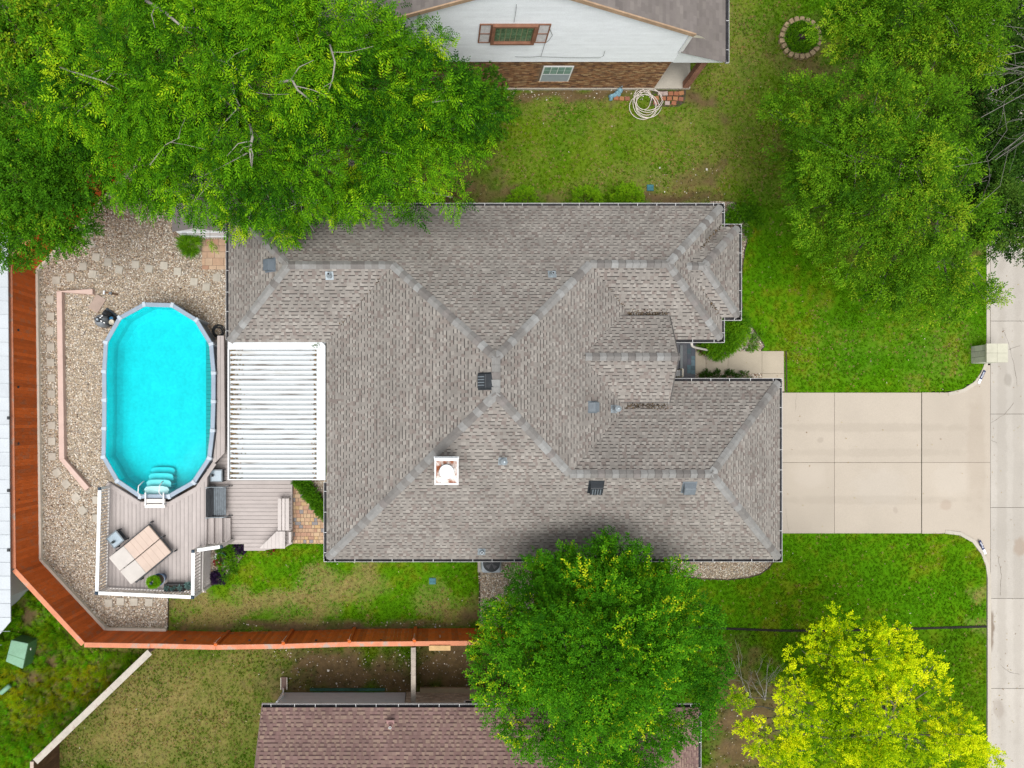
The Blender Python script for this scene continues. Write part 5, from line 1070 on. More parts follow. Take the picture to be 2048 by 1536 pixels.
# mailbox pillar
bx0, by1 = P2(1942, 693); bx1, by0 = P2(1981, 727); hh = .83; t = thing('mailbox_pillar', 'pale square block mailbox pillar at the kerb', 'mailbox', ((bx0+bx1)/2, (by0+by1)/2, 0))
bmn = M('pillar_block', (.56, .57, .48), .85, .08, 4, 50, .25, rnd=.09); m = MB(); m.bx(bx0+.015, bx1-.015, by0+.015, by1-.015, -.1, hh-.02); m.build('core', M('pillar_mortar', (.10, .115, .09), .9, .1), t)
for cr in range(4):
    z0_, z1_ = .0+cr*.2+.006, .2+cr*.2-.006; wy = (by1-by0)/3; wx = (bx1-bx0)/3
    for i in range(3):
        for xx in (bx0, bx1-.05): m = MB(); m.bx(xx, xx+.05, by0+i*wy+.007, by0+(i+1)*wy-.007, z0_, z1_); m.build('block', bmn, t)
        for yy in (by0-.002, by1-.048):
            m = MB(); m.bx(bx0+.056+i*(wx-.037)+.004, bx0+.056+(i+1)*(wx-.037)-.004, yy, yy+.05, z0_, z1_); m.build('block', bmn, t)
for i in range(2):
    for j in range(2): m = MB(); xm_, ym_ = (bx0+bx1)/2, (by0+by1)/2; m.bx(lerp(bx0-.03, xm_, i)+.004, lerp(xm_, bx1+.03, i)-.004, lerp(by0-.03, ym_, j)+.004, lerp(ym_, by1+.03, j)-.004, hh-.02, hh+.05); m.build('cap_block', M('pillar_cap', (.50, .49, .39), .85, .06, 4, 50, .2, rnd=.05), t)
# painted house numbers on the kerb
navy = M('navy_paint', (.02, .03, .10), .6, .1); wp_ = M('number_paint', (.82, .84, .88), .5, .03)
def kerb_plate(a, b, label, wd=.10):
    a = P(*a, .03); b = P(*b, .03); a.z = b.z = .028; d = (b-a).normalized(); s = Vector((-d.y, d.x, 0)); L_ = (b-a).length; t = thing('kerb_number', label, 'house number', (a.x, a.y, 0))
    m = MB(); m.bar(a, a+d*L_*.66, wd, .03); m.build('navy_panel', navy, t); m = MB(); m.bar(a+d*L_*.665, b, wd, .03); m.build('white_panel', wp_, t)
    for i in range(3):
        c = a+d*L_*(.17+.16*i)+Vector((0, 0, .0165)); m = MB(); m.bar(c-s*.028+d*.03, c+s*.03+d*.03, .02, .004); m.bar(c-s*.03-d*.02, c+s*.028-d*.02, .02, .004); m.bar(c-d*.03+s*(.025 if i % 2 else -.025), c+d*.03+s*(.025 if i % 2 else -.025), .016, .004); m.build('digit', wp_, t)
kerb_plate((1969.5, 741), (1957, 767), 'navy and white painted house number on the kerb by the mailbox'); kerb_plate((1959.5, 1081), (1971, 1108), 'navy and white painted house number on the kerb south of the driveway')
# utility boxes in the weeds
gm = M('utility_green', (.19, .36, .24), .55, .08, 2.5, 25, .04); gd_ = M('utility_green_dark', (.075, .19, .08), .55, .12, 2.5, 25, .04)
tp = [P2(17, 1303, .85), P2(25, 1279, .85), P2(57, 1286, .85), P2(48, 1322, .85)]; c = P(66, 1290, .4)
t = thing('transformer_box', 'green metal utility transformer box among the weeds', 'utility box', P(62, 1300, 0))
T0 = [P2(22, 1280, .80), P2(56, 1287, .80), P2(45, 1338, .80), P2(11, 1323, .80)]
m = MB(); m.prism(T0, .0, .74); bevel(m.build('cabinet', gd_, t), .02)
m = MB(); m.prism([tuple(Vector(T0[i]).lerp(Vector(T0[3-i] if 0 else T0[i]), 0)) for i in range(4)], .745, .80); bevel(m.build('lid', gm, t), .05, 3)
a = Vector(T0[0]).lerp(Vector(T0[3]), .64); b = Vector(T0[1]).lerp(Vector(T0[2]), .64); m = MB(); m.bar((a.x, a.y, .803), (b.x, b.y, .803), .012, .008); m.build('lid_seam', gd_, t)
m = MB(); q = Vector(T0[1]).lerp(Vector(T0[2]), .3); m.box((q.x+.012, q.y, .5), (.03, .1, .06), .2); m.build('label_plate', white_paint, t)
t = thing('utility_pedestal', 'short green utility pedestal cut by the left picture edge', 'utility box', P(10, 1380, 0)); m = MB(); m.tube([P(2, 1386, .25), P(20, 1371, .25)], .10, 10); m.build('body', gm, t, smooth=True); m = MB(); q = P(8, 1380); m.box((q.x, q.y, .09), (.12, .12, .18)); m.build('foot', gd_, t)
# shed under the north-west tree
t = thing('garden_shed', 'small white shed with grey roof under the north-west tree', 'shed', P(410, 470, 0)); zs, zp = 1.25, 1.72
sx0, ysh = P2(369, 476); sx1 = P(462, 476).x; xp = (sx0+sx1)/2; yN = ysh+2.3
m = MB(); m.add([(sx0, ysh, 0), (sx1, ysh, 0), (sx1, ysh, zs), (xp, ysh, zp), (sx0, ysh, zs)], [(0, 1, 2, 3, 4)]); m.bx(sx0, sx1, ysh+.02, yN, 0, zs-.02); m.build('wall', white_paint, t)
for z in (.28, .95): m = MB(); m.bar((sx0+.05, ysh-.02, z), (sx1-.05, ysh-.02, z), .03, .09); m.build('door_brace', white_metal, t)
for z, xx in ((.28, .22), (.95, .22)): m = MB(); m.bar((sx0+xx, ysh-.045, z), (sx0+xx+.22, ysh-.045, z), .015, .035); m.build('hinge', black_metal, t)
for s, xe in ((-1, sx0-.08), (1, sx1+.08)):
    nn2 = 7
    for i in range(nn2):
        y0_, y1_ = lerp(ysh-.06, yN, i/nn2), lerp(ysh-.06, yN, (i+1)/nn2)-.008; m = MB(); m.add([(xe, y0_, zs-.03), (xp, y0_, zp+.03), (xp, y1_, zp+.03), (xe, y1_, zs-.03), (xe, y0_, zs-.07), (xp, y0_, zp-.01), (xp, y1_, zp-.01), (xe, y1_, zs-.07)], [(0, 1, 2, 3), (7, 6, 5, 4), (0, 4, 5, 1), (2, 6, 7, 3), (0, 3, 7, 4)]); m.build('roof_panel', M('shed_roof', (.22, .20, .19), .9, .12, 3, 40, .2, rnd=.12), t)
# tap, blue rag, planter ring
t = thing('garden_tap', 'blue plastic bags draped over a garden tap by the brick wall', 'garden tap', P(1236, 190)); bl_m = M('blue_plastic', (.20, .36, .44), .5, .2, 8, 40, .2); q = P(1245, 172, .45); m = MB(); m.tube([(q.x, q.y, 0), (q.x, q.y, .45), (q.x-.08, q.y-.03, .47)], .018, 6); m.build('pipe', galv, t)
m = MB()
for a, b, r in ((1240, 180, .11), (1234, 186, .12), (1228, 190, .10), (1223, 192, .11), (1238, 188, .09), (1222, 198, .06)):
    q = P(a, b, .12); m.lathe(q-Vector((0, 0, .1)), [(r*.8, 0), (r*1.15, .05), (r, .12), (r*.5, .19)], 7, random.uniform(.8, 1.3), random.uniform(.7, 1.2))
m.build('bag', bl_m, t)
RC = P(1599, 78); ring = thing('planter_ring', 'round bed ringed with tan stone blocks in the north lawn', 'planter', RC); RING = ring
rbm = M('ring_block', (.36, .27, .16), .9, .1, 5, 50, .3, rnd=.14); nb = 21; m = MB(); rr = .80
for i in range(nb):
    a = 2*math.pi*i/nb; a0, a1 = a-.135, a+.135; q = [(rr-.10, a0), (rr-.10, a1), (rr+.10, a1-.03), (rr+.115, a), (rr+.10, a0+.03)]; m = MB(); jr = random.uniform(-.02, .02); m.prism([((r+jr)*math.cos(t_)+RC.x, (r+jr)*math.sin(t_)+RC.y) for r, t_ in q], -.02, .13+random.uniform(-.01, .015)); bevel(m.build('block', rbm, ring), .012)
m = MB(); m.lathe((RC.x, RC.y, 0), [(.72, -.01), (.70, .05)], 20); m.build('soil', dark_soil, ring)
sp = thing('tree_stump', 'dark cut stump in the centre of the ring bed', 'stump', RC); m = MB(); m.lathe(RC, [(.17, 0), (.13, .1), (.11, .2), (.10, .22)], 11, 1.1, .9); m.build('wood', M('stump_wood', (.05, .035, .03), .9, .3), sp)
t = thing('splash_block', 'brown splash block below the corner downspout of mauve-roofed house', 'splash block', P(568, 1368)); q = P(568, 1367, .08); m = MB(); m.box((q.x, q.y, .03), (.28, .52, .05)); m.build('base', M('splash_tan', (.18, .12, .10), .85, .15), t)
for s in (-1, 1): m = MB(); m.box((q.x+s*.13, q.y, .085), (.03, .52, .06)); m.build('side', cream, t)
# ------------------------------------------------------------------ south neighbour, mauve roof
sh = thing('neighbour_house', 'house with mauve brown shingle roof at the bottom edge', 'house', (2, -13, 0)); ys_, xs0, xs1 = P(0, 1408, 2.62).y, P(524, 0, 2.62).x, P(1402, 0, 2.62).x
Nn = Plane((0, ys_), (0, -1), 2.58, .6); En = Plane((xs1, 0), (-1, 0), 2.58, .6); sheet = MB(); tb2 = MB(); dd_ = 6.5
roof_plane(Nn, [(xs0, ys_), (xs1, ys_), (xs1-dd_, ys_-dd_), (xs0, ys_-dd_)], sheet, tb2, MAUVE_PAL, .12, 91); roof_plane(En, [(xs1, ys_), (xs1, ys_-13), (xs1-dd_, ys_-dd_)], sheet, tb2, MAUVE_PAL, .12, 92)
rf = sheet.build('roof', underlay, sh); tag(tb2.build('shingles', shingle_m, rf, col=True), kind='stuff')
ridge_caps(rf, (xs1-.15, ys_-.15, 2.67), (xs1-dd_, ys_-dd_, Nn.z(0, ys_-dd_)), Nn.n(), En.n(), ramp_mat('mauve_cap', [(0, (.2, .12, .11)), (.5, (.24, .15, .13))], .9))
gutter(sh, (xs0, ys_), (xs1, ys_), (0, 1), 2.62, .8); gutter(sh, (xs1, ys_-8), (xs1, ys_), (1, 0), 2.62, .9)
m = MB(); m.bar((xs0, ys_, 2.5), (xs0, ys_-dd_, Nn.z(0, ys_-dd_)-.08), .03, .16); m.build('rake_board', M('mauve_trim', (.2, .14, .13), .7), sh)
yw = P(0, 1386).y; xL = P(563, 0).x; xB = P(812, 0).x; xR = 10.0; sid = M('blue_grey_siding', (.56, .60, .62), .6, .05, 2, 30, .05, rnd=.03)
m = MB(); m.bx(xL+.02, xR, ys_-13, yw-.04, -.1, 2.5); m.build('core', conc_old, sh)
for i in range(14): z0_ = i*.18; m = MB(); m.add([(xL, yw+.022, z0_), (xB-.02, yw+.022, z0_), (xB-.02, yw, z0_+.185), (xL, yw, z0_+.185), (xL, yw-.03, z0_), (xB-.02, yw-.03, z0_)], [(0, 1, 2, 3), (4, 5, 1, 0)]); m.build('siding_board', sid, sh)
def brick_wall(mb, x0, x1, yw, z0, z1, pal, skip=(), bl=.205, bh=.066, j=.01, seed=5, proud=.012):
    rd = random.Random(seed); z = z0; r = 0
    while z+bh < z1:
        x = x0-(.1 if r % 2 else 0)
        while x < x1:
            a, b = max(x, x0), min(x+bl-j, x1)
            if b-a > .03 and not any(a < s[1] and b > s[0] and z < s[3] and z+bh > s[2] for s in skip):
                c = rd.choice(pal); k = rd.uniform(.75, 1.2); mb.col = (c[0]*k, c[1]*k, c[2]*k, 1); p_ = yw-rd.uniform(.6, 1)*proud
                mb.add([(a, p_, z), (b, p_, z), (b, p_, z+bh-j), (a, p_, z+bh-j), (a, yw, z), (b, yw, z), (b, yw, z+bh-j), (a, yw, z+bh-j)], [(0, 1, 2, 3), (3, 2, 6, 7), (0, 4, 5, 1), (0, 3, 7, 4), (1, 5, 6, 2)])
            x += bl
        z += bh; r += 1
bkm = M('brick_face', (1, 1, 1), .9, .12, 10, 60, .3, attr='tc')
mbk = MB(); brick_wall(mbk, xB+.02, 9.9, -(yw+.04), 0, 2.45, [(.52, .43, .33), (.56, .47, .36), (.48, .39, .30), (.58, .51, .42)], seed=8); mbk.v = [(x, -y, z) for x, y, z in mbk.v]
m = MB(); m.bx(xB+.02, 9.9, yw-.1, yw+.038, -.05, 2.45); m.build('mortar', M('pale_mortar', (.5, .46, .4), .9, .1), sh); tag(mbk.build('bricks', bkm, sh, col=True), kind='stuff')
for nm, x0, x1, z0_, z1_ in (('window', P(575, 0).x+.4, P(620, 0).x+.4, 1.25, 2.2), ('window', P(925, 0).x, P(975, 0).x, 1.0, 2.2)):
    m = MB(); m.bx(x0, x1, yw+.045, yw+.075, z0_, z1_); wn = m.build(nm, white_paint, sh); m = MB(); m.bx(x0+.07, x1-.07, yw+.076, yw+.082, z0_+.07, z1_-.07); m.build('pane', M('dark_glass', (.02, .03, .035), .08, .1, 2, 20, 0, spec=.6), wn)
m = MB(); m.prism(PP([(840, 1374), (960, 1374), (960, 1388), (840, 1388)]), -.05, .14); m.build('ledge', M('cream_ledge', (.44, .36, .24), .9, .1), sh)
m = MB(); m.tube([P(553, 1405, 2.5), P(556, 1402, 2.3), P(566, 1390, 1.9), P(566, 1388, .25), P(567, 1376, .15)], .045, 6); m.build('downspout', white_paint, sh, smooth=True)
m = MB(); q = P(850, 1381, .4)
c = Nn.hit(781, 1448); pv_ = thing('vent_pipe', 'mauve painted vent pipe on the mauve roof', 'vent pipe', c); m = MB(); R = Matrix.Rotation(math.atan(.6), 3, 'X'); m.box(c+Vector((0, .05, .03)), (.3, .34, .015), rot=R); mv = M('mauve_metal', (.36, .22, .21), .6, .08); m.build('flashing', mv, pv_); m = MB(); m.lathe(c, [(.11, 0), (.1, .08), (.055, .14), (.05, .32)], 14); m.build('pipe', mv, pv_); m = MB(); m.lathe(c+Vector((0, 0, .32)), [(.052, 0), (.052, .02), (.036, .02), (.036, .0)], 14); m.build('pipe_rim', white_paint, pv_)
m = MB(); q0, q1 = P(620, 1381), P(770, 1381); m.bar((q0.x, q0.y+.05, .03), (q1.x, q1.y+.05, .03), .12, .05); tag(m.build('green_edging', M('green_plastic', (.03, .10, .07), .7, .3, 3, 30), None, at=q0), 'strip of green plastic edging at the foot of grey siding', 'edging')
# ------------------------------------------------------------------ north neighbour, white gable over brick
nh = thing('brick_house', 'house with white siding gable over a brown brick wall at top', 'house', (3, 14.4, 0)); yn = P(0, 178).y; xw0, xw1 = -3.2, 9.5; zbk = 2.55
bpal = [(.25, .125, .06), (.31, .17, .085), (.18, .09, .045), (.38, .25, .13), (.15, .08, .05), (.28, .15, .07)]
wx0, wx1, wz0, wz1 = P(1073, 0).x, P(1130, 0).x, .72, 1.95
m = MB(); m.bx(xw0, xw1, yn, yn+8, -.1, zbk); m.build('wall', M('brick_mortar', (.22, .15, .095), .9, .2), nh); mbk = MB(); brick_wall(mbk, xw0, xw1, yn, .12, zbk, bpal, skip=[(wx0-.02, wx1+.02, wz0-.02, wz1+.02)], seed=6); tag(mbk.build('bricks', bkm, nh, col=True), kind='stuff')
m = MB(); m.bx(xw0, xw1+.02, yn-.05, yn-.001, -.1, .115); m.build('foundation', conc_old, nh)
m = MB(); m.bx(wx0, wx1, yn-.03, yn+.02, wz0, wz1); wn = m.build('window', white_paint, nh); ym = (wz0+wz1)/2
m = MB(); m.bx(wx0+.05, wx1-.05, yn-.036, yn-.031, wz0+.05, ym-.03); m.build('pane', M('screen_glass', (.36, .41, .46), .25, .06, 3, 60, 0, spec=.5), wn)
for i in range(4):
    for j in range(2): a = lerp(wx0+.05, wx1-.05, i/4); b = lerp(wx0+.05, wx1-.05, (i+1)/4); z0_ = lerp(ym+.02, wz1-.05, j/2); z1_ = lerp(ym+.02, wz1-.05, (j+1)/2); m = MB(); m.bx(a+.012, b-.012, yn-.036, yn-.031, z0_+.01, z1_-.01); m.build('pane', M('green_glass', (.20, .32, .28), .15, .15, 3, 20, 0, spec=.5), wn)
m = MB()
for i in range(14): a = lerp(wx0-.04, wx1+.04, i/14); m.bx(a, a+(wx1-wx0+.08)/14-.01, yn-.06, yn-.001, wz0-.09, wz0-.015)
m.col = (.2, .1, .06, 1); m.c = [random.choice(bpal)+(1,) for _ in m.f]; m.build('window_sill', bkm, nh, col=True)
# siding gable: lap boards
ZA, XA, SLG = 7.5, 3.0, .45; zE, XE = 4.58, 9.47; sdm = M('white_siding', (.84, .88, .91), .6, .045, 1.6, 30, .04, rnd=.03)
z = zbk-.06; yS = yn-.10
while z < ZA-.1:
    h = .13; half = XE-XA if z < zE else (ZA-z)/SLG
    x1_ = XA+half; x0_ = max(XA-half, -3.6)
    if z < 3.25: x1_ = max(x1_, 9.5)
    half2 = XE-XA if z+h < zE else (ZA-z-h)/SLG
    m = MB(); m.add([(x0_, yS-.018, z), (x1_, yS-.018, z), (XA+max(.02, half2) if z >= zE else x1_, yS, z+h), (max(XA-max(.02, half2), -3.6), yS, z+h), (x0_, yS+.05, z), (x1_, yS+.05, z)], [(0, 1, 2, 3), (4, 5, 1, 0)]); m.build('siding_board', sdm, nh); z += h
m = MB(); m.add([(9.5, yS-.015, 2.42), (11.45, yS-.015, 2.42), (11.6, yS-.015, 2.55), (9.5, yS-.015, 3.32)], [(0, 1, 2, 3)]); m.build('porch_gable', sdm, nh)
m = MB(); m.bar((9.5, yS-.04, 3.25), (9.5, yS-.04, 4.6), .05, .14, up=(1, 0, 0)); m.build('corner_board', white_paint, nh)
tanw = M('bare_rake_wood', (.42, .29, .19), .85, .15, 4, 40, .2); m = MB(); m.bar((XA, yS-.14, ZA+.05), (9.55, yS-.14, ZA+.05-SLG*(9.55-XA)), .05, .16); m.bar((XA, yS-.14, ZA+.05), (-4.2, yS-.14, ZA+.05-SLG*(XA+4.2)), .05, .16); m.build('rake_board', tanw, nh)
EP = Plane((9.6, 0), (-1, 0), ZA+.12-SLG*6.6, SLG); WP = Plane((-4.2, 0), (1, 0), ZA+.12-SLG*7.2, SLG); PP_ = Plane((11.62, 0), (-1, 0), 2.58, .36); sheet = MB(); tb3 = MB(); ysn = yS-.165
roof_plane(EP, [(9.6, ysn), (9.6, ysn+9), (XA, ysn+9), (XA, ysn)], sheet, tb3, TAN_PAL, 0, 95, .16); roof_plane(WP, [(-4.2, ysn), (-4.2, ysn+9), (XA-.1, ysn+9), (XA-.1, ysn)], sheet, tb3, TAN_PAL, 0, 96, .16); roof_plane(PP_, [(11.62, ysn+.05), (11.62, ysn+9), (9.52, ysn+9), (9.52, ysn+.05)], sheet, tb3, TAN_PAL, .12, 97, .16)
rf = sheet.build('roof', underlay, nh); tag(tb3.build('shingles', shingle_m, rf, col=True), kind='stuff'); gutter(nh, (11.64, ysn+.05), (11.64, ysn+9), (1, 0), 2.62, 1.1)
m = MB(); a = Vector((9.75, yS-.2, 4.35)); m.add([(9.52, yS-.13, 4.62), (9.75, yS-.13, 4.55), (10.05, yS-.11, 4.32), (9.56, yS-.11, 4.40)], [(0, 1, 2, 3)]); m.build('eave_return', cream, nh)
m = MB(); m.bx(9.5, 11.05, yn-.02, yn+5, -.05, .1); m.build('porch_slab', conc_old, nh)
m = MB(); m.box((10.85, yn+.12, 1.3), (.26, .26, 2.4)); m.build('porch_column', M('column_brick', (.27, .135, .09), .85, .25, 5, 40, .3), nh)
# upstairs box window with shutters
def gz(py): return H-yS*F/(NY-py)
bz0, bz1 = gz(83), gz(46); bx0, bx1 = 2.15, 3.78; fr_m = M('brown_frame', (.25, .12, .075), .7, .15, 4, 40, .1); wn = MB()
for x0, x1, z0_, z1_ in ((bx0, bx0+.12, bz0, bz1), (bx1-.12, bx1, bz0, bz1), (bx0+.12, bx1-.12, bz0, bz0+.09), (bx0+.12, bx1-.12, bz1-.09, bz1)): wn.bx(x0, x1, yS-.14, yS-.02, z0_, z1_)
wn = wn.build('window', fr_m, nh); gl_ = M('green_glass', (.20, .32, .28), .15)
for i in range(7):
    for j in range(4): a = lerp(bx0+.13, bx1-.13, i/7); b = lerp(bx0+.13, bx1-.13, (i+1)/7); z0_ = lerp(bz0+.1, bz1-.1, j/4); z1_ = lerp(bz0+.1, bz1-.1, (j+1)/4); m = MB(); m.bx(a+.018, b-.018, yS-.05, yS-.03, z0_+.018, z1_-.018); m.build('pane', M('leaded_glass', (.10, .17, .10), .2, .4, 6, 30, 0, spec=.5), wn)
m = MB(); m.bx(bx0+.12, bx1-.12, yS-.029, yS-.022, bz0+.09, bz1-.09); m.build('muntin', M('gold_muntin', (.28, .29, .16), .5), wn)
for x0, x1 in ((bx0-.46, bx0-.01), (bx1+.01, bx1+.46)):
    m = MB()
    for a, b, c_, d_2 in ((x0, x0+.05, bz0, bz1), (x1-.05, x1, bz0, bz1), (x0+.05, x1-.05, bz0, bz0+.05), (x0+.05, x1-.05, bz1-.05, bz1), (x0+.05, x1-.05, (bz0+bz1)/2-.025, (bz0+bz1)/2+.025)): m.bx(a, b, yS-.06, yS-.02, c_, d_2)
    s_ = m.build('shutter', fr_m, nh); m = MB(); m.bx(x0+.05, x1-.05, yS-.045, yS-.025, bz0+.05, bz1-.05); m.build('shutter_panel', M('shutter_white', (.62, .60, .60), .7, .12, 8, 50, .1), s_)
wire = [(1033, 6), (1031, 25), (1028, 42)]; m = MB(); m.tube([(P(a, b, gz(b)).x, yS-.05, gz(b)) for a, b in wire], .008, 4); m.build('cable', black_metal, nh)
wire = [(1098, 52), (1105, 68), (1098, 78), (1090, 84), (1082, 110), (1060, 112), (1030, 111)]; m = MB(); m.tube([(P(a, b, gz(b)).x, yS-.05, gz(b)) for a, b in wire], .008, 4); m.build('cable', black_metal, nh)
wire = [(1082, 111), (1140, 113), (1200, 113), (1207, 109), (1210, 99)]; m = MB(); m.tube([(P(a, b, gz(b)).x, yS-.05, gz(b)) for a, b in wire], .008, 4); m.build('cable', black_metal, nh)
# ------------------------------------------------------------------ vegetation
def leafq(base, d, up_, L_, wd, curl=.15):
    d = np.array(d, float); d /= np.linalg.norm(d); u = np.array(up_, float); s = np.cross(u, d); s /= (np.linalg.norm(s) or 1); b = np.array(base, float); n = np.cross(d, s)
    return [b, b+d*L_*.45+s*wd/2-n*0, b+d*L_-n*L_*curl, b+d*L_*.45-s*wd/2]
def tmpl_pinnate(seed, pairs=5, L_=.40, ll=.115, lw=.036):
    r = np.random.default_rng(seed); q = []
    for i in range(pairs):
        x = L_*(.18+.78*i/pairs); z = -.9*x*x
        for s in (-1, 1):
            a = math.radians(62-18*i/pairs+r.uniform(-8, 8)); q += leafq((x, 0, z), (math.cos(a), s*math.sin(a), -.15-r.uniform(0, .35)), (0, r.uniform(-.3, .3), 1), ll*r.uniform(.8, 1.1), lw)
    q += leafq((L_*.95, 0, -.9*L_*L_*.9), (1, r.uniform(-.2, .2), -.7), (0, 0, 1), ll, lw); return np.array(q)
def tmpl_twig(seed, n=9, L_=.24, ll=.085, lw=.042, spread=1.0):
    r = np.random.default_rng(seed); q = []
    for i in range(n):
        x = L_*(i+1)/n; a = i*2.4+r.uniform(-.4, .4); q += leafq((x, 0, r.uniform(-.02, .02)), (.45+.5*i/n, math.cos(a)*spread, math.sin(a)*.55*spread+.1), (r.uniform(-.3, .3), r.uniform(-.3, .3), 1), ll*r.uniform(.7, 1.15), lw*r.uniform(.8, 1.1), .1)
    return np.array(q)
def tmpl_tuft(seed, n=10, ll=.16, lw=.012):
    r = np.random.default_rng(seed); q = []
    for i in range(n): q += leafq((0, 0, 0), (1, r.uniform(-.7, .7), r.uniform(-.6, .6)), (0, 0, 1), ll*r.uniform(.6, 1.1), lw, .25)
    return np.array(q)
def nrm(a): return a/np.maximum(np.linalg.norm(a, axis=-1, keepdims=True), 1e-9)
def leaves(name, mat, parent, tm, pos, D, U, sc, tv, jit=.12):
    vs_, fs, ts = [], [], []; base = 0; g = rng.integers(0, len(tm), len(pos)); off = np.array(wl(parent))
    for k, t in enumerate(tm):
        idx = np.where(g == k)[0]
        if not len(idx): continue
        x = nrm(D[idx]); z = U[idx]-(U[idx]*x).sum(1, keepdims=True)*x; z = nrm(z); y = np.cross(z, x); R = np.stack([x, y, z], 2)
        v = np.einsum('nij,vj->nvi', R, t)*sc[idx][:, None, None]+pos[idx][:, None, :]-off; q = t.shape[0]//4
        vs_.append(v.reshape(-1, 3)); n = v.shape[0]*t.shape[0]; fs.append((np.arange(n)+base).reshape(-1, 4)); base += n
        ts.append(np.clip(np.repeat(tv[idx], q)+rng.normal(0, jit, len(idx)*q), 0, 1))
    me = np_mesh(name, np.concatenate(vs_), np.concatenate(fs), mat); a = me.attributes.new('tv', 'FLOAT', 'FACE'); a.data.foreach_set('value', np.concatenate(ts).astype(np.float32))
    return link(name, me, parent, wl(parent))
def crown(lobes, cr, per, droop=.2, low=-.25, tvb=.45, tvv=.16, flat=.6, rzf=.75, fill=1.0, outer=.0):
    """lobes: (px, py, z, r_px[, tone]) -> sprays on small clumps spread over every lobe's shell"""
    pos, D, U, tv, cents = [], [], [], [], []
    for lb in lobes:
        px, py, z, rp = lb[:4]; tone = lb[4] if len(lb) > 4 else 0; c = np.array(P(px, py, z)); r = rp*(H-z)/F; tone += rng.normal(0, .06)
        n = max(3, int(fill*3.1*(r/cr)**2)); d = nrm(rng.normal(size=(n*2, 3))); d = d[d[:, 2] > low][:n]; n = len(d)
        rad = r*rng.uniform(.55, 1.02, n); rad = np.where(rng.random(n) < .7, r*rng.uniform(.82, 1.08, n), rad); cc = c+d*rad[:, None]*np.array([1, 1, rzf]); cents.append((c, cc))
        for i in range(n):
            k = max(4, int(per*rng.uniform(.6, 1.3))); o = nrm(rng.normal(size=(k, 3)))*(rng.random((k, 1))**.45)*cr*rng.uniform(.75, 1.25)*np.array([1, 1, flat]); p = cc[i]+o
            dd = nrm(nrm(o)*.7+d[i]*.75+rng.normal(0, .35, (k, 3))); dd[:, 2] -= droop; pos.append(p); D.append(dd); U.append(nrm(np.array([0, 0, 1])+rng.normal(0, .35, (k, 3))))
            h = np.clip(.5+.5*d[i, 2], 0, 1)
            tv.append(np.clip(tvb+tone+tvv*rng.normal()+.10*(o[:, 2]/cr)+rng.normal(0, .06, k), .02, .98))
    return np.concatenate(pos), np.concatenate(D), np.concatenate(U), np.concatenate(tv), cents
def branches(root, base, fork, cents, r0, mat, twig=.35, name='branches', vis=.0):
    m = MB(); b = Vector(base); f = Vector(fork); mid = b.lerp(f, .5)+Vector((random.uniform(-.1, .1), random.uniform(-.1, .1), 0)); m.tube([b, b.lerp(f, .08), mid, f], [r0*1.4, r0*1.05, r0*.9, r0*.75], 9); m.build('trunk', mat, root, smooth=True)
    m = MB()
    for c, cc in cents:
        c = Vector(c); d = c-f; k = d.length; m1 = f.lerp(c, .4)+Vector((random.uniform(-.3, .3), random.uniform(-.3, .3), -.03*k)); m2 = f.lerp(c, .75)+Vector((random.uniform(-.3, .3), random.uniform(-.3, .3), -.04*k))
        m.tube([f, m1, m2, c], [r0*.40, r0*.26, r0*.14, r0*.06], 6)
        for q in cc:
            if random.random() < twig:
                q = Vector(q); s = m2.lerp(c, random.uniform(0, 1)); h = s.lerp(q, .5)+Vector((random.uniform(-.1, .1), random.uniform(-.1, .1), .12)); m.tube([s, h, q], [r0*.07+.006, r0*.04+.005, .004], 4, False)
    m.build(name, mat, root, smooth=True)
def tree(name, label, lobes, base, fz, mat, tm, cr, per, bk, r0=.2, sc=1.0, group=None, twig=.3, **kw):
    bb = Vector(base) if not isinstance(base, tuple) else P(*base); t = thing(name, label, 'tree', bb, group); pos, D, U, tv, cents = crown(lobes, cr, per, **kw)
    branches(t, bb, bb+Vector((0, 0, fz)), cents, r0, bk, twig); o = leaves('crown', mat, t, tm, pos, D, U, sc*rng.uniform(.8, 1.15, len(pos)), tv); return t, len(o.data.polygons)
G = lambda a, b, c: (a, b, c)
pinn = [tmpl_pinnate(i) for i in range(4)]; twg = [tmpl_twig(10+i) for i in range(4)]; twf = [tmpl_twig(20+i, 8, .22, .075, .034) for i in range(4)]
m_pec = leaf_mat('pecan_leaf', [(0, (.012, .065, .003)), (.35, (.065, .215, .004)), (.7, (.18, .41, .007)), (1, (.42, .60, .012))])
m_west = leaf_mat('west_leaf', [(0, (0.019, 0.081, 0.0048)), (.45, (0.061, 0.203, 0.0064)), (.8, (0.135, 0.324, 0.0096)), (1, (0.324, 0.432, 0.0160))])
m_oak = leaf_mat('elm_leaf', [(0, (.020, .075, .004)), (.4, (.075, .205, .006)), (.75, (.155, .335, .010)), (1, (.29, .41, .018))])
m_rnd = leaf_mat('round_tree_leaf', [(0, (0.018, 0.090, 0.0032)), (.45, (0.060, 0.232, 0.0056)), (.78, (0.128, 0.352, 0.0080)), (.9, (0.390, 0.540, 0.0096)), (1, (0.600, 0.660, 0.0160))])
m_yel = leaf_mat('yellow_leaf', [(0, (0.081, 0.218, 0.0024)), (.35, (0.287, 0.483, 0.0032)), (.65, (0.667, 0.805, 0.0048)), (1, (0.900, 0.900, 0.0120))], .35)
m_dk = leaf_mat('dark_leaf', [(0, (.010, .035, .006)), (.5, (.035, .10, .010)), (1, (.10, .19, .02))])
m_shr = leaf_mat('shrub_leaf', [(0, (0.028, 0.105, 0.0048)), (.5, (0.098, 0.266, 0.0064)), (1, (0.238, 0.434, 0.0096))])
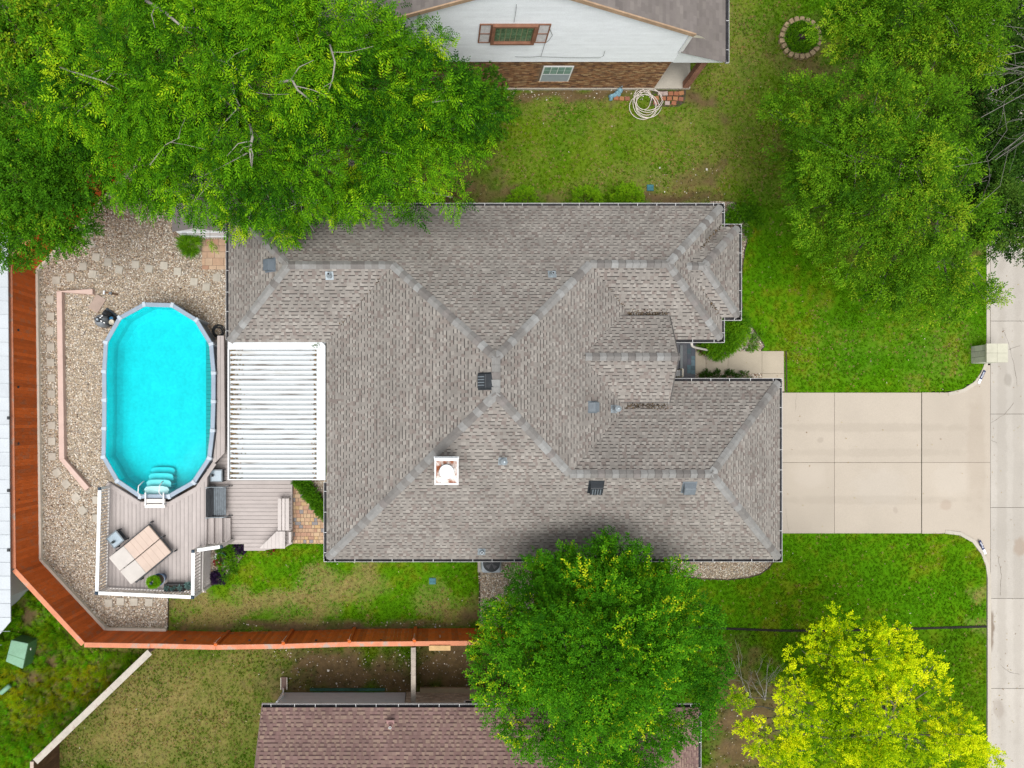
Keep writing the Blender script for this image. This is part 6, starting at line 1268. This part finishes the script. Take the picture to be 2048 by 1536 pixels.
m_ced = leaf_mat('cedar_leaf', [(0, (0.016, 0.058, 0.0064)), (.5, (0.052, 0.137, 0.0064)), (1, (0.169, 0.273, 0.0096))])
T1 = [(480, 210, 8.2, 130), (330, 160, 7.8, 120), (200, 185, 7.2, 105), (105, 215, 6.6, 75), (620, 130, 8, 130), (740, 190, 7.4, 115), (860, 220, 6.8, 90), (925, 235, 6.2, 62), (560, 310, 7.4, 115), (420, 310, 7.2, 115), (300, 300, 6.8, 105), (680, 310, 6.8, 105), (800, 310, 6.4, 85), (890, 300, 5.6, 55),
      (390, 60, 8, 120), (250, 70, 7.4, 95), (560, 30, 8, 115), (690, 50, 7.4, 90), (790, 115, 7, 70), (480, 385, 5.8, 56), (370, 372, 5.6, 55), (570, 385, 5.4, 55), (660, 370, 5.6, 55), (745, 372, 5.4, 50), (850, 368, 5, 38), (315, 380, 5.6, 40), (235, 310, 6, 70), (150, 285, 6.2, 60), (85, 270, 6, 45), (560, 440, 4.9, 26), (600, 425, 4.9, 24), (480, 435, 5.1, 28), (415, 412, 5.1, 24), (690, 415, 4.8, 20), (930, 260, 5.2, 40), (820, 50, 7, 28), (845, 90, 6.6, 30), (890, 150, 6.4, 45), (975, 250, 5.2, 30), (905, 395, 4.8, 14), (830, 412, 4.6, 12), (1000, 225, 5, 14), (130, 120, 6.8, 60), (560, 465, 4.8, 12), (455, 10, 7.6, 70)]
NPOLY = []
t, n = tree('pecan_tree', 'huge bright green tree with feathery leaves over the north-west roof corner', T1, (520, 300), 3.2, m_pec, pinn, .42, 19, bark_pale, .30, 1.2, twig=.08, droop=.38, tvb=.35, tvv=.22, fill=.84); NPOLY.append(n)
# a few long pale limbs that show through the leaves
m = MB()
for pts, r in (([(290, 0, 8.6), (330, 25, 8.9), (360, 50, 8.8), (400, 80, 8.4)], .07), ([(500, 250, 8.5), (505, 275, 8.9), (500, 300, 8.9), (503, 335, 8.5)], .06), ([(560, 165, 8.9), (585, 160, 9.2), (595, 180, 9.1), (640, 215, 8.4)], .06), ([(120, 135, 7.6), (150, 145, 7.9), (200, 160, 8.2), (240, 180, 8.1)], .04), ([(470, 305, 8.4), (495, 306, 8.8), (440, 335, 8.0), (400, 355, 7.6)], .035), ([(660, 90, 9.1), (670, 125, 9.3), (665, 160, 9.0), (650, 200, 8.6)], .04), ([(300, 330, 7.8), (330, 290, 8.1), (360, 275, 8.2)], .025), ([(570, 370, 6.4), (600, 392, 6.5), (640, 402, 6.2)], .03), ([(530, 350, 6.8), (535, 390, 6.6), (555, 430, 5.8)], .02), ([(545, 430, 6), (620, 395, 6.3)], .012), ([(860, 205, 7.6), (900, 200, 7.3), (930, 210, 6.8)], .02), ([(440, 120, 9), (470, 135, 9), (510, 185, 8.9)], .035)):
    w3 = [P(p[0], p[1], p[2]+.25) for p in pts]; r *= .8; m.tube(w3, [r*lerp(1, .5, i/(len(pts)-1)) for i in range(len(pts))], 6)
    for k in range(2):
        i = random.randrange(len(w3)-1); a = w3[i].lerp(w3[i+1], random.random()); d = (w3[i+1]-w3[i]).normalized(); d.rotate(Matrix.Rotation(random.choice((-1, 1))*random.uniform(.5, 1.1), 3, 'Z')); L1 = random.uniform(.5, 1.3); e1 = a+d*L1*.5+Vector((0, 0, .12)); d.rotate(Matrix.Rotation(random.uniform(-.5, .5), 3, 'Z')); m.tube([a, e1, e1+d*L1*.6+Vector((0, 0, -.05))], [r*.4, r*.28, .006], 4, False)
m.build('limbs', bark_pale, t, smooth=True)
T2 = [(110, 430, 5.6, 68), (35, 455, 5.8, 62), (178, 372, 5.2, 46), (60, 365, 6.4, 78), (130, 330, 6, 75), (15, 300, 6, 70), (40, 210, 6, 75), (-50, 400, 6, 80), (-40, 250, 6, 80), (60, 480, 4.8, 34), (150, 440, 4.8, 36)]
t, n = tree('west_tree', 'dense dark green tree leaning over the red fence at left', T2, (20, 390), 3, m_west, twg, .36, 24, bark, .22, 1.25, twig=.04, tvb=.40, tvv=.15, fill=1.1); NPOLY.append(n)
T2b = [(40, 60, 6.8, 70, .1), (110, 20, 7, 65, .1), (0, 115, 6.2, 60), (90, 110, 5.6, 50), (170, 30, 6.2, 50), (-40, 10, 6.5, 80)]
t, n = tree('corner_tree', 'yellow green tree in the top left picture corner', T2b, (40, 80), 3, m_west, [tmpl_twig(40+i, 8, .26, .12, .07) for i in range(3)], .42, 22, bark, .2, 1.0, twig=.06, tvb=.58, tvv=.15, fill=1.1); NPOLY.append(n)
TC = [(968, 175, 3.6, 36), (978, 215, 3.2, 40), (970, 255, 2.6, 36), (955, 285, 2, 28), (965, 210, 4.4, 30)]
t, n = tree('cedar_bush', 'dark conical cedar against the brown brick wall', TC, (975, 215), 1.2, m_ced, [tmpl_tuft(60+i, 9, .14, .03) for i in range(3)], .26, 16, bark, .1, 1.0, tvb=.45, tvv=.14, fill=1.1); NPOLY.append(n)
T4 = [(1650, 235, 6, 66), (1740, 215, 6.4, 74), (1830, 235, 6.4, 74), (1895, 265, 6, 52), (1605, 205, 5, 46), (1562, 228, 4.4, 30), (1700, 310, 7, 82), (1800, 330, 7, 82), (1880, 350, 6, 62), (1640, 330, 5.4, 62), (1580, 300, 4.6, 34), (1650, 410, 5.4, 60), (1740, 425, 6, 76), (1840, 435, 6, 74), (1915, 455, 5.4, 58), (1700, 500, 5, 56), (1790, 520, 5.2, 62), (1880, 540, 5, 58), (1940, 580, 4.4, 30), (1655, 470, 4.6, 36), (1760, 580, 4.2, 40), (1840, 605, 4, 34), (1900, 600, 4, 30), (1620, 370, 4.4, 34), (1970, 600, 4, 10), (1990, 590, 4, 8), (1535, 225, 4.2, 12), (1690, 560, 4, 20)]
t, n = tree('elm_tree', 'wide loose yellow green tree over the front lawn north of the driveway', T4, (1770, 390), 3, m_oak, twf, .32, 21, bark, .22, 1.3, tvb=.48, tvv=.22, fill=.95, low=-.4, twig=.12); NPOLY.append(n)
T4b = [(1690, 30, 5, 56), (1740, 60, 5.4, 74), (1830, 50, 6, 76), (1920, 40, 6.4, 76), (1955, 105, 6, 56), (1870, 125, 6, 56), (1725, 125, 5, 42), (1800, -10, 6, 70), (1970, -10, 6, 60)]
t, n = tree('elm_tree', 'loose yellow green tree at the top edge beside the ring bed', T4b, (1800, 40), 3, m_oak, twf, .32, 21, bark, .22, 1.3, tvb=.5, tvv=.22, fill=.95, low=-.4, twig=.12); NPOLY.append(n)
T4c = [(x, y, 3.6+.8*((x+y) % 3)/2, 40) for y in range(10, 470, 58) for x in (1985, 2045)]+[(2010, 430, 5, 44), (2045, 470, 4.4, 34), (1975, 340, 4.6, 36), (1990, 480, 3.6, 24)]
t, n = tree('street_tree', 'dark green tree over the street at the right picture edge', T4c, (2030, 300), 2.4, m_dk, twf, .36, 30, bark, .18, 1.6, tvb=.5, tvv=.22, fill=1.25, low=-.4, twig=.03); NPOLY.append(n)
T5 = [(1192, 1293, 5.6, 158.1), (1102, 1208, 4.8, 93.0), (1197, 1179, 4.8, 88.4), (1292, 1198, 4.8, 88.4), (1358, 1265, 4.6, 79.0), (1372, 1341, 4.4, 69.8), (1339, 1417, 4.4, 74.4), (1263, 1464, 4.6, 79.0), (1168, 1464, 4.6, 83.7), (1083, 1417, 4.6, 88.4), (1035, 1331, 4.5, 79.0), (1045, 1246, 4.4, 69.8), (1220, 1122, 4.8, 46.5), (1164, 1132, 4.6, 41.9), (992, 1303, 4, 37.2), (1007, 1398, 4, 41.9), (1410, 1303, 4, 27.9), (1363, 1170, 3.8, 26.0), (1301, 1132, 3.6, 18.6), (1197, 1369, 6.4, 102.3), (1263, 1284, 6.6, 93.0), (1121, 1303, 6.6, 93.0), (1206, 1521, 4.2, 65.1), (1045, 1160, 3.8, 24.2), (1007, 1208, 3.6, 24.2)]
t, n = tree('round_tree', 'big round dense green tree between the house and south fence', T5, (1180, 1240), 2.6, m_rnd, twg, .34, 17, bark, .24, 1.25, tvb=.44, tvv=.20, fill=.86, twig=.03, low=-.4); NPOLY.append(n)
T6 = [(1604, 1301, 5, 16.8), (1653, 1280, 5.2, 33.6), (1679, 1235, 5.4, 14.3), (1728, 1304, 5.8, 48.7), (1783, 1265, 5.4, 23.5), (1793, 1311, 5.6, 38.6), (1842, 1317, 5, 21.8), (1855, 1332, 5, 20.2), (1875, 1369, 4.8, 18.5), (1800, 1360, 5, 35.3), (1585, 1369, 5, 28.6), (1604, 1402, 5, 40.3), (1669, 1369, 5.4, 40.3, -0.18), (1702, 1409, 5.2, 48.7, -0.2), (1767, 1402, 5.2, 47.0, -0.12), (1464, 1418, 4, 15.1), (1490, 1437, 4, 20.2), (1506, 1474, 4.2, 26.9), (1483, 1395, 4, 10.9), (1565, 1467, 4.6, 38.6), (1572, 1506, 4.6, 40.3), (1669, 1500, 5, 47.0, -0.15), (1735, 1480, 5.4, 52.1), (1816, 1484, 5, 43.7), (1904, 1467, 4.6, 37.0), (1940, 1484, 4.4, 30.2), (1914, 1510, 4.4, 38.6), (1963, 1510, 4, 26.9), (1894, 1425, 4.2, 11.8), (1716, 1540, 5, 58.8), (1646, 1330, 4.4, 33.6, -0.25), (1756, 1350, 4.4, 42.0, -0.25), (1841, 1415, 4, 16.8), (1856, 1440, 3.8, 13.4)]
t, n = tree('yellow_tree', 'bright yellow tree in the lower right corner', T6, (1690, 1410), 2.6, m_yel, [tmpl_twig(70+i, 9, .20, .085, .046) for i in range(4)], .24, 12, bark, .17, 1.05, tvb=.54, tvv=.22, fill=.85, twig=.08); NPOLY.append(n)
# bare twiggy plants
def bare(name, label, base, tips, r0, fz, mat, n=5, lvl=4, ang=.5):
    b = P(*base); t = thing(name, label, 'bare tree' if fz > 1 else 'bare shrub', b); m = MB(); f = b+Vector((0, 0, fz)); m.tube([b, b.lerp(f, .5), f], [r0*1.3, r0, r0*.8], 7); m.build('trunk', mat, t, smooth=True); m = MB()
    for tp in tips:
        e = P(*tp)
        def grow_(s, e, r, l):
            mid = s.lerp(e, .5)+Vector((random.uniform(-.1, .1), random.uniform(-.1, .1), random.uniform(0, .12)))*(e-s).length; m.tube([s, mid, e], [r, r*.75, r*.45], 5 if l > 1 else 4, False)
            if l > 0:
                for k in range(n):
                    q = s.lerp(e, random.uniform(.35, .95)); d = (e-s)*random.uniform(.28, .5); d.rotate(Matrix.Rotation(random.uniform(-1, 1)*ang*1.6, 3, Vector((random.uniform(-.4, .4), random.uniform(-.4, .4), 1)).normalized())); grow_(q, q+d+Vector((0, 0, random.uniform(-.05, .1))), r*.5, l-1)
        grow_(f, e, r0*.5, lvl)
    m.build('branches', mat, t, smooth=True)
bare('bare_tree', 'leafless grey-twigged tree at the right picture edge', (2050, 200), [(1966, 150, 6.2), (1985, 115, 6.4), (1962, 235, 6), (2010, 300, 6.2), (1990, 320, 5.8), (1975, 190, 6.2), (2048, 120, 6.4)], .045, 4.6, M('dark_twig', (.20, .19, .17), .9, .2), 3, 2)
bare('bare_shrub', 'leafless grey shrub between the round tree and yellow tree', (1525, 1395), [(1545, 1345, 1.9), (1510, 1340, 1.8), (1535, 1330, 2.0), (1500, 1355, 1.6)], .035, .25, twig_m, 3, 2)
bare('bare_shrub', 'leafless pale twigs beside the round tree, nearest its crown', (1498, 1395), [(1462, 1315, 2.0), (1475, 1310, 2.1), (1470, 1345, 1.8)], .03, .25, twig_m, 2, 1)
# shrubs and small plants
twsm = [tmpl_twig(80+i, 8, .11, .05, .028) for i in range(3)]; grs = [tmpl_tuft(90+i, 9, .30, .016) for i in range(3)]
def bush(name, label, lobes, mat, tm=twsm, cr=.16, per=16, cat='shrub', group=None, **kw):
    b = P(lobes[0][0], lobes[0][1]); t = thing(name, label, cat, (b.x, b.y, 0), group); kw.setdefault('fill', 1.7); kw.setdefault('tvv', .10); pos, D, U, tv, cents = crown(lobes, cr, per, **kw); leaves('foliage', mat, t, tm, pos, D, U, rng.uniform(.8, 1.2, len(pos)), tv)
    m = MB(); c = P(*lobes[0][:3]); m.tube([(b.x, b.y, 0), (c.x, c.y, c.z)], .025, 5); m.build('stem', bark, t); return t
for i, (a, r, l) in enumerate(((1047, 23, 'clipped round shrub, leftmost of three under the north gutter'), (1171, 27, 'clipped round shrub, middle of three under the north gutter'), (1255, 28, 'clipped round shrub, nearest the drain cover under the north gutter'))): bush('round_shrub', l, [(a, 402, .4, r)], m_shr, group='round shrubs along the north wall', rzf=.9, tvb=.75)
bush('hedge', 'large rounded green hedge at the front corner beside the walk', [(1462, 668, .4, 28), (1445, 680, .4, 30), (1465, 650, .4, 28), (1430, 690, .35, 26), (1480, 655, .35, 16), (1472, 640, .35, 20)], m_shr, tvb=.42)
bush('red_shrub', 'dark red leaved shrub behind the porch downspout', [(1408, 690, .3, 11), (1418, 693, .3, 8)], leaf_mat('red_leaf', [(0, (.03, .004, .008)), (1, (.13, .012, .03))]))
for i, (a, l) in enumerate(((1412, 'small dark shrub, nearest the porch of four beside the walk'), (1435, 'small dark shrub, second from the porch beside the walk'), (1461, 'small dark shrub, third from the porch beside the walk'), (1487, 'small dark shrub, farthest from the porch of four beside the walk'))): bush('small_shrub', l, [(a, 752, .2, 7)], m_dk, cr=.1, per=9, group='small shrubs along the walk')
bush('flowering_shrub', 'low shrub with yellow flowers at the north front corner', [(1472, 430, .3, 16), (1485, 428, .3, 12), (1460, 436, .25, 12)], m_shr, tvb=.3)
bush('low_shrub', 'low dark shrub on the lawn edge by the north front corner', [(1508, 437, .2, 16), (1500, 420, .2, 10)], m_shr, tvb=.3)
bush('low_shrub', 'low plant with olive leaves north of the flowering shrub', [(1490, 402, .2, 18)], m_shr, tvb=.4, fill=.5)
bush('small_shrub', 'small shrub tucked against the front bay gutter', [(1489, 468, .25, 9)], m_shr, tvb=.4)
bush('spreading_plant', 'sprawling low plant on the gravel at the walk corner', [(1512, 685, .1, 12), (1500, 690, .1, 9), (1516, 672, .1, 7)], m_shr, fill=.5, tvb=.4)
bush('clipped_hedge', 'narrow clipped green hedge set diagonally beside the paver patio', [(lerp(597, 652, i/9), lerp(960, 1028, i/9), .3, 10) for i in range(10)], m_shr, tvb=.3, cr=.1, per=10)
bush('flower_plant', 'low green mound, upper one in the small flower bed', [(452, 1098, .15, 14), (464, 1096, .12, 9)], m_shr, tvb=.35)
bush('flower_plant', 'low green mound on the right of the teal pot', [(470, 1118, .15, 13)], m_shr, tvb=.4)
bush('flower_plant', 'low green mound at the lower tip of the flower bed', [(456, 1143, .15, 14)], m_shr, tvb=.4)
mp = leaf_mat('purple_leaf', [(0, (.012, .006, .02)), (1, (.06, .03, .09))])
bush('purple_plant', 'dark purple plant beside the lower deck in the flower bed', [(480, 1096, .15, 8)], mp, cr=.09); bush('purple_plant', 'dark purple plant at the bottom of the flower bed', [(436, 1156, .15, 9)], mp, cr=.09)
bush('ornamental_grass', 'round clump of ornamental grass beside the shed', [(379, 489, .25, 15)], m_shr, tm=grs, cr=.14, per=9, cat='ornamental grass', tvb=.4, droop=.1)
def potfol(root, c, r, mat, tm, n, tv=.6, zf=.8, name='foliage', low=-.3):
    d = nrm(rng.normal(size=(n, 3))); d = d[d[:, 2] > low]; n = len(d); pos = np.array(c)+d*r*(rng.random((n, 1))**.3)*np.array([1, 1, zf]); leaves(name, mat, root, tm, pos, nrm(d+rng.normal(0, .3, (n, 3))), np.tile(np.array([[0, 0, 1.]]), (n, 1))+rng.normal(0, .3, (n, 3)), rng.uniform(.8, 1.1, n), np.clip(rng.normal(tv, .15, n), 0, 1))
t, c = POT; q = P(307, 1164, 1.85); m = MB(); m.tube([(c.x, c.y, ZD+.38), (q.x, q.y, 1.8)], .03, 6); m.build('stem', bark, t); potfol(t, q, .20, leaf_mat('lime_leaf', [(0, (.05, .16, .004)), (1, (.22, .48, .012))]), [tmpl_tuft(120+i, 9, .14, .02) for i in range(2)], 420)
m = MB(); m.lathe(q+Vector((0, 0, .2)), [(.05, 0), (.055, .05), (.03, .11)], 10); m.build('ornament', navy_cap, t)
c = P(441, 1120, .42); potfol(TEAL, c, .22, m_shr, twsm, 160, .4, .5); mw = leaf_mat('white_petal', [(0, (.7, .7, .7)), (1, (.85, .85, .85))]); mr = leaf_mat('red_petal', [(0, (.12, .005, .012)), (1, (.3, .01, .03))])
potfol(TEAL, c+Vector((-.05, .1, .08)), .17, mw, [tmpl_twig(130, 4, .05, .05, .045)], 9, .5, .3, 'flowers', 0); potfol(TEAL, c+Vector((-.12, -.12, .05)), .13, mr, [tmpl_twig(131, 5, .06, .06, .045)], 26, .5, .3, 'flowers', 0)
t = thing('ring_plant', 'dense green groundcover filling the stone ring bed', 'groundcover', RC)
a = rng.uniform(0, 6.28, 900); r = np.sqrt(rng.uniform(.04, .46, 900)); potp = np.stack([RC.x+r*np.cos(a), RC.y+r*np.sin(a), rng.uniform(.08, .18, 900)], 1)
leaves('foliage', m_shr, t, twsm, potp, nrm(rng.normal(size=(900, 3))+np.array([0, 0, .6])), np.tile(np.array([[0, 0, 1.]]), (900, 1)), rng.uniform(.8, 1.3, 900), np.clip(rng.normal(.45, .18, 900), 0, 1))
t = thing('hanging_sprig', 'leafy sprig hanging over the paver pad by the shed', 'sprig', P(420, 485, 0)); c = P(420, 483, 2.2); leaves('foliage', m_pec, t, pinn, np.array([[c.x+random.uniform(-.15, .15), c.y+random.uniform(-.2, .2), c.z+random.uniform(-.2, .1)] for _ in range(10)]), nrm(rng.normal(size=(10, 3))*.5+np.array([.1, -.8, -.4])), np.tile(np.array([[0, 0, 1.]]), (10, 1)), rng.uniform(.7, 1, 10), rng.uniform(.5, .8, 10))
m = MB(); m.tube([P(418, 440, 3.2), P(420, 460, 2.9), c], .008, 4); m.build('stem', bark, t)
for px, py, l in ((541, 1098, 'red and white flowers beside the lower deck edge'),):
    t = thing('flowers', l, 'flowers', P(px, py)); potfol(t, P(px, py+2, .1), .16, m_shr, twsm, 60, .4, .4); potfol(t, P(px, py+2, .16), .15, mr, [tmpl_twig(131, 5, .06, .06, .045)], 14, .6, .3, 'petals', 0); potfol(t, P(px+5, py+2, .16), .1, mw, [tmpl_twig(130, 4, .05, .05, .045)], 6, .5, .3, 'petals', 0)
print('LEAF QUADS', NPOLY, sum(NPOLY))
